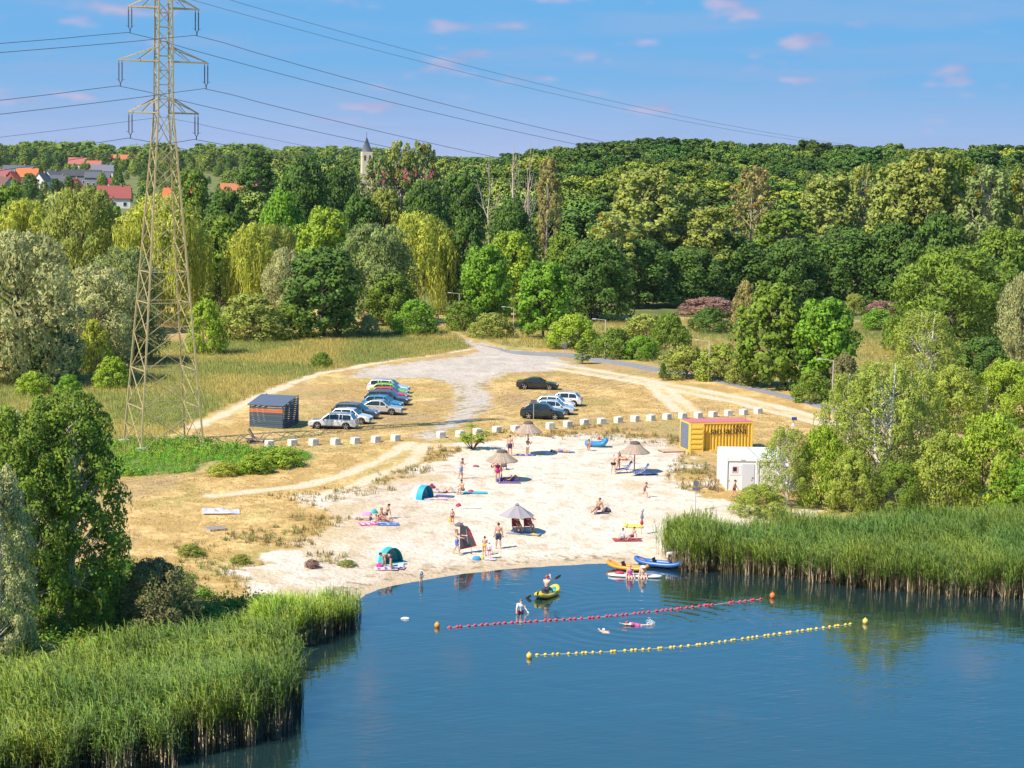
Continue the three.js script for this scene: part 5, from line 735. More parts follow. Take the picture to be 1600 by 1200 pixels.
// ------------------------------------------------------------------ thatched parasols and the grey umbrella
const reedTex = tileTex(256, (u, v) => { const a = tnoise(u, 0.3, 128), b = tnoise(u, v, 32), n = 0.55 + 0.35 * a + 0.12 * b; return [n, n * 0.97, n * 0.93]; }, true); reedTex.repeat.set(3, 1);
const M_thatch = std([0.60, 0.49, 0.42], 0.95, { map: reedTex }), M_cap = std([0.12, 0.085, 0.075], 0.95), M_pole = std([0.33, 0.22, 0.17], 0.8);
function parasol(px, py, rimPx, yRim, yTop, label) {
  const p = hit(px, py), R = rimPx / pxM(p) / 2, hr = topAt(px, yRim, p.z).y - p.y, ht = topAt(px, yTop, p.z).y - p.y, o = thing('thatched_parasol', label, 'parasol', [p.x, p.y, p.z], px * 0.37, 'thatched beach parasols');
  const pole = new THREE.CylinderGeometry(0.045, 0.05, ht + 0.2, 8); pole.translate(0, ht / 2 - 0.1, 0); part('pole', pole, M_pole, o);
  const pts = [[0.05, ht - 0.12], [0.3 * R, ht - 0.13], [0.62 * R, lerp(hr, ht, 0.40)], [R, hr + 0.05], [R + 0.02, hr - 0.03], [R - 0.04, hr - 0.04], [0.6 * R, lerp(hr, ht, 0.30)], [0.05, ht - 0.24]].map(([r, y]) => new THREE.Vector2(r, y)), g = new THREE.LatheGeometry(pts, 72), q = g.attributes.position, rr = rng(px | 0), jit = Array.from({ length: 73 }, () => rr()); jit[72] = jit[0];
  for (let k = 0; k < q.count; k++) { const seg = Math.floor(k / pts.length), s = 1 + (jit[seg] - 0.5) * 0.035; q.setX(k, q.getX(k) * s); q.setZ(k, q.getZ(k) * s); q.setY(k, q.getY(k) + (jit[seg] - 0.5) * 0.035); } g.computeVertexNormals(); part('canopy', g, M_thatch, o);
  const cp = new THREE.LatheGeometry([[0.02, 0.14], [0.22 * R, 0.12], [0.33 * R, 0.04], [0.36 * R, -0.12], [0.3 * R, -0.14]].map(([r, y]) => new THREE.Vector2(r, y)), 28); part('cap', cp, M_cap, o, [0, ht - 0.1, 0]);
  for (let k = 0; k < 8; k++) { const a = k * Math.PI / 4; bar('rib', V(0.04, ht - 0.4, 0).applyAxisAngle(V(0, 1, 0), a), V(R * 0.95, hr - 0.03, 0).applyAxisAngle(V(0, 1, 0), a), 0.03, M_pole, o); }
}
parasol(783.5, 751, 49.5, 720, 703, 'middle thatched parasol, nearest the woman in magenta'); parasol(824.5, 711, 43, 675, 658.5, 'thatched parasol by the white blocks in front of the black crossover'); parasol(991, 738, 46, 707, 690, 'right thatched parasol beside the blue loungers');
{
  const p = hit(807, 832), o = thing('beach_umbrella', 'grey fabric beach umbrella over two red chairs', 'umbrella', [p.x, p.y, p.z], 0.2), R = 1.28, hr = 1.18, ht = 2.02, fab = [std([0.30, 0.27, 0.29], 0.85), std([0.34, 0.31, 0.33], 0.85)];
  bar('pole', V(0, -0.2, 0), V(0, ht + 0.06, 0), 0.045, std([0.45, 0.18, 0.14], 0.6), o, ROD);
  for (let k = 0; k < 8; k++) { const a0 = k * Math.PI / 4, a1 = a0 + Math.PI / 4, P = [], ix = [], n = 5; for (let i = 0; i <= n; i++) { const t = i / n, r = R * t, y = lerp(ht, hr, Math.pow(t, 1.12)); for (let j = 0; j <= 4; j++) { const s = j / 4, sag = Math.sin(Math.PI * s) * t * 0.06, x = lerp(Math.cos(a0), Math.cos(a1), s) * r, z = lerp(Math.sin(a0), Math.sin(a1), s) * r; P.push(x, y - sag + (i === n ? sag * 1.6 : 0), z); } } for (let i = 0; i < n; i++) for (let j = 0; j < 4; j++) { const a = i * 5 + j; ix.push(a, a + 1, a + 5, a + 1, a + 6, a + 5); } const g = new THREE.BufferGeometry(); g.setAttribute('position', new THREE.Float32BufferAttribute(P, 3)); g.setIndex(ix); g.computeVertexNormals(); part('panel', g, fab[k % 2], o); bar('rib', V(0, ht - 0.03, 0), V(Math.cos(a0) * R * 0.98, hr - 0.01, Math.sin(a0) * R * 0.98), 0.016, M_insul, o); }
  part('top_vent', new THREE.ConeGeometry(0.2, 0.12, 8), fab[0], o, [0, ht + 0.04, 0]);
}

// ------------------------------------------------------------------ beach gear
const cloth = (c) => std(c, 0.95);
const TOWEL = (() => { const g = new THREE.BoxGeometry(1, 0.022, 1, 18, 1, 10), q = g.attributes.position; for (let k = 0; k < q.count; k++) q.setY(k, q.getY(k) + (vnoise(q.getX(k) * 7 + 3, q.getZ(k) * 5) - 0.5) * 0.05 + 0.012); g.computeVertexNormals(); return g; })();
function towel(px, py, len, wid, turn, c, label, c2) { const p = hit(px, py), o = thing('towel', label, 'towel', [p.x, p.y + 0.03, p.z], turn, 'towels on the sand'); const m = part('cloth', TOWEL, cloth(c), o); m.scale.set(len, 1, wid); if (c2) for (const x of [-0.3, 0, 0.3]) { const s = part('stripe', TOWEL, cloth(c2), o, [x * len, 0.006, 0]); s.scale.set(len * 0.12, 1, wid * 0.98); } return o; }
for (const a of [
  [742, 770, 1.9, 0.9, 0.05, [0.03, 0.42, 0.52], 'turquoise towel under the sitting woman left of the middle parasol'], [716, 768.5, 1.0, 0.8, -0.1, [0.42, 0.68, 0.68], 'pale aqua towel end left of the sitting woman'], [822, 711.5, 1.7, 0.85, 0.0, [0.06, 0.12, 0.42], 'blue patterned towel under the rear parasol', [0.45, 0.5, 0.62]], [795, 754, 1.8, 1.0, 0.1, [0.17, 0.09, 0.28], 'purple blanket in the shade of the middle parasol'],
  [575, 819, 1.3, 0.9, 0.3, [0.72, 0.12, 0.46], 'pink striped towel of the group on the left sand', [0.85, 0.6, 0.75]], [606, 819.5, 1.6, 1.0, 0.15, [0.08, 0.16, 0.5], 'dark blue towel of the group on the left sand', [0.2, 0.42, 0.7]], [592, 813, 1.2, 0.9, 0.2, [0.72, 0.74, 0.76], 'white towel behind the pink one'], [603, 889, 1.5, 1.0, 0.1, [0.6, 0.58, 0.66], 'pale towel beside the lower beach tent', [0.3, 0.08, 0.3]], [622, 888, 0.9, 0.7, -0.2, [0.5, 0.28, 0.48], 'mauve towel right of the bending person'],
  [680, 780, 1.7, 0.7, 0.05, [0.75, 0.42, 0.45], 'salmon pink towel in front of the upper beach tent', [0.8, 0.62, 0.35]], [695, 775.5, 1.4, 0.7, -0.2, [0.08, 0.10, 0.36], 'navy towel right of the upper beach tent'], [735, 793.5, 1.6, 0.5, 0.05, [0.66, 0.70, 0.73], 'faded pale towel alone on the sand'], [980, 844, 2.0, 1.0, 0.1, [0.42, 0.05, 0.08], 'red blanket under the two sitting children'], [765, 874.5, 0.8, 0.5, 0.0, [0.6, 0.52, 0.72], 'lilac towel at the feet of the small child'], [940, 802, 1.0, 0.6, 0.3, [0.14, 0.11, 0.15], 'dark towel of the lone sitting person'], [818, 834, 2.4, 0.9, -0.2, [0.2, 0.3, 0.42], 'slate blue mat in front of the red chairs'], [1010, 741, 1.9, 0.7, 0.05, [0.08, 0.11, 0.32], 'dark blue towel in the shade of the right parasol'], [886, 706.5, 1.3, 0.7, 0.0, [0.12, 0.2, 0.48], 'blue towel beyond the rear parasol'],
]) towel(...a);
function lump(name, px, py, w, h, d, c, label, cat, turn = 0) { const p = hit(px, py), g = new THREE.SphereGeometry(0.5, 18, 12), q = g.attributes.position; for (let k = 0; k < q.count; k++) { const x = q.getX(k), y = q.getY(k), z = q.getZ(k), s = 1 + (vnoise(x * 6 + px, z * 6 + y * 5) - 0.5) * 0.45; q.setXYZ(k, x * s * w, Math.max(-0.12, y) * s * h * 1.4, z * s * d); } g.computeVertexNormals(); return single(name, g, cloth(c), label, cat, [p.x, p.y + 0.12 * h, p.z], turn); }
for (const a of [['beach_bag', 627, 887, 0.45, 0.35, 0.35, [0.6, 0.62, 0.66], 'white grey bag at the mouth of the lower tent', 'bag'], ['beach_bag', 594, 886, 0.5, 0.3, 0.35, [0.5, 0.04, 0.2], 'crimson bag beside the bending person', 'bag'], ['beach_bag', 718, 822, 0.6, 0.32, 0.4, [0.14, 0.13, 0.15], 'charcoal bag next to the small child on the sand', 'bag'], ['beach_bag', 735.5, 769, 0.5, 0.22, 0.35, [0.5, 0.04, 0.10], 'red bag on the turquoise towel', 'bag'], ['beach_bag', 781, 752.5, 0.5, 0.45, 0.4, [0.05, 0.10, 0.42], 'blue bag at the foot of the middle parasol', 'bag'], ['beach_bag', 948, 800, 0.7, 0.42, 0.4, [0.14, 0.09, 0.14], 'dark bag right of the lone sitting person', 'bag'], ['beach_bag', 744, 729.5, 0.5, 0.2, 0.3, [0.25, 0.09, 0.12], 'small maroon bundle left of the middle parasol', 'bag'], ['beach_bag', 716.5, 791.5, 0.42, 0.3, 0.3, [0.45, 0.03, 0.10], 'dark red bag by the faded pale towel', 'bag'], ['toy_bucket', 703, 815, 0.3, 0.3, 0.3, [0.75, 0.45, 0.03], 'yellow toy beside the small child on the sand', 'toy'], ['toy_bucket', 753, 874.5, 0.32, 0.3, 0.3, [0.8, 0.55, 0.05], 'yellow bucket by the waterline children', 'toy'], ['toy_bucket', 745, 875, 0.55, 0.35, 0.3, [0.06, 0.28, 0.5], 'blue sand toy by the waterline children', 'toy'], ['swim_float', 834, 837, 0.85, 0.2, 0.3, [0.78, 0.42, 0.03], 'orange yellow float lying before the grey umbrella', 'float', -0.5], ['plastic_bag', 633, 986, 0.5, 0.12, 0.3, [0.75, 0.76, 0.76], 'white bag floating on the water left of the red floats', 'bag'], ['inflatable_float', 585, 802, 0.45, 0.38, 0.3, [0.05, 0.42, 0.46], 'teal ball behind the sunbathing group', 'ball'], ['inflatable_float', 574, 805, 0.7, 0.3, 0.4, [0.55, 0.28, 0.5], 'violet inflatable behind the sunbathing group', 'float'], ['beach_bag', 561, 812, 0.6, 0.25, 0.35, [0.2, 0.18, 0.17], 'grey bag at the left end of the sunbathing group', 'bag'], ['beach_bag', 675, 763, 0.5, 0.4, 0.4, [0.28, 0.03, 0.08], 'dark red bundle right of the upper tent', 'bag']]) { const m = lump(...a); if (a[0] === 'plastic_bag') m.position.y = 0.03; }
{ // yellow inflatable, blue air sofa
  const p = hit(990, 824), o = thing('inflatable_mattress', 'pale yellow inflatable lying by the reeds', 'float', [p.x, p.y, p.z], 0.05), m = std([0.80, 0.66, 0.12], 0.4); for (let k = 0; k < 4; k++) { const g = new THREE.CapsuleGeometry(0.09, 0.95, 4, 10).rotateZ(Math.PI / 2); part('air_tube', g, m, o, [0.1, 0.09, -0.28 + k * 0.18]); } part('pillow', new THREE.CapsuleGeometry(0.13, 0.4, 4, 10).rotateX(Math.PI / 2), m, o, [-0.55, 0.2, 0]);
  const q = hit(932, 698), s = thing('air_lounger', 'bright blue air lounger with a person on it', 'air lounger', [q.x, q.y, q.z], -0.05), b = std([0.03, 0.24, 0.52], 0.45); for (const z of [-0.24, 0.24]) { const c = new THREE.CatmullRomCurve3([V(-0.85, 0.32, z), V(-0.4, 0.24, z), V(0.2, 0.24, z), V(0.6, 0.34, z), V(0.8, 0.6, z)]), g = new THREE.TubeGeometry(c, 20, 0.23, 12); part('air_tube', g, b, s); part('tube_end', SPH, b, s, [-0.85, 0.32, z]).scale.setScalar(0.23); part('tube_end', SPH, b, s, [0.8, 0.6, z]).scale.setScalar(0.23); }
}
function lounger(px, py, turn, label) { const p = hit(px, py), o = thing('lounger', label, 'lounger', [p.x, p.y, p.z], turn, 'blue loungers'), f = std([0.06, 0.11, 0.34], 0.85), m = M_rim; const seat = box('seat', 1.0, 0.04, 0.58, -0.3, 0.34, 0, f, o); seat.rotation.z = 0.1; const b = box('backrest', 0.85, 0.04, 0.58, 0.42, 0.62, 0, f, o); b.rotation.z = 0.95; box('head_pad', 0.2, 0.09, 0.5, 0.6, 0.9, 0, std([0.04, 0.06, 0.16], 0.9), o).rotation.z = 0.95; for (const z of [-0.31, 0.31]) { bar('leg', V(-0.75, 0, z), V(0.15, 0.42, z), 0.03, m, o, ROD); bar('leg', V(0.45, 0, z), V(-0.05, 0.4, z), 0.03, m, o, ROD); bar('armrest', V(-0.15, 0.56, z), V(0.4, 0.6, z), 0.045, m, o); bar('frame_tube', V(-0.82, 0.28, z), V(0.2, 0.4, z), 0.03, m, o, ROD); bar('frame_tube', V(0.2, 0.38, z), V(0.68, 1.0, z), 0.03, m, o, ROD); } return o; }
lounger(975, 739, 0.15, 'empty blue lounger left of the right parasol'); lounger(1001, 743, 0.1, 'blue lounger under the right parasol');
function chair(px, py, turn, label) { const p = hit(px, py), o = thing('beach_chair', label, 'chair', [p.x, p.y, p.z], turn, 'red beach chairs'), f = cloth([0.38, 0.05, 0.075]), m = std([0.32, 0.1, 0.08], 0.7); box('seat', 0.5, 0.03, 0.5, 0, 0.32, 0.02, f, o).rotation.x = -0.1; const b = box('backrest', 0.5, 0.62, 0.03, 0, 0.66, -0.3, f, o); b.rotation.x = -0.22; for (const x of [-0.27, 0.27]) { bar('leg', V(x, 0, 0.28), V(x, 0.42, -0.2), 0.03, m, o); bar('leg', V(x, 0, -0.32), V(x, 0.4, 0.2), 0.03, m, o); bar('armrest', V(x, 0.52, 0.24), V(x, 0.54, -0.28), 0.04, m, o); bar('back_post', V(x, 0.34, -0.22), V(x, 0.98, -0.37), 0.03, m, o); } return o; }
chair(807, 831.5, 0.25, 'left red beach chair under the grey umbrella'); chair(826, 831, 0.3, 'right red beach chair under the grey umbrella');
function popTent(px, py, w, turn, cA, cB, label) {
  const p = hit(px, py), o = thing('beach_tent', label, 'beach tent', [p.x, p.y - 0.02, p.z], turn, 'beach shelters'), a = std(cA, 0.6), b = std(cB, 0.6); const shell = new THREE.SphereGeometry(1, 28, 14, 0, Math.PI, 0, Math.PI / 2); shell.rotateY(Math.PI); // half dome, open to +z
  part('rear_shell', shell, a, o).scale.set(w / 2, 1.02, 0.95); const hood = new THREE.SphereGeometry(1, 28, 10, Math.PI * 0.03, Math.PI * 0.94, 0, Math.PI / 2), q = hood.attributes.position; for (let k = 0; k < q.count; k++) if (q.getZ(k) > 0.62) q.setZ(k, 0.62); hood.computeVertexNormals();
  const arch = new THREE.CylinderGeometry(1, 1, 0.55, 28, 1, true, -Math.PI / 2, Math.PI); arch.rotateX(-Math.PI / 2); part('hood', arch, b, o, [0, 0, 0.27]).scale.set(w / 2, 1.02, 1); part('rim', new THREE.TorusGeometry(1, 0.022, 6, 28, Math.PI), b, o, [0, 0, 0.54]).scale.set(w / 2, 1.02, 1); box('groundsheet', w * 0.96, 0.02, 1.3, 0, 0.03, 0.1, b, o); box('door_flap', w * 0.9, 0.02, 0.55, 0, 0.03, 0.84, a, o); return o;
}
popTent(659, 778, 1.55, 1.0, [0.42, 0.70, 0.72], [0.02, 0.33, 0.50], 'turquoise pop up beach tent near the straw grass'); popTent(606, 878, 1.65, 0.75, [0.30, 0.66, 0.66], [0.03, 0.33, 0.36], 'teal pop up beach tent close to the water');
{ // folded wind shelter carried by a bather
  const p = hit(729, 864), o = thing('wind_shelter', 'large dark wind shelter with red border held by a bather', 'wind shelter', [p.x, p.y + 0.1, p.z], 0.25), s = (pts, d) => polyGeo(pts, d, 0.005); part('panel', s([[-0.45, 0.25], [0.62, 0.42], [0.18, 1.45], [-0.05, 1.72], [-0.48, 1.82]], 0.05), std([0.085, 0.075, 0.085], 0.7), o); part('border', s([[0.62, 0.42], [0.70, 0.38], [0.22, 1.5], [-0.02, 1.78], [-0.05, 1.72], [0.18, 1.45]], 0.055), std([0.5, 0.05, 0.06], 0.7), o); part('border', s([[-0.45, 0.25], [0.62, 0.42], [0.70, 0.36], [-0.44, 0.14]], 0.055), std([0.42, 0.035, 0.06], 0.7), o); part('border', s([[0.06, 1.3], [0.16, 1.4], [0.36, 0.95], [0.26, 0.9]], 0.06), std([0.5, 0.05, 0.06], 0.7), o); part('border', s([[0.05, 0.5], [0.11, 0.5], [-0.02, 1.5], [-0.08, 1.5]], 0.06), std([0.3, 0.28, 0.32], 0.7), o); bar('pole', V(-0.46, -0.12, 0), V(-0.48, 1.84, 0), 0.03, M_insul, o, ROD); bar('pole', V(0.35, -0.12, 0), V(0.2, 1.45, 0), 0.025, M_insul, o, ROD); }

// ------------------------------------------------------------------ boats, boards, floats
function inflatable(name, label, x, z, turn, L, W, r, cTube, cEnd, floorC, tilt = 0, y = 0.06) {
  const o = thing(name, label, 'kayak', [x, y, z], turn); o.rotation.x = tilt; o.rotation.order = 'YXZ'; const n = 36, side = (s) => { const pts = []; for (let k = 0; k <= n; k++) { const t = k / n * 2 - 1; pts.push(V(t * L / 2, 0.12 + Math.pow(Math.abs(t), 4) * 0.24, s * W / 2 * Math.sqrt(Math.max(0, 1 - Math.pow(Math.abs(t), 2.6))))); } return new THREE.CatmullRomCurve3(pts); };
  for (const s of [-1, 1]) part('side_tube', new THREE.TubeGeometry(side(s), 40, r, 10), cTube, o); for (const s of [-1, 1]) { const e = part('bow_cover', new THREE.SphereGeometry(1, 16, 10), cEnd, o, [s * L * 0.40, 0.2, 0]); e.scale.set(L * 0.115, 0.13, W * 0.33); e.rotation.z = s * 0.22; }
  const f = part('floor', SPH, floorC, o, [0, 0.06, 0]); f.scale.set(L * 0.42, 0.07, W * 0.42); const b = box('seat_back', 0.06, 0.36, W * 0.6, -L * 0.12, 0.3, 0, std([0.06, 0.07, 0.1], 0.8), o); b.rotation.z = 0.25; return o;
}
const wat = (px, py) => onPlane(px, py, 0);
{
  const rub = (c) => phys(c, 0.35, { clearcoat: 0.3 });
  let p = wat(1030, 886); inflatable('inflatable_kayak', 'blue inflatable kayak with orange trim pulled up by the reeds', p.x, p.z, -0.42, 3.3, 0.85, 0.15, rub([0.03, 0.13, 0.42]), rub([0.70, 0.24, 0.04]), rub([0.12, 0.25, 0.45]), 0, 0.12);
  p = wat(981, 890.5); inflatable('inflatable_kayak', 'orange inflatable kayak behind the white paddle board', p.x, p.z, -0.5, 2.9, 0.75, 0.13, rub([0.75, 0.27, 0.02]), rub([0.78, 0.33, 0.02]), rub([0.65, 0.26, 0.04]), 0, 0.06);
  p = wat(855, 931); inflatable('inflatable_kayak', 'yellow and teal kayak paddled by the man in a red cap', p.x, p.z, 1.14, 2.7, 0.8, 0.13, rub([0.78, 0.52, 0.02]), rub([0.02, 0.36, 0.34]), rub([0.02, 0.30, 0.28]), 0, 0.02);
  p = wat(992, 901); const o = thing('paddle_board', 'white paddle board with two women sitting on it', 'paddle board', [p.x, 0.04, p.z], -0.10), pts = []; for (let k = 0; k < 40; k++) { const a = k / 40 * 6.283; pts.push([Math.sign(Math.cos(a)) * Math.pow(Math.abs(Math.cos(a)), 0.75) * 1.75, Math.sin(a) * 0.42]); } part('board', polyGeo(pts, 0.14, 0.05).rotateX(-Math.PI / 2), rub([0.80, 0.78, 0.78]), o, [0, 0.05, 0]); const pad = part('deck_pad', polyGeo(pts.map(([x, y]) => [x * 0.5, y * 0.8]), 0.016).rotateX(-Math.PI / 2), rub([0.55, 0.5, 0.56]), o, [0.3, 0.129, 0]); part('deck_bag', SPH, rub([0.5, 0.04, 0.08]), o, [-1.0, 0.18, 0]).scale.set(0.32, 0.11, 0.22); bar('paddle', V(-0.9, 0.18, 0.2), V(0.9, 0.16, 0.28), 0.03, M_insul, o, ROD);
}
{ // float lines
  const line = (name, label, pts, n, c, gaps) => { const w = pts.map(([x, y]) => wat(x, y)), cv = new THREE.CatmullRomCurve3(w), o = thing(name, label, 'float line', [w[0].x, 0, w[0].z]); const m = phys(c, 0.35, { clearcoat: 0.4 }), r = rng(n), off = w[0]; const rp = []; for (let k = 0; k <= 60; k++) { const q = cv.getPointAt(k / 60); rp.push(V(q.x - off.x, 0.005, q.z - off.z)); } part('rope', new THREE.TubeGeometry(new THREE.CatmullRomCurve3(rp), 80, 0.018, 5), std([0.5, 0.48, 0.45], 0.9), o); const fg = new THREE.SphereGeometry(0.088, 14, 10); for (let k = 0; k < n; k++) { const t = clamp((k + 0.5 + (r() - 0.5) * 0.7) / n); if (gaps.some(([a, b]) => t > a && t < b)) continue; const q = cv.getPointAt(t); const f = part('float', fg, m, o, [q.x - off.x, 0.03, q.z - off.z], [0, r() * 3, 0]); f.scale.set(1.25, 0.85, 1); } return o; };
  line('float_line', 'line of red floats marking the shallow bathing area', [[698, 981], [800, 973], [940, 964], [1060, 951], [1130, 943], [1192, 936]], 55, [0.62, 0.035, 0.07], [[0.842, 0.868]]);
  line('float_line', 'line of yellow floats at the outer edge of the bathing area', [[836, 1024], [960, 1018], [1080, 1009], [1200, 993], [1332, 975]], 52, [0.74, 0.52, 0.06], []);
  for (const [px, py, c, r, label] of [[683, 980, [0.75, 0.30, 0.04], 0.16, 'orange buoy at the left end of the red float line'], [1207, 934, [0.72, 0.17, 0.02], 0.18, 'orange buoy at the right end of the red float line'], [827, 1028, [0.75, 0.50, 0.08], 0.16, 'yellow buoy at the left end of the yellow float line'], [1352, 974, [0.76, 0.55, 0.10], 0.165, 'yellow buoy at the right end of the yellow float line']]) { const p = wat(px, py), o = thing('buoy', label, 'buoy', [p.x, 0, p.z], 0.4, 'buoys ending the float lines'), m = phys(c, 0.35, { clearcoat: 0.4 }); const b = part('ball', SPH, m, o, [0, r * 0.75, 0]); b.scale.set(r, r * 1.12, r); part('neck', new THREE.CylinderGeometry(r * 0.22, r * 0.34, r * 0.5, 12), m, o, [0, r * 1.9, 0]); part('ring', new THREE.TorusGeometry(r * 0.2, r * 0.05, 6, 14), M_insul, o, [0, r * 2.15, 0]); }
}

// ------------------------------------------------------------------ bicycles, pallet, timber, tarpaulin
function bike(px, py, turn, c, label) { const p = hit(px, py), o = thing('bicycle', label, 'bicycle', [p.x, p.y, p.z], turn, 'bicycles by the white cabin'), m = std(c, 0.4), k = M_insul; o.rotation.order = 'YXZ'; o.rotation.z = 0.12; for (const x of [-0.52, 0.52]) { const w = new THREE.Group(); w.name = 'wheel'; w.position.set(x, 0.34, 0); o.add(w); part('tyre', new THREE.TorusGeometry(0.32, 0.024, 6, 28), k, w); for (let s = 0; s < 6; s++) bar('spoke', V(Math.cos(s * 0.524) * 0.31, Math.sin(s * 0.524) * 0.31, 0), V(-Math.cos(s * 0.524) * 0.31, -Math.sin(s * 0.524) * 0.31, 0), 0.008, M_rim, w); } const A = V(-0.52, 0.34, 0), B = V(-0.08, 0.32, 0), C = V(-0.22, 0.8, 0), D = V(0.36, 0.82, 0), E = V(0.52, 0.34, 0); for (const [a, b] of [[A, B], [A, C], [B, C], [B, D], [C, D], [D, E]]) bar('frame_tube', a, b, 0.04, m, o, ROD); bar('seat_post', C, V(-0.25, 0.93, 0), 0.03, k, o, ROD); part('saddle', SPH, k, o, [-0.26, 0.96, 0]).scale.set(0.14, 0.04, 0.08); bar('stem', D, V(0.33, 1.02, 0), 0.03, k, o, ROD); bar('handlebar', V(0.3, 1.03, -0.28), V(0.3, 1.03, 0.28), 0.026, k, o, ROD); for (const z of [-0.26, 0.26]) part('grip', ROD, k, o, [0.27, 1.03, z], [Math.PI / 2, 0, 0]).scale.set(0.035, 0.12, 0.035); part('chainring', new THREE.TorusGeometry(0.09, 0.012, 6, 18), k, o, [-0.08, 0.32, 0.03]); return o; }
bike(1104, 764, 2.15, [0.55, 0.56, 0.56], 'pale bicycle standing left of the white cabin'); bike(1114, 767, 2.0, [0.16, 0.05, 0.05], 'dark red bicycle nearer the white cabin');
{ const p = hit(337, 828), o = thing('wooden_pallet', 'weathered wooden pallet lying on the straw grass', 'pallet', [p.x, p.y + 0.02, p.z], 0.55), m = [std([0.46, 0.40, 0.36], 0.95), std([0.38, 0.32, 0.28], 0.95)]; for (let k = 0; k < 5; k++) box('slat', 1.3, 0.03, 0.14, 0, 0.14, -0.5 + k * 0.25, m[k % 2], o); for (const x of [-0.58, 0, 0.58]) { box('bearer', 0.1, 0.1, 1.1, x, 0.07, 0, m[1], o); box('bottom_board', 0.12, 0.02, 1.1, x, 0.01, 0, m[0], o); } }
{ const p = hit(345, 800), g = new THREE.PlaneGeometry(2.7, 1.9, 26, 18), q = g.attributes.position; for (let k = 0; k < q.count; k++) q.setZ(k, Math.max(0, fbm(q.getX(k) * 1.7 + 2, q.getY(k) * 2.3, 4) - 0.34) * 0.9 * (1 - Math.pow(Math.abs(q.getY(k)) / 0.98, 3)) + 0.01); g.rotateX(-Math.PI / 2); g.computeVertexNormals(); single('tarpaulin', g, std([0.52, 0.50, 0.53], 0.6), 'crumpled grey plastic sheet on the straw grass', 'tarpaulin', [p.x, p.y + 0.02, p.z], 0.15); }
{ const p = hit(400, 690), r = rng(3); const logs = [[0, 0, 0.12, 1.9, 0.35, 0.1], [0.6, 0.25, 0.1, 1.6, -0.2, 0.05], [-0.3, 0.3, 0.16, 1.2, 1.1, 0], [-0.35, 0.0, 0.16, 1.25, 0.3, 1.05], [0.9, -0.1, 0.09, 1.5, 0.1, 0.1], [-0.5, 0.5, 0.15, 0.9, 0.8, 0.1]]; const lb = ['longest log of the timber heap by the shed', 'pale log on the right of the timber heap', 'short thick log at the front of the timber heap', 'stump sticking up from the timber heap', 'thin log at the far right of the timber heap', 'stubby log at the left of the timber heap']; logs.forEach(([x, z, rad, len, turn, tilt], k) => { const g = new THREE.CylinderGeometry(rad * 0.85, rad, len, 10, 4), q = g.attributes.position; for (let i = 0; i < q.count; i++) { const s = 1 + (vnoise(q.getX(i) * 9 + k * 7, q.getY(i) * 3) - 0.5) * 0.3; q.setX(i, q.getX(i) * s); q.setZ(i, q.getZ(i) * s); } g.rotateZ(Math.PI / 2 - tilt); g.computeVertexNormals(); const w = V(p.x + x, 0, p.z + z); single('log', g, std(k % 2 ? [0.34, 0.27, 0.22] : [0.22, 0.165, 0.14], 0.95), lb[k], 'log', [w.x, H(w.x, w.z) + rad * 0.8 + Math.sin(tilt) * len * 0.42, w.z], turn, 'logs in the timber heap'); }); }
{ // long leaved plant by the road
  const p = hit(738, 702), r = rng(12), L = new Leaves(), wood = [], o = thing('tree_of_heaven', 'young bright green plant with long fronds by the blocks', 'shrub', [p.x, p.y, p.z]); const H3 = topAt(735, 658, p.z).y - p.y;
  for (let k = 0; k < 13; k++) { const a = r() * 6.283, top = k === 0 ? V(-0.15, H3 * 0.8, 0) : k === 1 ? V(1.0, H3 * 0.62, -0.1) : V(Math.cos(a) * (0.4 + r() * 0.7), 0.5 + r() * 0.7, Math.sin(a) * (0.4 + r() * 0.7)); limb(wood, V(0, -0.1, 0), top, 0.04, 0.02); const fr = k < 2 ? 11 : 8; for (let f = 0; f < fr; f++) { const b = r() * 6.283, el = 0.1 + r() * 0.9, d = V(Math.cos(b) * Math.cos(el), Math.sin(el), Math.sin(b) * Math.cos(el)), len = 0.55 + r() * 0.45; for (let q = 1; q < 10; q++) { const t = q / 10, c = top.clone().addScaledVector(d, len * t).add(V(0, -0.3 * t * t, 0)); for (const s of [-1, 1]) { const sd = V(-d.z * s, -0.1, d.x * s).normalize(); L.add(c.x + sd.x * 0.09, c.y, c.z + sd.z * 0.09, V(0, 1, 0), sd.lerp(d, 0.4).normalize(), 0.22, 2.4, 0.4, leafCol(r, 1), r); } } } } part('stem', mergeGeometries(wood), BARK.brown, o); part('foliage', L.geo(), TINT.lime, o); }

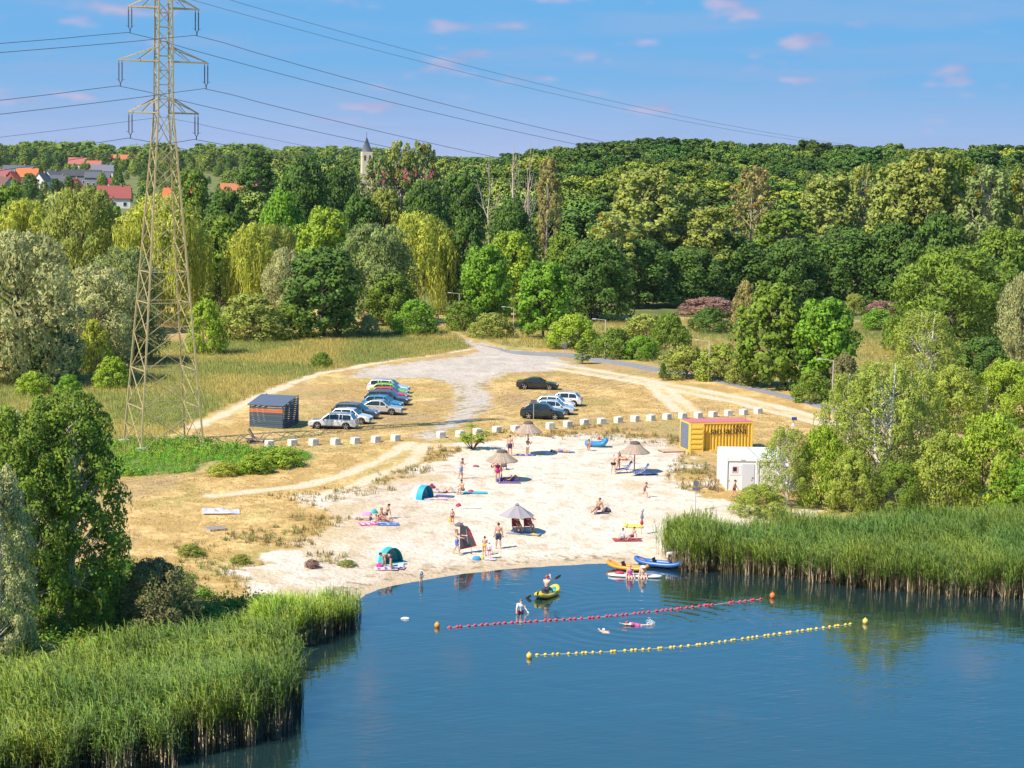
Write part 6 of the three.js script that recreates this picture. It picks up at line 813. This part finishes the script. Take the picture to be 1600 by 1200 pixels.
// ------------------------------------------------------------------ people: one smooth skin over a posed skeleton
function surfaceNet(f, lo, hi, cell) {
  const n = [0, 1, 2].map((k) => Math.ceil((hi[k] - lo[k]) / cell) + 1), [nx, ny, nz] = n, D = new Float32Array(nx * ny * nz), at = (i, j, k) => (k * ny + j) * nx + i;
  for (let k = 0; k < nz; k++) for (let j = 0; j < ny; j++) for (let i = 0; i < nx; i++) D[at(i, j, k)] = f(lo[0] + i * cell, lo[1] + j * cell, lo[2] + k * cell);
  const vid = new Int32Array(nx * ny * nz).fill(-1), P = [], ix = [];
  for (let k = 0; k < nz - 1; k++) for (let j = 0; j < ny - 1; j++) for (let i = 0; i < nx - 1; i++) {
    let c = 0, x = 0, y = 0, z = 0, m = 0; const d = [];
    for (let q = 0; q < 8; q++) { d[q] = D[at(i + (q & 1), j + ((q >> 1) & 1), k + (q >> 2))]; if (d[q] < 0) m |= 1 << q; }
    if (m === 0 || m === 255) continue;
    for (let a = 0; a < 8; a++) for (let s = 1; s < 8; s <<= 1) { const b = a | s; if (a === b || (d[a] < 0) === (d[b] < 0)) continue; const t = d[a] / (d[a] - d[b]); x += (a & 1) + (s === 1 ? t : 0); y += ((a >> 1) & 1) + (s === 2 ? t : 0); z += (a >> 2) + (s === 4 ? t : 0); c++; }
    vid[at(i, j, k)] = P.length / 3; P.push(lo[0] + (i + x / c) * cell, lo[1] + (j + y / c) * cell, lo[2] + (k + z / c) * cell);
  }
  const quad = (a, b, c, d, flip) => { if (a < 0 || b < 0 || c < 0 || d < 0) return; flip ? ix.push(a, c, b, a, d, c) : ix.push(a, b, c, a, c, d); };
  for (let k = 1; k < nz - 1; k++) for (let j = 1; j < ny - 1; j++) for (let i = 1; i < nx - 1; i++) {
    const o = at(i, j, k), s = D[o] < 0; if (s !== D[at(i + 1, j, k)] < 0) quad(vid[at(i, j - 1, k - 1)], vid[at(i, j, k - 1)], vid[o], vid[at(i, j - 1, k)], !s); if (s !== D[at(i, j + 1, k)] < 0) quad(vid[at(i - 1, j, k - 1)], vid[at(i - 1, j, k)], vid[o], vid[at(i, j, k - 1)], !s); if (s !== D[at(i, j, k + 1)] < 0) quad(vid[at(i - 1, j - 1, k)], vid[at(i, j - 1, k)], vid[o], vid[at(i - 1, j, k)], !s);
  }
  const g = new THREE.BufferGeometry(); g.setAttribute('position', new THREE.Float32BufferAttribute(P, 3)); g.setIndex(ix); g.computeVertexNormals(); return g;
}
function capsules(bones, blend) {                           // bones: [ax, ay, az, bx, by, bz, ra, rb]
  return (x, y, z) => { let s = 0; for (const b of bones) { const dx = b[3] - b[0], dy = b[4] - b[1], dz = b[5] - b[2], px = x - b[0], py = y - b[1], pz = z - b[2], t = clamp((px * dx + py * dy + pz * dz) / (dx * dx + dy * dy + dz * dz + 1e-9)), ex = px - dx * t, ey = py - dy * t, ez = pz - dz * t, d = Math.sqrt(ex * ex + ey * ey + ez * ez) - (b[6] + (b[7] - b[6]) * t); s += Math.exp(-d / blend); if (s > 1e8) return -blend * 18; } return s > 1e-12 ? -blend * Math.log(s) : blend * 27; };
}
function netOf(bones, blend, cell) { const lo = [1e9, 1e9, 1e9], hi = [-1e9, -1e9, -1e9]; for (const b of bones) for (const q of [0, 3]) for (let k = 0; k < 3; k++) { const r = Math.max(b[6], b[7]) + cell * 3 + blend; lo[k] = Math.min(lo[k], b[q + k] - r); hi[k] = Math.max(hi[k], b[q + k] + r); } return surfaceNet(capsules(bones, blend), lo, hi, cell); }
// a head of height 0.235 (eyes at half height) and a relaxed hand, made once
const HEAD = netOf([[0, 0.035, -0.012, 0, 0.04, -0.018, 0.078, 0.078], [0, 0.0, 0.022, 0, -0.05, 0.03, 0.062, 0.042], [0, -0.075, 0.045, 0, -0.085, 0.047, 0.026, 0.022], [0, 0.015, 0.084, 0, -0.022, 0.103, 0.009, 0.014], [-0.02, -0.052, 0.082, 0.02, -0.052, 0.082, 0.008, 0.008], [-0.074, 0.015, -0.01, -0.082, -0.02, -0.008, 0.012, 0.009], [0.074, 0.015, -0.01, 0.082, -0.02, -0.008, 0.012, 0.009], [-0.04, 0.03, 0.078, 0.04, 0.03, 0.078, 0.012, 0.012]], 0.009, 0.0075);
const HAND = (() => { const b = [[0, 0.01, 0, 0, -0.075, 0, 0.024, 0.02], [-0.022, -0.03, 0, -0.028, -0.08, 0.002, 0.016, 0.014], [0.022, -0.03, 0, 0.026, -0.08, 0.002, 0.016, 0.014]]; for (const [x, l] of [[-0.033, 0.062], [-0.011, 0.078], [0.012, 0.084], [0.034, 0.072]]) b.push([x, -0.082, 0.002, x * 1.06, -0.082 - l * 0.5, 0.008, 0.0092, 0.0086], [x * 1.06, -0.082 - l * 0.5, 0.008, x * 1.08, -0.082 - l, 0.026, 0.0086, 0.007]); b.push([0.026, -0.025, 0.005, 0.052, -0.06, 0.02, 0.012, 0.01], [0.052, -0.06, 0.02, 0.054, -0.09, 0.034, 0.01, 0.008]); return netOf(b, 0.0035, 0.0046); })();
const Q = (x, y = 0, z = 0) => new THREE.Quaternion().setFromEuler(new THREE.Euler(x * DEG, y * DEG, z * DEG, 'YXZ'));
const POSE = {
  stand: {}, relaxed: { aL: [4, 10, 12], aR: [2, 12, 10], lL: [4, 4, 4], lR: [-3, 4, 4] }, walk: { t: 4, aL: [22, 6, 20], aR: [-20, 6, 14], lL: [-20, 2, 22], lR: [24, 2, 6] }, run: { t: 14, aL: [40, 8, 75], aR: [-30, 10, 60], lL: [-24, 2, 70], lR: [44, 2, 42] }, phone: { t: 6, hd: [22, 0, 0], aL: [42, 6, 82], aR: [40, 6, 84], lL: [6, 3, 4], lR: [-6, 3, 6] },
  akimbo: { aL: [-12, 42, 78], aR: [-12, 42, 78], lL: [2, 5, 2], lR: [0, 5, 2] }, bend: { t: 78, hd: [-10, 0, 0], aL: [64, 6, 14], aR: [80, 8, 10], lL: [4, 5, 8], lR: [-4, 5, 8] }, carry: { t: -3, aL: [62, 30, 22], aR: [50, 24, 30], lL: [-14, 3, 14], lR: [18, 3, 6] }, crouch: { t: 20, aL: [40, 10, 20], aR: [44, 10, 20], lL: [92, 12, 120], lR: [70, 12, 118] },
  sit: { t: 8, hd: [12, 0, 0], aL: [52, 10, 34], aR: [46, 12, 40], lL: [112, 8, 108], lR: [104, 8, 100] }, sitback: { t: -24, hd: [14, 0, 0], aL: [-34, 16, 6], aR: [-36, 16, 6], lL: [88, 7, 40], lR: [84, 7, 14] }, sitlong: { t: 2, aL: [26, 10, 26], aR: [30, 10, 24], lL: [88, 10, 14], lR: [86, 10, 16] }, chair: { t: -14, hd: [8, 0, 0], aL: [34, 14, 44], aR: [36, 14, 44], lL: [74, 7, 52], lR: [76, 7, 46] },
  dangle: { t: 10, hd: [10, 0, 0], aL: [18, 12, 26], aR: [16, 12, 30], lL: [82, 9, 74], lR: [80, 9, 78] }, lie: { root: -90, t: 0, aL: [8, 24, 12], aR: [6, 30, 16], lL: [4, 7, 6], lR: [2, 7, 4] }, lieknee: { root: -90, t: 4, hd: [10, 0, 0], aL: [10, 34, 30], aR: [8, 40, 40], lL: [52, 6, 92], lR: [44, 6, 84] }, prone: { root: 90, t: -8, hd: [-30, 0, 0], aL: [150, 22, 60], aR: [146, 22, 64], lL: [2, 8, 4], lR: [0, 8, 6] },
  paddle: { t: 4, aR: [104, 34, 40], aL: [50, 34, 30], lL: [84, 12, 30], lR: [82, 12, 34] }, wade: { t: 6, hd: [10, 0, 0], aL: [24, 22, 30], aR: [30, 30, 20], lL: [3, 4, 3], lR: [-3, 4, 3] }, crawl: { root: 80, t: -2, hd: [-20, 0, 0], aL: [168, 8, 10], aR: [20, 14, 30], lL: [6, 6, 12], lR: [-8, 6, 10] }, recline: { root: -42, t: 14, hd: [16, 0, 0], aL: [10, 20, 50], aR: [14, 24, 46], lL: [40, 6, 24], lR: [46, 6, 40] },
};
function skeleton(h, pose) {
  const o = { t: 0, root: 0, hd: [0, 0, 0], aL: [2, 7, 8], aR: [2, 7, 8], lL: [0, 3, 2], lR: [0, 3, 2], ...pose }, J = {}, R = Q(o.root), S = R.clone().multiply(Q(o.t)), P = V(0, 0.53 * h, 0), add = (a, q, x, y, z) => a.clone().add(V(x * h, y * h, z * h).applyQuaternion(q));
  J.P = P; J.waist = add(P, S, 0, 0.085, 0); J.C = add(P, S, 0, 0.2, 0.004); J.N = add(P, S, 0, 0.292, -0.004); J.N2 = add(P, S, 0, 0.335, 0.006); const HQ = S.clone().multiply(Q(...o.hd)); J.head = add(J.N2, HQ, 0, 0.052, 0.012); J.HQ = HQ; J.cl = add(P, S, -0.045, 0.215, 0.004); J.cr = add(P, S, 0.045, 0.215, 0.004);
  for (const [k, s] of [['L', 1], ['R', -1]]) {
    const [af, ao, ae] = o['a' + k], [lf, lo, lk] = o['l' + k], AQ = S.clone().multiply(Q(0, 0, s * ao)).multiply(Q(-af)), FQ = AQ.clone().multiply(Q(-ae)), LQ = R.clone().multiply(Q(0, 0, s * lo)).multiply(Q(-lf)), KQ = LQ.clone().multiply(Q(lk));
    J['s' + k] = add(P, S, s * 0.104, 0.272, 0); J['e' + k] = add(J['s' + k], AQ, 0, -0.172, 0); J['w' + k] = add(J['e' + k], FQ, 0, -0.148, 0); J['FQ' + k] = FQ; J['h' + k] = add(P, R, s * 0.052, -0.01, 0); J['k' + k] = add(J['h' + k], LQ, 0, -0.245, 0); J['a' + k] = add(J['k' + k], KQ, 0, -0.235, 0); J['t' + k] = add(J['a' + k], KQ, 0, -0.022, 0.105); J['q' + k] = add(J['a' + k], KQ, 0, -0.026, -0.02);
  }
  return J;
}
const M_skin = [std([0.58, 0.31, 0.20], 0.6), std([0.66, 0.41, 0.29], 0.6), std([0.46, 0.225, 0.135], 0.6), std([0.70, 0.48, 0.38], 0.6)], M_eye = std([0.02, 0.015, 0.012], 0.2);
const cap = (a, b, ra, rb) => [a.x, a.y, a.z, b.x, b.y, b.z, ra, rb];
function person(px, py, h, yaw, pose, skin, hair, wear, label, o = {}) {
  const at = o.at ?? hit(px, py), J = skeleton(h, POSE[pose]), kid = h < 1.4 ? 1.12 : 1, fat = o.fat ?? 1, r = (k) => k * h * fat; let low = 1e9;
  const B = [cap(J.hL, J.hR, r(0.06), r(0.06)), cap(J.P, J.waist, r(0.062), r(0.056)), cap(J.waist, J.C, r(0.056), r(0.066)), cap(J.cl, J.cr, r(0.056), r(0.056)), cap(J.sL, J.sR, 0.031 * h, 0.031 * h), cap(J.N, J.N2, 0.03 * h, 0.027 * h)];
  for (const k of ['L', 'R']) B.push(cap(J['s' + k], J['e' + k], 0.03 * h, 0.023 * h), cap(J['e' + k], J['w' + k], 0.024 * h, 0.0155 * h), cap(J['h' + k], J['k' + k], r(0.053), 0.034 * h), cap(J['k' + k], J['a' + k].clone().lerp(J['k' + k], 0.55), 0.034 * h, 0.033 * h), cap(J['a' + k].clone().lerp(J['k' + k], 0.6), J['a' + k], 0.033 * h, 0.02 * h), cap(J['q' + k], J['t' + k], 0.021 * h, 0.015 * h));
  for (const b of B) low = Math.min(low, b[1] - b[6], b[4] - b[7]);
  const parts = [netOf(B, 0.011 * h, 0.0125 * h)], hs = h * 0.6 * kid, put = (g, p, q, s) => { const c = g.clone(); c.applyMatrix4(new THREE.Matrix4().compose(p, q, V(s, s, s))); return c; };
  parts.push(put(HEAD, J.head, J.HQ, hs)); for (const k of ['L', 'R']) parts.push(put(HAND, J['w' + k], J['FQ' + k], 0.58 * h));
  const g = thing('person', label, 'person', [at.x, (o.y ?? at.y) - low, at.z], yaw * DEG);
  part('body', mergeGeometries(parts), M_skin[skin], g);
  for (const s of [-1, 1]) { const e = part('eye', SPH, M_eye, g, J.head.clone().add(V(s * 0.031, 0.004, 0.077).multiplyScalar(hs).applyQuaternion(J.HQ))); e.scale.setScalar(0.011 * hs); }
  if (hair) { const [style, c] = hair, hb = [], w = (x, y, z) => J.head.clone().add(V(x, y, z).multiplyScalar(hs).applyQuaternion(J.HQ)); hb.push(cap(w(0, 0.055, -0.03), w(0, 0.062, 0.012), 0.084 * hs, 0.074 * hs), cap(w(0, 0.01, -0.05), w(0, 0.04, -0.04), 0.062 * hs, 0.07 * hs)); if (style === 'long') hb.push(cap(w(0, 0, -0.06), w(0, -0.17, -0.075), 0.06 * hs, 0.04 * hs)); if (style === 'bun') hb.push(cap(w(0, 0.11, -0.08), w(0, 0.12, -0.085), 0.04 * hs, 0.04 * hs)); part(style === 'cap' || style === 'hat' ? 'hat' : 'hair', netOf(hb, 0.012 * hs, 0.014 * hs), cloth(c), g); if (style === 'cap' || style === 'hat') { const b = part('hat_brim', new THREE.CylinderGeometry(0.155, 0.165, 0.012, 20), cloth(c), g, w(0, 0.055, style === 'cap' ? 0.05 : 0)); b.quaternion.copy(J.HQ); b.scale.set(style === 'cap' ? 0.55 * hs : hs, hs, hs); } }
  for (const [kind, c] of wear) {
    const i = 0.009 * h, L = [], up = (b, e = i) => { const q = [...b]; q[6] += e; q[7] += e; return q; };
    if (kind === 'trunks' || kind === 'briefs' || kind === 'swimsuit') { L.push(up(B[0]), up(cap(J.P, J.P.clone().lerp(J.waist, kind === 'briefs' ? 0.1 : 0.55), r(0.062), r(0.058)))); const f = kind === 'trunks' ? 0.55 : 0.1; for (const k of ['L', 'R']) L.push(up(cap(J['h' + k], J['h' + k].clone().lerp(J['k' + k], f), r(0.054), kind === 'trunks' ? r(0.05) : r(0.046)))); }
    if (kind === 'swimsuit' || kind === 'shirt') L.push(up(cap(J.P, J.waist, r(0.062), r(0.056))), up(B[2]), up(B[3]));
    if (kind === 'bra') L.push(up(cap(J.cl.clone().lerp(J.waist, 0.25), J.cr.clone().lerp(J.waist, 0.25), r(0.052), r(0.052)), i * 0.9));
    if (kind === 'shirt') { L.push(up(B[4])); for (const k of ['L', 'R']) L.push(up(cap(J['s' + k], J['s' + k].clone().lerp(J['e' + k], 0.6), 0.032 * h, 0.028 * h))); }
    part({ trunks: 'swim_shorts', briefs: 'swim_briefs', swimsuit: 'swimsuit', bra: 'bikini_top', shirt: 'shirt' }[kind], netOf(L, 0.010 * h, 0.0125 * h), cloth(c), g);
  }
  return g;
}
const BRN = [0.05, 0.028, 0.016], BLK = [0.018, 0.014, 0.012], BLO = [0.36, 0.24, 0.11], GRH = [0.5, 0.48, 0.45], NVY = [0.03, 0.035, 0.085];
const onWater = (px, py) => { const p = wat(px, py); return { at: p }; };
for (const a of [
  [778.5, 857.5, 1.80, 185, 'relaxed', 0, ['short', BRN], [['trunks', [0.045, 0.05, 0.10]]], 'man in dark navy shorts standing with his back turned on open sand'],
  [756.5, 868, 1.28, 170, 'phone', 0, ['bun', BRN], [['briefs', [0.80, 0.42, 0.04]], ['bra', [0.75, 0.16, 0.06]]], 'child in an orange swimsuit near the waterline'],
  [764, 873, 1.12, 150, 'relaxed', 3, ['hat', [0.28, 0.46, 0.46]], [['shirt', [0.62, 0.58, 0.74]], ['briefs', [0.35, 0.05, 0.22]]], 'small child with a grey green hat and lilac top'],
  [713.5, 866.5, 1.72, 75, 'carry', 1, ['long', [0.25, 0.09, 0.04]], [['trunks', [0.10, 0.16, 0.55]]], 'person in blue shorts carrying the dark wind shelter'],
  [706.5, 819.5, 1.12, 20, 'relaxed', 0, ['short', BRN], [['briefs', [0.25, 0.06, 0.10]]], 'small child standing beside the charcoal bag'],
  [720, 748, 1.68, 60, 'phone', 0, ['short', BLK], [['trunks', [0.28, 0.36, 0.62]]], 'boy in light blue shorts looking at his hands left of the parasol'],
  [796.5, 712, 1.80, 178, 'relaxed', 0, ['short', BRN], [['trunks', [0.07, 0.04, 0.10]]], 'man in dark purple shorts standing by the white blocks'],
  [824, 712, 1.52, 150, 'phone', 2, ['long', [0.3, 0.10, 0.05]], [['bra', [0.3, 0.1, 0.12]], ['briefs', [0.5, 0.5, 0.55]]], 'person standing on the blue towel under the rear parasol'],
  [777.5, 753.5, 1.68, 5, 'relaxed', 0, ['long', BRN], [['swimsuit', [0.42, 0.015, 0.13]]], 'woman in a magenta swimsuit at the middle parasol', { fat: 1.08 }],
  [770, 735, 1.6, 40, 'sit', 0, ['long', BLK], [['briefs', [0.1, 0.04, 0.06]], ['bra', [0.12, 0.05, 0.08]]], 'dark haired woman sitting behind the woman in magenta'],
  [787.5, 734.5, 1.7, 170, 'sit', 2, ['short', BRN], [['trunks', [0.12, 0.09, 0.12]]], 'tanned man sitting to the right behind the middle parasol'],
  [800, 752, 1.65, 95, 'lieknee', 2, ['short', BLK], [['trunks', [0.16, 0.08, 0.26]]], 'person lying in the shade of the middle parasol', { y: 1.12 }],
  [722.5, 772, 1.68, -35, 'sit', 0, ['bun', BRN], [['briefs', [0.18, 0.06, 0.05]], ['bra', [0.2, 0.06, 0.05]]], 'woman sitting hunched on the turquoise towel'],
  [697, 769.5, 1.65, 90, 'lieknee', 1, ['short', BRN], [['briefs', [0.3, 0.06, 0.14]]], 'person lying with raised knees right of the upper tent'],
  [684, 770, 1.5, -80, 'lie', 3, ['long', BRN], [['swimsuit', [0.5, 0.42, 0.58]]], 'person lying in a pale suit beside the upper tent'],
  [579, 813.5, 1.65, 95, 'prone', 1, ['long', BLK], [['briefs', [0.1, 0.06, 0.08]]], 'person lying on their front on the pink towel'],
  [595, 814.5, 1.65, 80, 'sitlong', 0, ['long', BLO], [['bra', [0.3, 0.05, 0.08]], ['briefs', [0.3, 0.05, 0.08]]], 'sunbather sitting with stretched legs on the left sand'],
  [603, 810.5, 1.6, -60, 'sitback', 2, ['bun', BLK], [['bra', [0.08, 0.03, 0.05]], ['briefs', [0.08, 0.03, 0.05]]], 'sunbather leaning back at the right of the left group'],
  [589, 820, 0.98, -20, 'crouch', 0, ['short', BRN], [['briefs', [0.8, 0.3, 0.04]]], 'crouching child in orange in front of the left group'],
  [610.5, 891, 1.72, -80, 'bend', 0, ['short', BLK], [['briefs', [0.05, 0.03, 0.06]], ['bra', [0.07, 0.04, 0.08]]], 'person in dark swimwear bending beside the lower tent'],
  [658, 911, 0.92, 40, 'relaxed', 1, ['hat', [0.78, 0.74, 0.74]], [['shirt', [0.38, 0.50, 0.56]]], 'toddler with a white hat at the waterline'],
  [958, 741, 1.70, 178, 'akimbo', 1, ['short', GRH], [['briefs', [0.02, 0.02, 0.025]]], 'grey haired person in black briefs with hands on hips', { fat: 1.12 }],
  [966, 735, 1.62, 60, 'phone', 0, ['long', BRN], [['bra', [0.2, 0.08, 0.08]], ['briefs', [0.2, 0.08, 0.08]]], 'woman behind the grey haired person by the right parasol'],
  [978.5, 719, 1.6, 85, 'lieknee', 1, ['long', BLK], [['bra', [0.4, 0.05, 0.08]], ['briefs', [0.4, 0.05, 0.08]]], 'sunbather in red lying behind the right parasol'],
  [1007, 777.5, 1.30, 70, 'run', 0, ['short', BLK], [['briefs', [0.35, 0.05, 0.08]]], 'child running across the sand'],
  [934.5, 802, 1.70, -30, 'sitback', 2, ['short', BRN], [['trunks', [0.09, 0.05, 0.08]]], 'lone person sitting on the sand beside a dark bag'],
  [973.5, 843, 1.3, -40, 'sitlong', 0, ['short', BRN], [['shirt', [0.55, 0.55, 0.72]], ['trunks', [0.05, 0.32, 0.5]]], 'left child sitting on the red blanket in a lilac shirt'],
  [987.5, 844, 1.38, -50, 'sitback', 0, ['short', BLK], [['trunks', [0.18, 0.04, 0.06]]], 'right child sitting on the red blanket in dark shorts'],
  [1147, 780, 1.55, 75, 'walk', 0, ['short', BLK], [['briefs', [0.10, 0.03, 0.05]]], 'child walking in front of the white cabin'],
  [808.5, 832, 1.68, 20, 'chair', 2, ['short', BLK], [['briefs', [0.16, 0.04, 0.06]], ['bra', [0.2, 0.05, 0.07]]], 'person sitting in the left red chair', { lift: 0.16 }],
  [827, 832, 1.68, 25, 'chair', 0, ['hat', [0.42, 0.2, 0.5]], [['swimsuit', [0.42, 0.05, 0.10]]], 'person with a violet hat in the right red chair', { lift: 0.16 }],
  [874, 706.5, 1.7, 90, 'lie', 0, ['short', BRN], [['trunks', [0.1, 0.15, 0.4]]], 'sunbather lying beyond the rear parasol'],
  [922, 704.5, 1.35, -40, 'crouch', 2, ['short', [0.16, 0.05, 0.03]], [['briefs', [0.2, 0.04, 0.05]]], 'crouching person in front of the blue air lounger'],
  [935, 698, 1.55, 90, 'recline', 1, ['short', BLO], [['briefs', [0.5, 0.1, 0.15]]], 'person reclining on the blue air lounger', { lift: 0.42 }],
]) { const o = a[9] ?? {}; if (o.lift) { const p = hit(a[0], a[1]); o.y = p.y + o.lift - 0.02; } if (typeof o.y === 'number' && !o.lift) o.y = hit(a[0], a[1]).y + 0.03; person(...a.slice(0, 9), o); }
person(0, 0, 1.74, 155, 'paddle', 1, ['cap', [0.62, 0.05, 0.05]], [['trunks', [0.05, 0.06, 0.12]]], 'man in a red cap paddling the yellow and teal kayak', { at: wat(853.5, 933), y: 0.12, fat: 1.1 });
{ const p = wat(848, 934), o = thing('paddle', 'dark double paddle held by the man in the red cap', 'paddle', [p.x, 0.05, p.z], 0.1); bar('shaft', V(-0.75, 0.12, 0.12), V(0.78, 1.12, -0.1), 0.03, M_insul, o, ROD); for (const [q, r] of [[V(-0.92, 0.02, 0.15), 0.58], [V(0.92, 1.22, -0.12), 0.58]]) { const b = part('blade', SPH, std([0.03, 0.03, 0.035], 0.5), o, q, [0, 0, r]); b.scale.set(0.23, 0.09, 0.02); } }
person(0, 0, 1.66, 20, 'wade', 3, ['short', [0.2, 0.1, 0.06]], [['shirt', [0.74, 0.70, 0.68]], ['briefs', [0.2, 0.06, 0.06]]], 'woman in a white top wading waist deep', { at: wat(813, 957), y: -0.82, fat: 1.05 });
person(0, 0, 1.66, -150, 'crawl', 1, ['cap', [0.72, 0.66, 0.70]], [['briefs', [0.1, 0.1, 0.2]]], 'swimmer with a white cap between the float lines', { at: wat(953, 990), y: -0.44 });
person(0, 0, 1.66, -88, 'crawl', 3, ['cap', [0.45, 0.06, 0.10]], [['swimsuit', [0.55, 0.10, 0.28]]], 'swimmer in pink doing the crawl inside the red float line', { at: wat(997, 977), y: -0.36 });
person(0, 0, 1.62, 5, 'dangle', 1, ['short', BLO], [['swimsuit', [0.62, 0.12, 0.36]]], 'woman in pink sitting on the left of the white paddle board', { at: wat(984, 902.5), y: -0.42 });
person(0, 0, 1.62, 0, 'dangle', 1, ['hat', [0.78, 0.78, 0.80]], [['bra', [0.7, 0.6, 0.6]], ['briefs', [0.6, 0.4, 0.4]]], 'woman with a white hat sitting on the right of the white paddle board', { at: wat(1004, 903), y: -0.42 });
person(1045, 884, 1.62, 60, 'bend', 3, ['short', GRH], [['shirt', [0.76, 0.74, 0.70]], ['trunks', [0.7, 0.66, 0.6]]], 'person in white bending over the blue kayak by the reeds', { at: wat(1044, 883), y: -0.1 });
{ // water thrown up by the swimmer's feet
  const p = wat(1016, 974), r = rng(66), m = [], g = new THREE.IcosahedronGeometry(1, 1); for (let k = 0; k < 90; k++) { const a = r() * 6.283, d = Math.pow(r(), 0.8) * 0.3, y = r() * r() * 0.5 * (1 - d * 2); m.push(new THREE.Matrix4().compose(V(p.x + Math.cos(a) * d, 0.01 + y, p.z + Math.sin(a) * d * 0.7), new THREE.Quaternion(), V(1, 1, 1).multiplyScalar(0.008 + r() * 0.018))); } stuff('splash', g, phys([0.85, 0.88, 0.9], 0.15), m, null, 'white splash behind the swimmer in pink', 'splash');
}

renderer.render(scene, camera);
